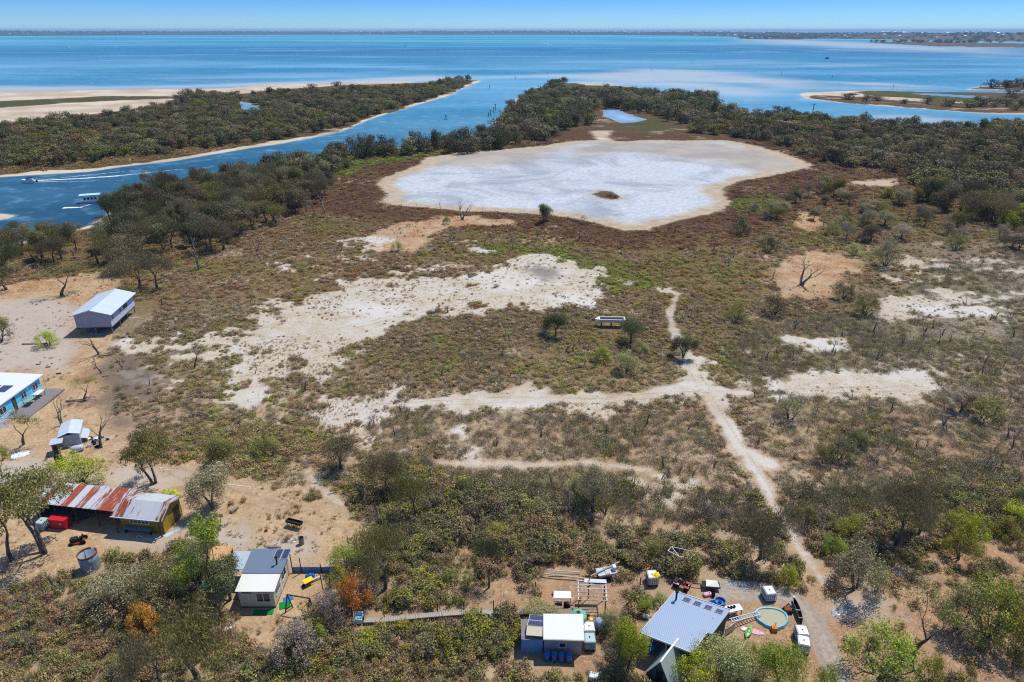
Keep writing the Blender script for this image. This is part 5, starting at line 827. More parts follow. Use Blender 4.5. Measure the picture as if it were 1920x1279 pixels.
MB().hexa([(-1.2, -.9, 1.7), (1.2, -.9, 1.7), (1.2, .9, 2.0), (-1.2, .9, 2.0)], [(-1.2, -.9, 1.74), (1.2, -.9, 1.74), (1.2, .9, 2.04), (-1.2, .9, 2.04)]).build('roof', corr('orange_roof', lin(214, 150, 84, .9), lin(204, 176, 130, .9), 'x', lin(170, 96, 50), .6), s); MB().box(-1.1, 1.1, .75, .82, 0, 1.9).box(-1.1, -1.03, -.8, .74, 0, 1.7).build('wall', M['dark'], s)
for x0 in (-1.08, 1.08): MB().tube([(x0, -.82, 0), (x0, -.82, 1.69)], .05).build('post', M['post'], s)
x, y = G(385, 1100); one(crumple('tarpaulin', plain('green_cover', lin(70, 128, 110), .8, .2), 1.5, 1.2, .9, 8), 'dull green cover thrown over a heap under the gum', 'tarpaulin', x, y)
x, y = G(427, 1180); s = one(MB().box(-.35, .35, -.45, .45, 0, .35).build('styrofoam_crate', M['ibc'], bevel=.03), 'white crate lying in the leaf litter below the cream shack', 'crate', x, y, .6)
x, y = G(510, 1027); s = thing('scrap_pile', 'pile of grey boards and pipes behind the cream shack', 'scrap', x, y, .1)
for i in range(7): MB().bar((rnd.uniform(-1.1, -.3), rnd.uniform(-.4, .4), rnd.uniform(.04, .3)), (rnd.uniform(.2, 1.1), rnd.uniform(-.4, .4), rnd.uniform(.04, .35)), .1, .05).build('board', M['timber'], s)
x, y = G(541, 1013); one(crumple('tin_sheet', M['silver'], 1.5, .8, .22, 12), 'crumpled silver sheeting lying in the yard behind the shack', 'sheet', x, y)
x, y = G(566, 1020); s = thing('oil_drum', 'upright grey open drum in the yard behind the shack', 'drum', x, y); MB().lathe([(.27, 0), (.28, .3), (.27, .6), (.28, .85), (.25, .85), (.25, .1), (0, .1)], 14).build('barrel', M['timber'], s); MB().lathe([(.285, .83), (.285, .88), (.25, .88)], 14).build('rim', M['dark'], s)
x, y = G(440, 958); s = thing('log', 'short grey hollow log on the ground right of the grey paperbark', 'log', x, y, 1.0); MB().tube([(-.5, 0, .2), (.5, .05, .22)], [.22, .19], 10).build('trunk', M['timber'], s)
x, y = G(499, 996); one(MB().box(-.16, .16, -.1, .1, 0, .22).build('brick_block', M['rustd'], bevel=.01), 'small rusty block alone on the pale sand of the yard', 'block', x, y, .4)
for i, (u_, v_, L_, lb) in enumerate(((449, 910, 3.0, 'long white pole edging the yard by the scrub'), (490, 915, 1.0, 'short white pole right of the long white edging pole'), (318, 882, 1.0, 'white pole on the sand behind the palm'), (302, 878, .6, 'stub of white pole left of the pole behind the palm'))):
    x, y = G(u_, v_); one(MB().tube([(-L_ / 2, 0, .06), (L_ / 2, -.12 * L_, .06)], .07, 7).build('edging_pole', M['frame']), lb, 'pole', x, y, -.05, group='white edging poles')
x, y = G(165, 1140)
# ---- house on stilts
SX, SY, SR = -67.89 - 4.2, 109.31 + 3.75, rad(6)
s = thing('stilt_house', 'pale board house on stilts under a pale zinc gable roof', 'house', SX, SY, SR)
b = MB(); b.add([(x_, y_, z_) for y_ in (0, .1) for x_, z_ in ((-6, 1.4), (0, 1.4), (0, 3.8), (-3, 4.66), (-6, 3.8))], [(4, 3, 2, 1, 0), (5, 6, 7, 8, 9), (0, 1, 6, 5), (1, 2, 7, 6), (2, 3, 8, 7), (3, 4, 9, 8), (4, 0, 5, 9)]); b.build('gable_wall', M['stilt_wall'], s)  # gable boards greyed to lilac: shade of the front put into the colour
MB().box(-.1, 0, .11, 10.5, 1.4, 3.78).box(-6, -5.9, .11, 10.5, 1.4, 3.78).box(-5.89, -.11, 10.4, 10.5, 1.4, 3.78).build('wall', plain('sunlit_board', lin(196, 202, 214, .88), .7, .2, var=.05), s); MB().box(-6, 0, 0, 10.5, 1.2, 1.39).build('floor', M['post'], s)  # wall boards a lighter copy, sunlight put into their colour
MB().hexa([(-3, -.4, 4.76), (.55, -.4, 3.74), (.55, 10.9, 3.74), (-3, 10.9, 4.76)], [(-3, -.4, 4.84), (.55, -.4, 3.82), (.55, 10.9, 3.82), (-3, 10.9, 4.84)]).build('roof', M['stilt_roof'], s); MB().hexa([(-6.55, -.4, 3.74), (-3.006, -.4, 4.76), (-3.006, 10.9, 4.76), (-6.55, 10.9, 3.74)], [(-6.55, -.4, 3.82), (-3.006, -.4, 4.84), (-3.006, 10.9, 4.84), (-6.55, 10.9, 3.82)]).build('roof', M['stilt_roof'], s)
MB().bar((-3, -.42, 4.88), (-3, 10.92, 4.88), .2, .06).build('ridge_cap', M['gutter'], s); MB().bar((-3, -.43, 4.78), (.55, -.43, 3.76), .04, .16).bar((-6.55, -.43, 3.76), (-3.03, -.43, 4.78), .04, .16).build('bargeboard', M['frame'], s)
for x0 in (-5.8, -3.0, -.2):
    for y0 in (.2, 3.6, 7.0, 10.3): MB().tube([(x0, y0, 0), (x0, y0, 1.2)], .11, 7).build('stilt', M['timber'], s)
for y0, y1 in ((.6, 1.3), (4.0, 4.7), (5.6, 7.4)): windowp(s, (0, y0), (0, y1), 2.3, 3.3, (1, 0), 1)
x, y = local(SX, SY, SR, (-2.9, 1.2)); one(MB().box(-2.9, 2.2, -1.5, 1.2, 0, .05).build('concrete_pad', M['concrete']), 'bluish concrete pad in the shade under the stilt house', 'slab', x, y, SR, .01)
x, y = G(66, 646); one(MB().box(-2.2, 2.2, -.15, .15, 0, .25).build('sleeper', M['timber']), 'long grey timber sleeper on the pale sand left of the stilt house', 'sleeper', x, y, .02)
for u_, v_, lb in ((72, 684, 'leftmost black mat of three on the sand behind the blue house'), (90, 689, 'middle black mat of three on the sand behind the blue house'), (110, 701, 'rightmost black mat of three on the sand behind the blue house')):
    x, y = G(u_, v_); one(MB().box(-.35, .35, -.18, .18, 0, .1).build('rubber_mat', M['black']), lb, 'mat', x, y, .2, group='black mats on the sand')
# ---- blue house
s = thing('blue_house', 'sky-blue board house with a wide white roof at the left edge', 'house', -71.4, 82.0)
MB().box(-.1, 0, -1.4, 9.4, .2, 2.45).box(-9.0, -.11, 9.3, 9.4, .2, 2.45).box(-9, -.11, -1.4, -1.3, .2, 2.45).build('wall', M['blue'], s); MB().box(-9, .001, -1.41, 9.41, 0, .195).build('base', M['concrete'], s); MB().box(.003, .02, -1.4, 9.4, .2, .85).build('lower_cladding', M['paleblue'], s)
MB().hexa([(-9.6, -2.0, 2.75), (.12, -2.0, 2.5), (.35, 10.1, 2.5), (-9.6, 10.5, 2.75)], [(-9.6, -2.0, 2.83), (.12, -2.0, 2.58), (.35, 10.1, 2.58), (-9.6, 10.5, 2.83)]).build('roof', M['whiteroof'], s); MB().bar((.14, -2.0, 2.52), (.38, 10.1, 2.52), .05, .14).build('gutter', M['frame'], s)
for y0, y1 in ((.4, 1.7), (5.0, 6.0), (7.6, 8.7)): windowp(s, (0.02, y0), (.02, y1), 1.0, 2.0, (1, 0), 1)
MB().box(.021, .05, 3.1, 3.85, .22, 2.1).build('door', M['post'], s); MB().box(.06, 3.1, 1.2, 9.9, .05, .2).build('deck', M['asphalt'], s)
for y0 in (6.2, 9.9): MB().tube([(.3, y0, .2), (.3, y0, 2.49)], .04, 6).build('veranda_post', M['frame'], s)
for k_ in range(3): panel(s, [(-6.6 + k_ * 1.75, 4.2, 2.84 - (3 + k_ * 1.75) * .024), (-5.0 + k_ * 1.75, 4.2, 2.84 - (4.6 + k_ * 1.75) * .024), (-5.0 + k_ * 1.75, 6.4, 2.84 - (4.6 + k_ * 1.75) * .024), (-6.6 + k_ * 1.75, 6.4, 2.84 - (3 + k_ * 1.75) * .024)])
for y0, lb in ((3.2 + 2.0, 'green-topped table on the deck nearer the door of the blue house'), (7.4, 'white-topped table at the far window on the blue house deck')):
    s = thing('deck_table', lb, 'table', -71.4 + .85, 82.0 + y0, 0, .2); MB().box(-.45, .45, -.8, .8, .7, .75).build('table_top', M['green' if y0 < 6 else 'frame'], s)
    for a in (-.38, .38):
        for b_ in (-.7, .7): MB().box(a - .03, a + .03, b_ - .03, b_ + .03, 0, .695).build('leg', M['dark'], s)
s = thing('white_fence', 'pale solid fence panel below the blue house', 'fence', -70.6, 79.6, rad(62)); MB().box(-3.4, 1.9, -.03, .03, .05, 1.15).build('panel', M['white'], s)
for x0 in (-3.3, -1.5, .2, 1.85): MB().box(x0 - .05, x0 + .05, .035, .12, 0, 1.2).build('post', M['frame'], s)
x, y = G(40, 852); one(crumple('plastic_sheet', M['white'], 2.2, 1.4, .2, 21), 'white plastic sheeting scattered on the sand below the blue house', 'sheet', x, y, .5)
# ---- small tin shed and junk
s = thing('tin_shed', 'small grey zinc shed with a gable roof and porch room', 'shed', -58.0, 76.2, rad(24))
MB().box(-1.1, -1.02, 0, 3.4, 0, 1.8).box(1.02, 1.1, 0, 3.4, 0, 1.8).box(-1.01, 1.01, 0, .08, 0, 1.8).box(-1.01, 1.01, 3.32, 3.4, 0, 1.8).build('wall', M['zinc'], s)
MB().hexa([(-1.3, -.2, 1.8), (0, -.2, 2.2), (0, 3.6, 2.2), (-1.3, 3.6, 1.8)], [(-1.3, -.2, 1.85), (0, -.2, 2.25), (0, 3.6, 2.25), (-1.3, 3.6, 1.85)]).hexa([(.004, -.2, 2.2), (1.3, -.2, 1.8), (1.3, 3.6, 1.8), (.004, 3.6, 2.2)], [(.004, -.2, 2.25), (1.3, -.2, 1.85), (1.3, 3.6, 1.85), (.004, 3.6, 2.25)]).build('roof', M['stilt_roof'], s)
MB().box(-1.9, -1.15, -1.4, -.05, 0, 1.6).build('porch', M['timber'], s); MB().slab([(-2.05, -1.55, 1.68), (-.6, -1.55, 1.68), (-.6, -.0, 1.74), (-2.05, 0, 1.74)], .05).build('porch_roof', M['gutter'], s); MB().box(-1.75, -1.3, -1.43, -1.405, .05, 1.4).build('door', M['dark'], s)
MB().slab([(1.12, .4, .9), (1.9, .4, .6), (1.9, 3.0, .6), (1.12, 3.0, .9)], .04).build('side_awning', M['gutter'], s)
s = thing('gas_tank', 'pale grey cylinder tank lying beside the junk of the tin shed', 'tank', -56.6, 75.1, .4); MB().lathe([(0, -.75), (.3, -.7), (.42, -.5), (.42, .5), (.3, .7), (0, .75)], 16).build('shell', M['gutter'], s, smooth=True).matrix_basis = Matrix.Translation((0, 0, .48)) @ Matrix.Rotation(math.pi / 2, 4, 'Y'); MB().box(-.5, -.4, -.3, .3, 0, .2).box(.4, .5, -.3, .3, 0, .2).build('cradle', M['dark'], s)
for i in range(14):
    a, b_ = rnd.uniform(-1.5, 1.5), rnd.uniform(-1.0, 1.3); kind = i % 5; nm, mt = (('rubbish_bag', 'black'), ('rubbish_bag', 'drum'), ('crate', 'white'), ('car_tyre', 'black'), ('bucket', 'ibc'))[kind]
    x, y = -55.6 + a, 76.9 + b_
    if kind < 2: o = crumple(nm, M[mt], .6, .5, .55, 60 + i, 6)
    elif kind == 2: o = MB().box(-.25, .25, -.2, .2, 0, .3).build(nm, M[mt], bevel=.02)
    elif kind == 3: o = MB().lathe([(.18, 0), (.3, .02), (.32, .1), (.3, .18), (.18, .2), (.16, .1), (.18, 0)], 14).build(nm, M[mt])
    else: o = MB().lathe([(0, .02), (.13, .02), (.17, .34), (.15, .34), (.12, .05)], 12).build(nm, M[mt])
    one(o, ('black rubbish bag in the junk heap behind the tin shed', 'blue rubbish bag in the junk heap behind the tin shed', 'white crate in the junk heap behind the tin shed', 'old car tyre in the junk heap behind the tin shed', 'pale bucket in the junk heap behind the tin shed')[kind], nm.split('_')[-1], x, y, rnd.uniform(0, 3), group=('black bags by the tin shed', 'blue bags by the tin shed', 'crates by the tin shed', 'tyres by the tin shed', 'buckets by the tin shed')[kind])
x, y = G(112, 868); s = thing('fuel_tank', 'black round fuel tank half hidden by the bright wattle', 'tank', x, y); MB().lathe([(0, 1.25), (.3, 1.2), (.45, 1.0), (.45, .25), (.3, .05), (0, .0)], 16).build('shell', M['black'], s, smooth=True)
# ---- white shed with solar panels
WX, WY = .8, 43.22
s = thing('white_shed', 'white roofed sheet shed with a blue annexe and solar panels', 'shed', WX, WY)
MB().box(2.0, 5.3, 0, .07, 0, 2.2).box(5.23, 5.3, .075, 2.0, 0, 2.3).box(2.0, 2.07, .075, 2.0, 0, 2.3).box(2.0, 5.3, 2.01, 2.08, 0, 2.4).build('wall', M['shedwall'], s)
MB().hexa([(1.9, -.32, 2.22), (5.4, -.45, 2.22), (5.55, 2.15, 2.5), (2.0, 2.2, 2.5)], [(1.9, -.32, 2.29), (5.4, -.45, 2.29), (5.55, 2.15, 2.57), (2.0, 2.2, 2.57)]).build('roof', M['whiteroof'], s); MB().bar((1.9, -.36, 2.22), (5.4, -.49, 2.22), .05, .1).build('gutter', M['cream'], s)
MB().box(.02, 1.9, .12, .19, 0, 1.7).box(.02, .09, .195, 2.2, 0, 1.7).box(.02, 1.9, 2.21, 2.28, 0, 1.7).build('annexe_wall', M['bluewall'], s); MB().slab([(.0, .1, 1.72), (1.92, .1, 1.72), (1.92, 2.35, 1.76), (.0, 2.35, 1.76)], .04).build('annexe_roof', M['asphalt'], s)
MB().slab([(.42, .3, 2.05), (1.95, .1, 2.1), (2.1, .95, 2.28), (.52, 1.15, 2.22)], .04).build('awning', M['cream'], s)
for k_ in range(2): q0, q1 = .98 + k_ * .56, .98 + k_ * .56 + .54; panel(s, [(.52 + k_ * .16, q0 + .2, 2.25 + k_ * .09), (2.02 + k_ * .04, q0 - .01, 2.3 + k_ * .09), (2.06 + k_ * .04, q1 - .01, 2.38 + k_ * .09), (.64 + k_ * .16, q1 + .2, 2.33 + k_ * .09)])
MB().bar((.1, .15, 1.7), (.1, .15, 2.2), .05).bar((.6, 1.2, 1.75), (.6, 1.2, 2.24), .05).build('bracket', M['frame'], s)
windowp(s, (3.3, 0), (3.9, 0), .9, 1.5, (0, -1), 0)
for i, lb in enumerate(('leftmost blue drum along the front of the white shed', 'second blue drum from the left along the white shed', 'third blue drum from the left along the white shed', 'rightmost blue drum along the front of the white shed')):
    s = thing('water_drum', lb, 'drum', WX + 2.25 + i * .62, WY - .55 - .06 * i, 0, 0, 'blue drums by the white shed'); MB().lathe([(0, 0), (.27, 0), (.29, .1), (.29, .8), (.26, .9), (0, .9)], 16).build('barrel', M['drum'], s, smooth=False); MB().lathe([(0, .95), (.22, .95), (.24, .9)], 14).build('lid', M['tarp'], s)
ibc('pale green caged tank at the right wall of the white shed, nearer one', WX + 6.08, WY + .95, .02, 'ibcg'); ibc('pale caged tank behind the green one at the white shed', WX + 6.15, WY + 2.2, .02, 'ibc')
s = thing('rain_tank', 'round ribbed green plastic rain tank behind the white shed', 'tank', WX + 5.25, WY + 3.0); MB().lathe([(.74, 0), (.75, .4), (.72, .43), (.75, .46), (.75, .9), (.72, .93), (.75, .96), (.75, 1.55), (.7, 1.62)], 24).build('shell', M['green'], s, smooth=True); l_ = MB().lathe([(.74, 1.6), (.4, 1.82), (.12, 1.9), (0, 1.9)], 24)
for i in range(8): a = i * math.pi / 4; l_.bar((math.cos(a) * .12, math.sin(a) * .12, 1.93), (math.cos(a) * .72, math.sin(a) * .72, 1.64), .06, .04)
l_.build('dome_top', M['green'], s); MB().lathe([(0, .06), (.14, .06), (.14, 0)], 12, (.0, 0, 1.92)).build('hatch', M['dark'], s)
x, y = G(1124, 1178); s = thing('rain_tank', 'small pale blue round tank right of the green rain tank', 'tank', x, y); MB().lathe([(.45, 0), (.45, .9), (.3, 1.1), (0, 1.15)], 16).build('shell', plain('pale_blue_plastic', lin(168, 186, 216, .9), .4, .4), s, smooth=True)
x, y = G(1108, 1172); one(MB().tube([(0, 0, 0), (0, 0, .75)], .17, 10).build('gas_bottle', M['yellowp']), 'yellow gas bottle between the green tank and the pale tank', 'bottle', x, y)
x, y = G(1113, 1273); one(MB().box(-.35, .35, -.3, .3, 0, .5).build('meter_box', M['ibc'], bevel=.03), 'white box in the litter below the dark bare shrub', 'box', x, y, -.3)
# ---- boardwalk
s = thing('boardwalk', 'grey plank walkway winding through the scrub to the deck', 'boardwalk', -13.7, 46.75)
bp = [(-13.69, 46.45), (-11.9, 46.5), (-9.44, 46.85), (-7.06, 47.15), (-4.37, 47.4), (-1.78, 47.45)]
for k_, (a, b_) in enumerate(zip(bp[:-1], bp[1:])):
    p, q = Vector((a[0] + 13.7, a[1] - 46.75, .4)), Vector((b_[0] + 13.7, b_[1] - 46.75, .4)); d = (q - p).normalized(); nn = Vector((-d.y, d.x, 0)) * .55; m_ = MB(); L_ = (q - p).length; c_ = int(L_ / .16)
    for i in range(c_): m_.bar(p + d * ((i + .5) * L_ / c_) + Vector((0, 0, rnd.uniform(-.008, .008))) , p + d * ((i + .5) * L_ / c_) + nn + Vector((0, 0, rnd.uniform(-.008, .008))), .145, .03)
    m_.build('planking', M['plank'], s); MB().bar(p - Vector((0, 0, .09)), q - Vector((0, 0, .09)), .08, .1).bar(p + nn - Vector((0, 0, .09)), q + nn - Vector((0, 0, .09)), .08, .1).build('bearer', M['post'], s)
    MB().tube([(p.x, p.y, 0), (p.x, p.y, .26)], .06).tube([(p.x + nn.x, p.y + nn.y, 0), (p.x + nn.x, p.y + nn.y, .26)], .06).build('support', M['post'], s)
for u_, v_ in ((720, 1160), (820, 1147), (869, 1146), (925, 1143)): x, y = G(u_, v_, .3); MB().tube([(x + 13.7, y + .15 - 46.75, 0), (x + 13.72, y + .15 - 46.75, 1.3)], .05).build('post', M['post'], s)
s = thing('timber_deck', 'straight grey board deck between the walkway and the open frame', 'deck', -1.7, 47.35)
m_ = MB()
for i in range(56): m_.box(i * .16, i * .16 + .145, 0, .72, .45, .485)
m_.build('boards', M['timber'], s); MB().box(0, 8.95, .0, .07, .2, .445).box(0, 8.95, .65, .72, .2, .445).build('bearer', M['post'], s)
for x0 in (.1, 2.2, 4.4, 6.6, 8.8): MB().box(x0 - .06, x0 + .06, .08, .2, 0, .44).box(x0 - .06, x0 + .06, .5, .62, 0, .44).build('support', M['post'], s)
x, y = G(672, 1166); s = thing('box_trailer', 'pale blue box trailer at the left end of the walkway', 'trailer', x, y, .08); MB().box(-.42, .42, -.5, -.45, .3, .75).box(-.42, .42, .45, .5, .3, .75).box(-.42, -.37, -.449, .449, .3, .75).box(.37, .42, -.449, .449, .3, .75).box(-.36, .36, -.44, .44, .3, .34).build('tray', M['paleblue'], s); MB().tube([(-.52, 0, .25), (-.44, 0, .25)], .25, 14).build('wheel', M['black'], s); MB().tube([(.44, 0, .25), (.52, 0, .25)], .25, 14).build('wheel', M['black'], s); MB().bar((0, .5, .32), (0, 1.2, .3), .07).build('drawbar', M['dark'], s)
x, y = G(655, 1150); one(crumple('tin_sheet', M['timber'], 1.3, 1.5, .6, 33), 'grey weathered cover over a heap under the orange bush', 'cover', x, y, .5)
x, y = G(922, 1166); s = thing('water_cask', 'white narrow cask standing below the right end of the walkway', 'cask', x, y); MB().lathe([(0, 0), (.2, 0), (.22, .5), (.18, .95), (0, 1.0)], 12).build('shell', M['ibc'], s, smooth=True); MB().lathe([(0, .06), (.07, .06), (.07, 0)], 8, (0, 0, .99)).build('cap', M['drum'], s)
x, y = G(669, 1196); one(MB().box(-.25, .25, -.2, .2, 0, .25).build('lime_crate', plain('pale_lime', lin(206, 212, 120, .9), .6, .3), bevel=.02), 'pale lime crate in the scrub below the box trailer', 'crate', x, y, .4)
# ---- open timber frame, awning, poles, drone-like boat frame
s = thing('pergola', 'open unroofed timber frame with pale rafters right of the awning', 'frame', 6.2, 48.0, rad(-2))
for x0, y0, h in ((.05, .05, 1.9), (2.55, .0, 1.9), (.15, 1.75, 2.2), (2.6, 1.7, 2.2), (1.1, 1.8, 2.6)): MB().tube([(x0, y0, 0), (x0, y0, h)], .05, 6).build('post', M['post'], s)
for k_ in range(6): y0 = -.3 + k_ * .42; z0 = 1.93 + k_ * .06; MB().bar((-.1 - (.5 if k_ == 4 else 0), y0, z0), (2.75, y0 - .05, z0), .07, .05).build('rafter', M['gutter' if k_ > 2 else 'plank'], s)
MB().bar((-.02, -.35, 1.88), (.1, 1.9, 2.18), .07).bar((2.6, -.35, 1.88), (2.65, 1.85, 2.18), .07).build('beam', M['frame'], s); MB().slab([(.6, 1.6, 2.26), (2.75, 1.55, 2.26), (2.7, 1.95, 2.32), (.65, 2.0, 2.32)], .03).build('roof_sheet', M['gutter'], s)
MB().box(.02, .34, .5, .8, .9, 1.3).build('cabinet', M['orange'], s)
s = thing('awning_shelter', 'white cloth awning over dark seats left of the timber frame', 'shelter', 4.75, 48.62, rad(-2)); MB().slab([(-.85, -.25, 1.45), (.85, -.25, 1.45), (.8, .45, 1.65), (-.8, .45, 1.65)], .05).build('canopy', M['net'], s)
for x0 in (-.8, .8):
    for y0 in (-.2, .4): MB().tube([(x0 * .97, y0, 0), (x0 * .97, y0, 1.44)], .025).build('post', M['frame'], s)
MB().box(-.7, .0, -.1, .3, .3, .5).build('bench', M['navy'], s); MB().box(.15, .7, -.15, .2, 0, .6).build('cabinet', M['dark'], s)
x, y = G(1037, 1128); one(MB().lathe([(0, 0), (.14, .05), (.2, .2), (.14, .35), (0, .4)], 14).build('marker_buoy', M['red'], smooth=True), 'small round red float at the left of the white awning', 'buoy', x, y, 0, .7)
for (a, b_, r_, mt, lb) in (((1016, 1075, .2), (1116, 1087, .2), .07, 'cream', 'longest cream pole lying left of the timber frame'), ((1026, 1069, .1), (1088, 1073, .1), .06, 'gutter', 'grey metal length behind the longest cream pole'), ((1030, 1075, .1), (1080, 1077, .1), .06, 'timber', 'weathered pole beside the longest cream pole')):
    p, q = G(a[0], a[1], a[2]), G(b_[0], b_[1], b_[2]); one(MB().tube([(p[0], p[1], a[2]), (q[0], q[1], b_[2])], r_, 7).build('timber_pole', M[mt]), lb, 'pole')
s = thing('boat_trailer', 'old grey aluminium dinghy on a dark trailer under crossed spars', 'boat', 9.55, 52.6, .2); MB().hexa([(-.9, -.35, .4), (.6, -.35, .4), (.6, .35, .4), (-.9, .35, .4)], [(-1.1, -.55, .85), (.9, -.5, .85), (.9, .5, .85), (-1.1, .55, .85)]).build('hull', M['gutter'], s); MB().box(-.3, .1, -.48, .48, .86, .92).build('thwart', M['cream'], s); MB().tube([(-.1, -.62, .25), (-.1, -.52, .25)], .25, 12).build('wheel', M['black'], s); MB().tube([(-.1, .52, .25), (-.1, .62, .25)], .25, 12).build('wheel', M['black'], s); MB().bar((-1.1, 0, .35), (1.5, 0, .35), .1).build('drawbar', M['dark'], s)
MB().bar((-1.9, -.5, 1.0), (1.5, .75, 1.05), .12, .06).build('spar', M['plank'], s); MB().box(.5, .85, -.25, .25, .9, 1.35).build('outboard', M['ibc'], s, bevel=.04)
s = ibc('lone white caged tank with yellow plastic on top by the bushes', 13.9, 51.9, .05); x, y = 14.2, 51.75
one(crumple('plastic_sheet', M['yellowp'], .8, .6, .25, 5, 6), 'bright yellow plastic heaped on the lone caged tank', 'sheet', x, y, .3, 1.09)
x, y = G(1256, 1108); one(MB().tube([(0, 0, 0), (.0, 0, 1.7)], .05, 6).build('yard_post', M['post']), 'thin dark post left of the lone caged tank', 'post', G(1199, 1108)[0], G(1199, 1108)[1])
x, y = G(1003, 1113); one(MB().tube([(0, 0, 0), (.05, 0, 1.5)], .045, 6).build('yard_post', M['post']), 'thin dark post left of the timber frame poles', 'post', x, y)
s = thing('goal_frame', 'bare white pipe frame like a goal among the shrubs', 'frame', 16.0, 54.7); gp = [(-.1, -.2, 0), (-.1, -.2, 1.7), (.4, .4, 1.7), (2.8, -.4, 1.7), (1.9, -1.35, 1.7), (2.1, -1.4, 0), (.85, -1.0, 1.7)]
MB().tube([gp[0], gp[1]], .04).build('post', M['frame'], s); MB().tube([gp[5], gp[4]], .04).build('post', M['frame'], s); MB().tube([gp[1], gp[2], gp[3], gp[4]], .04).tube([gp[1], gp[6], gp[4]], .04).tube([gp[2], gp[6]], .04).tube([gp[0], (.75, -.5, .1)], .035).build('top_rail', M['frame'], s)
# ---- big grey house
s = thing('grey_house', 'big house with a wide slate-grey skillion roof and four solar panels', 'house', 17.3, 44.84)
A, B, Cc, D, E_, Fp = (-2.18, 3.04, 2.75), (2.25, .83, 2.75), (-.03, -1.76, 2.66), (-.51, -1.64, 2.66), (-2.22, -3.65, 2.6), (-6.21, -1.55, 2.6)
MB().slab([A, Fp, E_, D, Cc, B], .08).build('roof', corr('slate_sheet', lin(146, 164, 188, .88), lin(140, 158, 182, .88), 'x', None, sheet=1.5), s)
for p, q in ((A, B), (Fp, E_), (E_, D), (A, Fp)):
    p, q = Vector(p), Vector(q); n_ = (q - p).cross(Vector((0, 0, 1))).normalized(); c0 = Vector((-2, -.5, 2.7)); n_ = n_ if (p - c0).dot(n_) > 0 else -n_; MB().bar(p + n_ * .03 - Vector((0, 0, .03)), q + n_ * .03 - Vector((0, 0, .03)), .05, .17).build('fascia', M['frame'], s)
m_ = MB()
def wallseg(p, q, z1=2.5): m_.bar((p[0], p[1], z1 / 2), (q[0], q[1], z1 / 2), .1, z1)
wallseg((-2.1, 2.7), (1.8, .78)); wallseg((1.9, .6), (-.2, -1.6)); wallseg((-.6, -1.75), (-2.2, -3.25)); wallseg((-2.4, -3.2), (-3.95, -2.4)); wallseg((-4.05, -2.2), (-3.2, -1.0)); wallseg((-3.3, -.85), (-4.6, .2)); wallseg((-4.6, .35), (-2.25, 2.7)); m_.build('wall', M['hutdark'], s)
for p in ((-6.0, -1.45), (-4.1, -2.45)): MB().box(p[0] - .05, p[0] + .05, p[1] - .05, p[1] + .05, 0, 2.53).build('veranda_post', M['frame'], s)
e1 = (Vector(B) - Vector(A)).normalized(); e2 = (Vector(Fp) - Vector(A)).normalized()
for k_ in range(4):
    o_ = Vector(A) + e1 * (1.0 + k_ * .98) + e2 * (.32 + .02 * k_) + Vector((0, 0, .07)); panel(s, [tuple(o_), tuple(o_ + e1 * .66), tuple(o_ + e1 * .66 + e2 * .5), tuple(o_ + e2 * .5)])
p = Vector(A) + e1 * .55 + e2 * 1.0; MB().tube([p, p + Vector((0, 0, .95))], .08, 8).lathe([(0, .18), (.17, .06), (.17, 0)], 10, tuple(p + Vector((0, 0, .95)))).build('flue', M['black'], s)
x, y = 17.3 - 4.9, 44.84 - .9; one(crumple('tarpaulin', M['tarp'], 1.2, 1.0, .9, 15), 'blue tarpaulin heap in the shade under the grey house veranda', 'tarpaulin', x, y, .4)
s = thing('side_fence', 'pale board fence stub at the right corner of the grey house', 'fence', 17.3 + 1.95, 44.84 + .4, rad(33)); MB().box(0, 1.3, -.03, .03, .05, .95).build('boards', M['cream'], s); MB().box(1.2, 1.3, .035, .12, 0, 1.0).build('post', M['post'], s)
x, y = 17.3 - 1.6, 44.84 + 3.2
s = thing('frame_hut', 'steep green-grey A-frame hut at the bottom of the yard', 'hut', 17.3 - 4.98, 44.84 - 4.5, rad(-39.8)); hl = 2.95
for sx_ in (-1, 1): MB().hexa([(sx_ * .02, -.15, 2.55), (sx_ * 1.35, -.15, .02), (sx_ * 1.35, hl, .02), (sx_ * .02, hl, 2.55)], [(sx_ * .02, -.15, 2.63), (sx_ * 1.42, -.15, .06), (sx_ * 1.42, hl, .06), (sx_ * .02, hl, 2.63)]).build('roof', M['hutroof'], s)
MB().add([(-1.25, 0, 0), (1.25, 0, 0), (0, 0, 2.42), (-1.25, .06, 0), (1.25, .06, 0), (0, .06, 2.42)], [(0, 1, 2), (5, 4, 3), (0, 3, 4, 1), (1, 4, 5, 2), (2, 5, 3, 0)]).build('front_wall', M['hutdark'], s); MB().box(-.3, .3, -.03, -.002, .02, 1.5).build('door', M['black'], s); MB().bar((0, -.17, 2.65), (0, hl + .02, 2.65), .16, .05).build('ridge_cap', M['frame'], s)
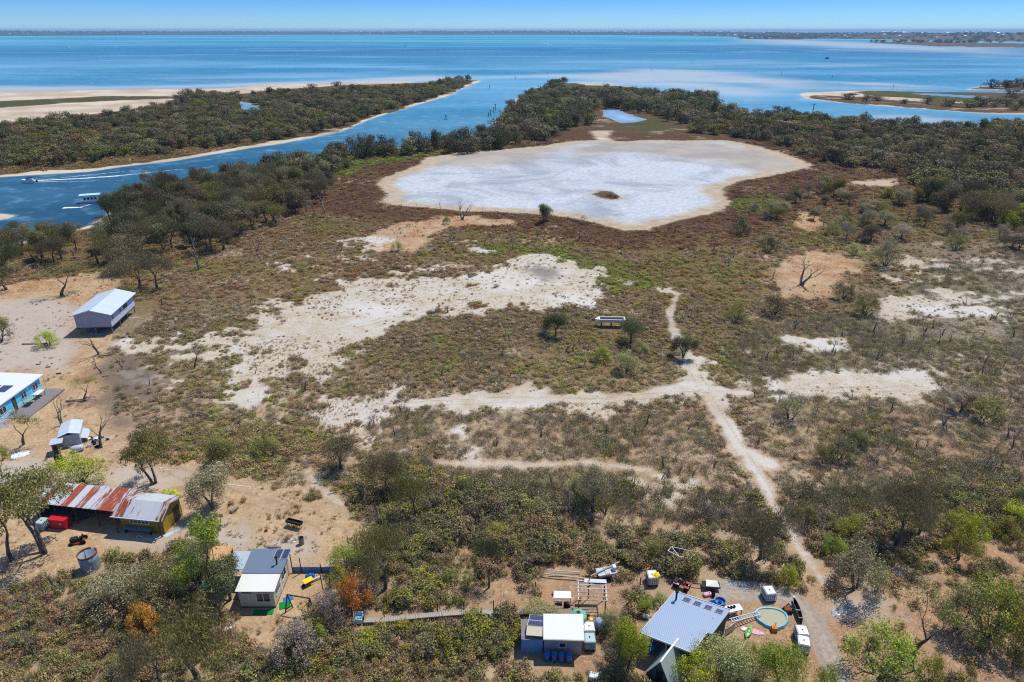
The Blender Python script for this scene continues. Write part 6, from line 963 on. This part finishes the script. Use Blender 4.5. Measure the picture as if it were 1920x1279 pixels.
# ---- pool yard
s = thing('garden_pool', 'round blue-rimmed pool of murky water in the bare yard', 'pool', 24.2, 47.25)
pr_ = [(math.cos(6.283 * i / 40), math.sin(6.283 * i / 40)) for i in range(40)]; m_ = MB(); k_ = 40
wob = [1 + .05 * math.sin(3 * i * .157) + rnd.uniform(-.02, .02) for i in range(40)]
m_.add([(1.5 * c_ * w_ * q, 1.22 * s_ * w_ * q, z_ + (rnd.uniform(-.03, .03) if q > 1 else 0)) for q, z_ in ((.88, .12), (.9, .3), (1.0, .32), (1.06, .02)) for (c_, s_), w_ in zip(pr_, wob)], [(a * k_ + i, a * k_ + (i + 1) % k_, (a + 1) * k_ + (i + 1) % k_, (a + 1) * k_ + i) for a in range(3) for i in range(k_)]); m_.build('rim', M['poolblue'], s)
MB().slab([(1.5 * c_ * w_ * .9, 1.22 * s_ * w_ * .9, .2) for (c_, s_), w_ in zip(pr_, wob)], .1).build('water', M['poolwater'], s)
ld = thing('ladder', 'silver ladder lying from the house corner to the pool rim', 'ladder', 20.05, 46.35, math.atan2(1.25, 3.2)); MB().bar((0, .2, .75), (3.4, .2, .42), .07).bar((0, -.2, .75), (3.4, -.2, .42), .07).build('rail', M['gutter'], ld); m_ = MB()
for i in range(12): q = .15 + i * .28; m_.bar((q, -.17, .735 - q * .097), (q, .17, .735 - q * .097), .06, .04)
m_.build('rung', M['gutter'], ld)
ibc('white square tank standing alone behind the pool', 24.75, 49.8, .1, 'ibc'); ibc('nearer white caged tank of the pair beside the gravel drive', 25.75, 43.85, -.28); ibc('farther white caged tank of the pair beside the gravel drive', 26.05, 45.0, -.1)
s = thing('canoe', 'long dark slender canoe standing on edge beside the drive', 'canoe', 26.85, 47.9, math.atan2(-3.0, -.4)); hp = [(-1.6, 0.0), (-1.1, .16), (-.3, .26), (.5, .25), (1.2, .15), (1.6, 0)]
m_ = MB(); m_.add([(x_, sg * w_, .5) for x_, w_ in hp for sg in (-1, 1)] + [(x_ * .94, sg * w_ * .35, .1) for x_, w_ in hp for sg in (-1, 1)], [(2 * i, 2 * i + 2, 2 * i + 14, 2 * i + 12) for i in range(5)] + [(2 * i + 1, 2 * i + 13, 2 * i + 15, 2 * i + 3) for i in range(5)] + [(2 * i + 12, 2 * i + 14, 2 * i + 15, 2 * i + 13) for i in range(5)]); m_.build('hull', M['dark'], s); MB().box(-.06, .06, -.24, .24, .42, .47).box(.9, 1.0, -.16, .16, .42, .47).build('thwart', M['timber'], s); MB().box(-1.66, -1.45, -.06, .06, .3, .56).build('bow_cap', M['ibc'], s)
s = thing('kayak', 'lime green kayak lying across a white board near the pool', 'kayak', 21.5, 45.5, math.atan2(1.3, .9)); MB().lathe([(0, -.8), (.16, -.6), (.27, -.2), (.27, .2), (.16, .6), (0, .8)], 12, sx=1, sy=.5).build('hull', M['lime'], s, smooth=True).matrix_basis = Matrix.Translation((0, 0, .3)) @ Matrix.Rotation(math.pi / 2, 4, 'Y') @ Matrix.Rotation(math.pi / 2, 4, 'Z'); MB().lathe([(0, .0), (.14, .0), (.16, .06)], 12, (0, 0, .42), 1.5, 1).build('cockpit', M['dark'], s)
s = thing('surf_board', 'white paddle board under the lime kayak', 'board', 21.95, 45.75, math.atan2(-.65, 1.9)); MB().prism([(-1.05, -.1), (-.9, -.25), (.4, -.3), (1.05, -.1), (1.05, .1), (.4, .3), (-.9, .25), (-1.05, .1)], .02, .12).build('deck', M['pink'], s); MB().box(-.9, -.5, -.2, .2, .121, .16).build('pad', M['frame'], s)
s = thing('planter', 'orange-brown timber planter with a twiggy plant before the pool', 'planter', 23.95, 45.85); MB().box(-.25, .25, -.22, .22, 0, .5).build('box', M['orange'], s); MB().tube([(0, 0, .5), (.03, 0, 1.1)], .015).tube([(0, 0, .7), (.15, .05, 1.0)], .012).tube([(0, 0, .8), (-.14, .02, 1.15)], .012).build('stem', M['post'], s)
s = thing('scrap_engine', 'rusty brown engine scrap heap right of the pool', 'scrap', 26.0, 48.1); MB().box(-.35, .3, -.3, .3, 0, .5).build('block', M['rustd'], s, bevel=.06); MB().tube([(-.5, .1, .2), (.2, .4, .6), (.5, -.1, .35)], .08).build('pipe', M['dark'], s); MB().tube([(.2, -.35, .2), (.2, -.22, .2)], .2, 12).build('pulley', M['dark'], s)
s = thing('trestle_table', 'white work table cluttered with pots behind the ladder', 'table', 20.75, 47.75, .22); MB().box(-.75, .75, -.38, .38, .82, .87).build('table_top', M['white'], s)
for a in (-.65, .65):
    for b_ in (-.3, .3): MB().box(a - .03, a + .03, b_ - .03, b_ + .03, 0, .815).build('leg', M['post'], s)
for i, (a, lb) in enumerate(((-.55, 'dark pot leftmost on the white work table'), (-.25, 'dark pot second from left on the white work table'), (.05, 'dark pot nearest the middle of the white work table'))):
    x, y = local(20.75, 47.75, .22, (a, .05)); one(MB().lathe([(0, 0), (.11, 0), (.13, .16), (.11, .16), (.1, .03)], 12).build('cooking_pot', M['dark']), lb, 'pot', x, y, 0, .872, 'pots on the work table')
s = thing('paddling_pool', 'bright blue round plastic paddling pool behind the grey house', 'pool', 19.95, 49.2); MB().lathe([(0, .06), (.4, .06), (.46, .3), (.54, .3), (.5, 0)], 20).build('shell', M['tarp'], s); MB().lathe([(0, 0), (.16, .0), (.18, .12), (0, .14)], 10, (.0, .0, .065)).build('drain_ring', M['dark'], s)
one(crumple('tarpaulin', M['tarp'], .9, .6, .3, 19, 7), 'small blue sheet beside the paddling pool', 'tarpaulin', 19.2, 49.2, .3)
x, y = G(1326, 1117); s = thing('fuel_can', 'dull red plastic fuel tank behind the grey house', 'tank', x, y, .2); MB().box(-.4, .4, -.22, .22, 0, .32).build('body', M['pink'], s, bevel=.05); MB().lathe([(0, .06), (.06, .06), (.06, 0)], 8, (.2, 0, .32)).build('cap', M['red'], s)
x, y = G(1337, 1119); one(MB().lathe([(0, 0), (.16, 0), (.18, .4), (.15, .4), (.14, .05)], 12).build('bucket', M['black']), 'black bucket next to the dull red fuel tank', 'bucket', x, y)
s = thing('quad_bike', 'maroon and white quad bike parked behind the grey house', 'quad bike', 16.75, 51.2, -.6)
MB().hexa([(-.35, -.18, .4), (.35, -.18, .4), (.35, .18, .4), (-.35, .18, .4)], [(-.4, -.15, .72), (.3, -.15, .75), (.3, .15, .75), (-.4, .15, .72)]).build('body', M['maroon'], s, bevel=.04); MB().box(-.42, .12, -.15, .15, .74, .86).build('seat', M['black'], s, bevel=.04)
for q in (-.5, .5):
    for r_ in (-.34, .34): MB().tube([(q, r_ - .1, .25), (q, r_ + .1, .25)], .25, 12).build('wheel', M['black'], s)
    MB().box(q - .28, q + .28, -.46, -.2, .52, .58).box(q - .28, q + .28, .2, .46, .52, .58).build('mudguard', M['maroon' if q > 0 else 'pink'], s)
MB().tube([(.3, -.38, .98), (.25, 0, .9), (.3, .38, .98)], .025).tube([(.25, 0, .9), (.4, 0, .5)], .03).build('handlebar', M['dark'], s); MB().box(-.8, -.45, -.35, .35, .66, .7).build('rear_rack', M['dark'], s); MB().box(.62, .68, -.1, .1, .5, .64).build('headlight', M['frame'], s)
s = thing('flat_trailer', 'dark flat trailer loaded with grey sheets beside the drive', 'trailer', 19.6, 51.1, -.1); MB().box(-.9, .8, -.45, .45, .4, .48).build('tray', M['dark'], s); MB().slab([(-.6, -.4, .6), (.7, -.35, .55), (.6, .4, .62), (-.5, .4, .7)], .1).build('load', M['silver'], s); MB().bar((-.9, 0, .44), (-1.8, .05, .4), .08).build('drawbar', M['dark'], s)
for r_ in (-.52, .52): MB().tube([(0, r_ - .06, .27), (0, r_ + .06, .27)], .27, 12).build('wheel', M['black'], s)
one(crumple('tin_sheet', M['silver'], 1.9, .8, .3, 27), 'crumpled silver sheets at the edge of the scrub above the drive', 'sheet', 22.3, 51.7, -.1)
one(crumple('tin_sheet', M['silver'], 1.9, 1.1, .45, 29), 'bundle of pale blue-white sheeting on top of the scrap heap', 'sheet', 31.0, 48.0, .25)
s = thing('brush_pile', 'heap of bleached sticks below the white sheeting right of the drive', 'brush', 31.4, 46.9); m_ = MB()
for i in range(70): a = rnd.uniform(0, 6.28); q = rnd.uniform(0, .9); p = Vector((math.cos(a) * q * 1.4, math.sin(a) * q * .7, rnd.uniform(.05, .4))); d = Vector((rnd.uniform(-1, 1), rnd.uniform(-.4, .4), rnd.uniform(-.15, .2))) * .7; m_.tube([p - d, p + d], [.035, .02], 4)
m_.build('sticks', DEADW, s)
for (u_, v_, lb) in ((1207, 1158, 'left white ball fender by the bare patch left of the grey house'), (1213, 1159, 'right white ball fender by the bare patch left of the grey house')): x, y = G(u_, v_); one(MB().lathe([(0, 0), (.16, .06), (.22, .22), (.16, .38), (0, .44)], 14).build('ball_fender', M['ibc'], smooth=True), lb, 'fender', x, y)
# bay trough on posts in the heath
s = thing('raised_boat', 'white framed open hull on dark posts alone in the heath', 'boat', 18.4, 116.6, -.06)
MB().hexa([(-2.1, -.5, .9), (2.2, -.5, .9), (2.2, .5, .9), (-2.1, .5, .9)], [(-2.3, -.75, 1.5), (2.4, -.75, 1.5), (2.4, .75, 1.5), (-2.3, .75, 1.5)]).build('hull', M['frame'], s); MB().box(-2.1, 2.25, -.6, .6, 1.503, 1.51).build('well', M['dark'], s); MB().bar((-2.35, -.75, 1.55), (2.45, -.75, 1.55), .14, .1).bar((-2.35, .75, 1.55), (2.45, .75, 1.55), .14, .1).bar((2.43, -.68, 1.55), (2.43, .68, 1.55), .14, .1).bar((-2.33, -.68, 1.55), (-2.33, .68, 1.55), .14, .1).build('gunwale', M['hull'], s); MB().hexa([(-2.9, -.2, 1.0), (-2.31, -.5, .95), (-2.31, .5, .95), (-2.9, .2, 1.0)], [(-3.0, -.15, 1.45), (-2.41, -.6, 1.48), (-2.41, .6, 1.48), (-3.0, .15, 1.45)]).build('bow', M['hull'], s)
for x0 in (-1.8, 0, 1.9):
    for y0 in (-.4, .4): MB().tube([(x0, y0, 0), (x0, y0, .89)], .09).build('post', M['post'], s)
# fallen bleached logs
for u_, v_, L_, a, lb in ((1125, 950, 3.0, 1.9, 'bleached fallen branch beside the grey paperbark in the heath'), (1390, 945, 2.6, .3, 'pale fallen limb left of the sandy track'), (1110, 968, 2.2, -.4, 'low bleached log right of the broken dead tree'), (1560, 1028, 2.4, .9, 'bleached limb by the bright wattle above the drive'), (1000, 780, 2.0, 2.6, 'short grey log on the sand strip'), (195, 668, 2.6, .2, 'dark fallen limb at the foot of the stilt house dead tree'), (150, 752, 4.0, .1, 'long bleached limb lying under the leaning bush')):
    x, y = G(u_, v_); m_ = MB(); d = Vector((math.cos(a), math.sin(a), 0)); m_.tube([d * -L_ / 2 + Vector((0, 0, .12)), Vector((0, .1, .2)), d * L_ / 2 + Vector((0, 0, .1))], [.14, .11, .04], 6).tube([(0, .1, .2), d * L_ * .3 + Vector((.3, .5, .5))], [.07, .02], 5).tube([d * -L_ * .2 + Vector((0, 0, .15)), d * -.1 * L_ + Vector((-.4, -.3, .4))], [.06, .02], 5); one(m_.build('fallen_branch', DEADW), lb, 'log', x, y)
# ---- boats and marks on the water
WZ = -.36
s = thing('cabin_cruiser', 'white cabin cruiser with dark canopy heading left up the river', 'boat', -175.2, 249.6, rad(178), WZ)
m_ = MB(); st_ = [(-2.6, .95, .9), (-.5, 1.0, .95), (1.2, .85, 1.05), (2.3, .4, 1.2), (2.8, .03, 1.3)]; m_.add([(x_, sg * w_, z_) for x_, w_, z_ in st_ for sg in (-1, 1)] + [(x_ * .93, sg * w_ * .75, -.1) for x_, w_, z_ in st_ for sg in (-1, 1)], [(2 * i, 2 * i + 2, 2 * i + 12, 2 * i + 10) for i in range(4)] + [(2 * i + 1, 2 * i + 11, 2 * i + 13, 2 * i + 3) for i in range(4)] + [(2 * i, 2 * i + 1, 2 * i + 3, 2 * i + 2) for i in range(4)] + [(0, 10, 11, 1)]); m_.build('hull', M['hull'], s)
MB().hexa([(-1.0, -.75, .97), (1.2, -.6, 1.05), (1.2, .6, 1.05), (-1.0, .75, .97)], [(-.9, -.65, 1.75), (.6, -.5, 1.75), (.6, .5, 1.75), (-.9, .65, 1.75)]).build('cabin', M['hull'], s, bevel=.05); MB().box(-2.4, .5, -.75, .75, 1.95, 2.03).build('canopy', M['navy'], s); MB().box(-.8, .5, -.66, .66, 1.3, 1.62).build('windscreen', M['glass'], s)
for q in (-2.3, .3):
    for r_ in (-.7, .7): MB().tube([(q, r_, .95), (q, r_, 1.95)], .03).build('canopy_post', M['frame'], s)
MB().box(-2.95, -2.65, -.2, .2, .2, 1.1).build('outboard', M['dark'], s)
s = thing('houseboat', 'boxy white houseboat with flat pale teal roof by the near bank', 'houseboat', -135.3, 218.4, rad(22), WZ)
MB().box(-2.9, 2.9, -1.25, -.5, -.1, .35).box(-2.9, 2.9, .5, 1.25, -.1, .35).build('pontoon', M['gutter'], s); MB().box(-3.0, 3.0, -1.35, 1.35, .36, .5).build('deck', M['frame'], s); MB().box(-2.0, 2.0, -1.15, 1.15, .505, 2.3).build('cabin', M['hull'], s); MB().box(-3.0, 3.0, -1.5, 1.5, 2.45, 2.58).build('roof', M['teal'], s)
for x0, x1 in ((-1.8, -1.1), (-.8, -.1), (.2, .9), (1.2, 1.8)): windowp(s, (x0, -1.15), (x1, -1.15), 1.1, 1.9, (0, -1), 0)
MB().box(-2.03, -2.002, -.4, .4, .52, 2.1).build('door', M['glass'], s); m_ = MB()
for q in (-2.9, 2.9):
    for r_ in (-1.3, 1.3): m_.tube([(q, r_, .5), (q, r_, 2.45)], .04)
m_.build('roof_post', M['frame'], s); MB().tube([(-2.95, -1.3, 1.3), (-2.95, 1.3, 1.3)], .03).tube([(2.95, -1.3, 1.3), (2.95, 1.3, 1.3)], .03).build('railing', M['frame'], s)
def foam_mat():
    t = NT('wake_foam'); p = t.pos(); n1 = t.noise(t.n('Mapping', {'Vector': p, 'Scale': (.35, 1, 1)}).outputs[0], 1.1, 6, .7)
    f = t.step(t.math('ADD', n1, t.math('MULTIPLY', t.math('SUBTRACT', t.at('foam'), .5), .8)), .42, .66)
    return t.surf(t.n('MixShader', {0: f, 1: t.n('BsdfTransparent').outputs[0], 2: t.n('BsdfDiffuse', {'Color': lin(226, 234, 240, .9)}).outputs[0]}).outputs[0])
FOAM = foam_mat()
def wake(pts, w0, w1, f0, f1):
    P = [Vector((*G(u_, v_, WZ), 0)) for u_, v_ in pts]; n = 40; V, fo = [], []
    for i in range(n + 1):
        q = i / n * (len(P) - 1); k_ = min(int(q), len(P) - 2); p = P[k_].lerp(P[k_ + 1], q - k_); d = (P[k_ + 1] - P[k_]).normalized(); nn = Vector((-d.y, d.x, 0)); w_ = w0 + (w1 - w0) * i / n
        for j in range(7): b_ = j / 6 * 2 - 1; V.append((*(p + nn * b_ * w_).xy, WZ + .03 + drop(p.x, p.y))); fo.append((f0 + (f1 - f0) * i / n) * (1 - b_ * b_))
    me = mesh_np('boat_wake', V, [(i * 7 + j, i * 7 + j + 1, (i + 1) * 7 + j + 1, (i + 1) * 7 + j) for i in range(n) for j in range(6)], [FOAM]); fattr(me, 'foam', fo); return tag(link('boat_wake', me), kind='stuff')
wake([(66, 339), (150, 335), (220, 330), (300, 322), (375, 313)], .7, 3.2, .95, .34); wake([(70, 338), (150, 330), (240, 321), (330, 313)], .3, 1.0, .8, .3); wake([(70, 341), (150, 340), (230, 338), (300, 333)], .3, 1.0, .75, .25); wake([(118, 390), (150, 389), (172, 383)], 1.6, .7, .9, .5); wake([(128, 88.3), (160, 88)], 12, 6, .95, .6); wake([(1012, 81.5), (1034, 83)], 4, 12, .5, .95)
def seam(x, y): return drop(x, y) - .5
def marker(name, label, cat, u_, v_, h, mat, r=.16, group=None):
    x, y = G(u_, v_, -.4); s = thing(name, label, cat, x, y, 0, -.4, group); MB().tube([(0, 0, -.6), (0, 0, h)], r, 7).build('pile', M[mat], s); MB().lathe([(0, h + .5), (r * 2.6, h + .1), (r * 2.6, h)], 8).build('top_mark', M[mat], s); return s
x, y = G(836, 224, -.4); s = thing('channel_beacon', 'green floating channel beacon with lattice tower in the river', 'beacon', x, y, 0, -.4); MB().lathe([(0, -.2), (.9, -.2), (1.0, .1), (.9, .5), (0, .55)], 14).build('float', M['bgreen'], s); m_ = MB()
for i in range(3): a = i * 2.094; m_.tube([(math.cos(a) * .6, math.sin(a) * .6, .5), (math.cos(a) * .15, math.sin(a) * .15, 3.0)], .07, 5)
m_.build('tower', M['bgreen'], s); MB().box(-.45, .45, -.06, .06, 1.6, 2.4).build('board', M['bgreen'], s); MB().lathe([(0, .5), (.2, .4), (.2, 0)], 8, (0, 0, 3.0)).build('lamp', M['frame'], s)
for u_, v_, h, lb in ((920, 217, 3.2, 'weathered pile nearest the wood at the river bend'), (925, 212, 3.6, 'middle weathered pile at the river bend'), (929, 208, 4.2, 'farthest weathered pile at the river bend'), (916, 219, 2.2, 'shortest weathered pile at the river bend')): marker('mooring_pile', lb, 'pile', u_, v_, h, 'post', .22, 'mooring piles at the river bend')
for u_, v_, lb in ((918, 167, 'dark post in the river mouth below the point'), (966, 150, 'dark post alone off the river mouth'), (1026, 141, 'dark post on the shoal right of the river mouth'), (1222, 133, 'dark post in the bay above the centre wood'), (1298, 118, 'dark post far out in the right bay'), (1465, 140, 'post in the channel left of the long sandbank'), (1560, 148, 'post at the tip of the long sandbank'), (1674, 167, 'post just behind the flat island'), (1838, 166, 'post by the narrow spit'), (247, 316, 'thin pale channel post in the river by the far bank')): marker('channel_post', lb, 'post', u_, v_, 3.4 if v_ < 200 else 3.2, 'post' if v_ < 200 else 'frame', .2 if v_ < 200 else .1)
for u_, vb, vt, lb in ((1522, 222, 194, 'taller power pole at the shore of the right wood'), (1621, 228, 209, 'shorter power pole farther right along the wood')):
    x, y = G(u_, vb); h = topz(u_, vb, vt); s = thing('power_pole', lb, 'pole', x, y, .3); MB().tube([(0, 0, 0), (0, 0, h)], [.26, .2], 7).build('pole', M['post'], s); MB().bar((-1.3, 0, h - .6), (1.3, 0, h - .6), .2).build('cross_arm', M['post'], s)
def smallboat(label, u_, v_, L_, rz, mat):
    x, y = G(u_, v_, -.5); s = thing('motor_boat', label, 'boat', x, y, rz, -.5); w_ = L_ * .2; MB().hexa([(-L_ / 2, -w_ * .7, -.2), (L_ * .4, -w_ * .4, -.2), (L_ * .4, w_ * .4, -.2), (-L_ / 2, w_ * .7, -.2)], [(-L_ / 2, -w_, L_ * .14), (L_ / 2, -w_ * .2, L_ * .17), (L_ / 2, w_ * .2, L_ * .17), (-L_ / 2, w_, L_ * .14)]).build('hull', M[mat], s); MB().box(-L_ * .25, L_ * .15, -w_ * .6, w_ * .6, L_ * .155, L_ * .33).build('cabin', M['frame' if mat != 'dark' else 'dark'], s)
smallboat('dark moored boat alone in the right bay', 1551, 110.5, 9, .2, 'dark'); smallboat('speeding boat trailing foam in the middle bay', 1032, 82, 9, math.pi, 'hull'); smallboat('white sail boat speck far out left of centre', 588, 95, 8, .4, 'hull'); smallboat('small dark boat speck in the middle bay', 760, 87, 8, 1.0, 'dark'); smallboat('white boat running left trailing foam in the left bay', 127, 88.3, 9, math.pi, 'hull')
# ---- houses of the far shore
def groundat(x, y): P = np.array([[x, y]]); return float(hz(P, watersdf(P))[0]) + drop(x, y)
mh = []
for k_ in range(3):
    m_ = MB(); w_, d_, h = (14, 10, 5), (22, 12, 7), (34, 16, 9); a = (w_, d_, h)[k_]; m_.add([(x_ * a[0] / 2, y_ * a[1] / 2, z_) for z_ in (-3, a[2]) for x_, y_ in ((-1, -1), (1, -1), (1, 1), (-1, 1))] + [(-a[0] / 2, 0, a[2] + 3), (a[0] / 2, 0, a[2] + 3)], [(0, 1, 5, 4), (1, 2, 6, 5), (2, 3, 7, 6), (3, 0, 4, 7), (4, 5, 9, 8), (6, 7, 8, 9), (5, 6, 9), (7, 4, 8)]); mh.append(m_)
proto = [m_.build('shore_house', M[mt]) for m_, mt in zip(mh, ('white', 'hull', 'frame'))]
cnt = 0
for i in range(400):
    u_ = rnd.uniform(-20, 1940); base = np.interp(u_, [0, 300, 640, 960, 1280, 1400, 1500, 1700, 1920], [67.5, 66, 65, 65, 66.5, 69.5, 72, 74.5, 78.5])
    if rnd.random() > (.25 if u_ < 330 else .5 if u_ < 640 else .95 if u_ < 860 else .5 if u_ < 1250 else .55): continue
    x, y = G(u_, base - rnd.uniform(.1, .9) - (rnd.uniform(0, 4.5) if u_ > 1400 else 0)); P = np.array([[x, y]]); ws = watersdf(P)[0]
    if ws > -12 or math.hypot(x, y) > 16500: continue
    o = proto[cnt % 3] if cnt < 3 else proto[cnt % 3].copy()
    if cnt >= 3: C.objects.link(o)
    far_ = math.hypot(x, y); o.location = (x, y, groundat(x, y) + (rnd.uniform(2, 8) if far_ > 5000 else rnd.uniform(0, 3))); o.rotation_euler = (0, 0, rnd.uniform(-.4, .4)); k_ = rnd.uniform(.7, 1.25) * (1 if far_ > 5000 else .7); o.scale = (k_ * (.8 if u_ < 400 else 1),) * 3
    tag(o, 'small white house speck among trees on the far shore', 'house', 'white houses along the far shore'); cnt += 1
    if cnt >= 110: break
print('far houses', cnt)
label_plants()
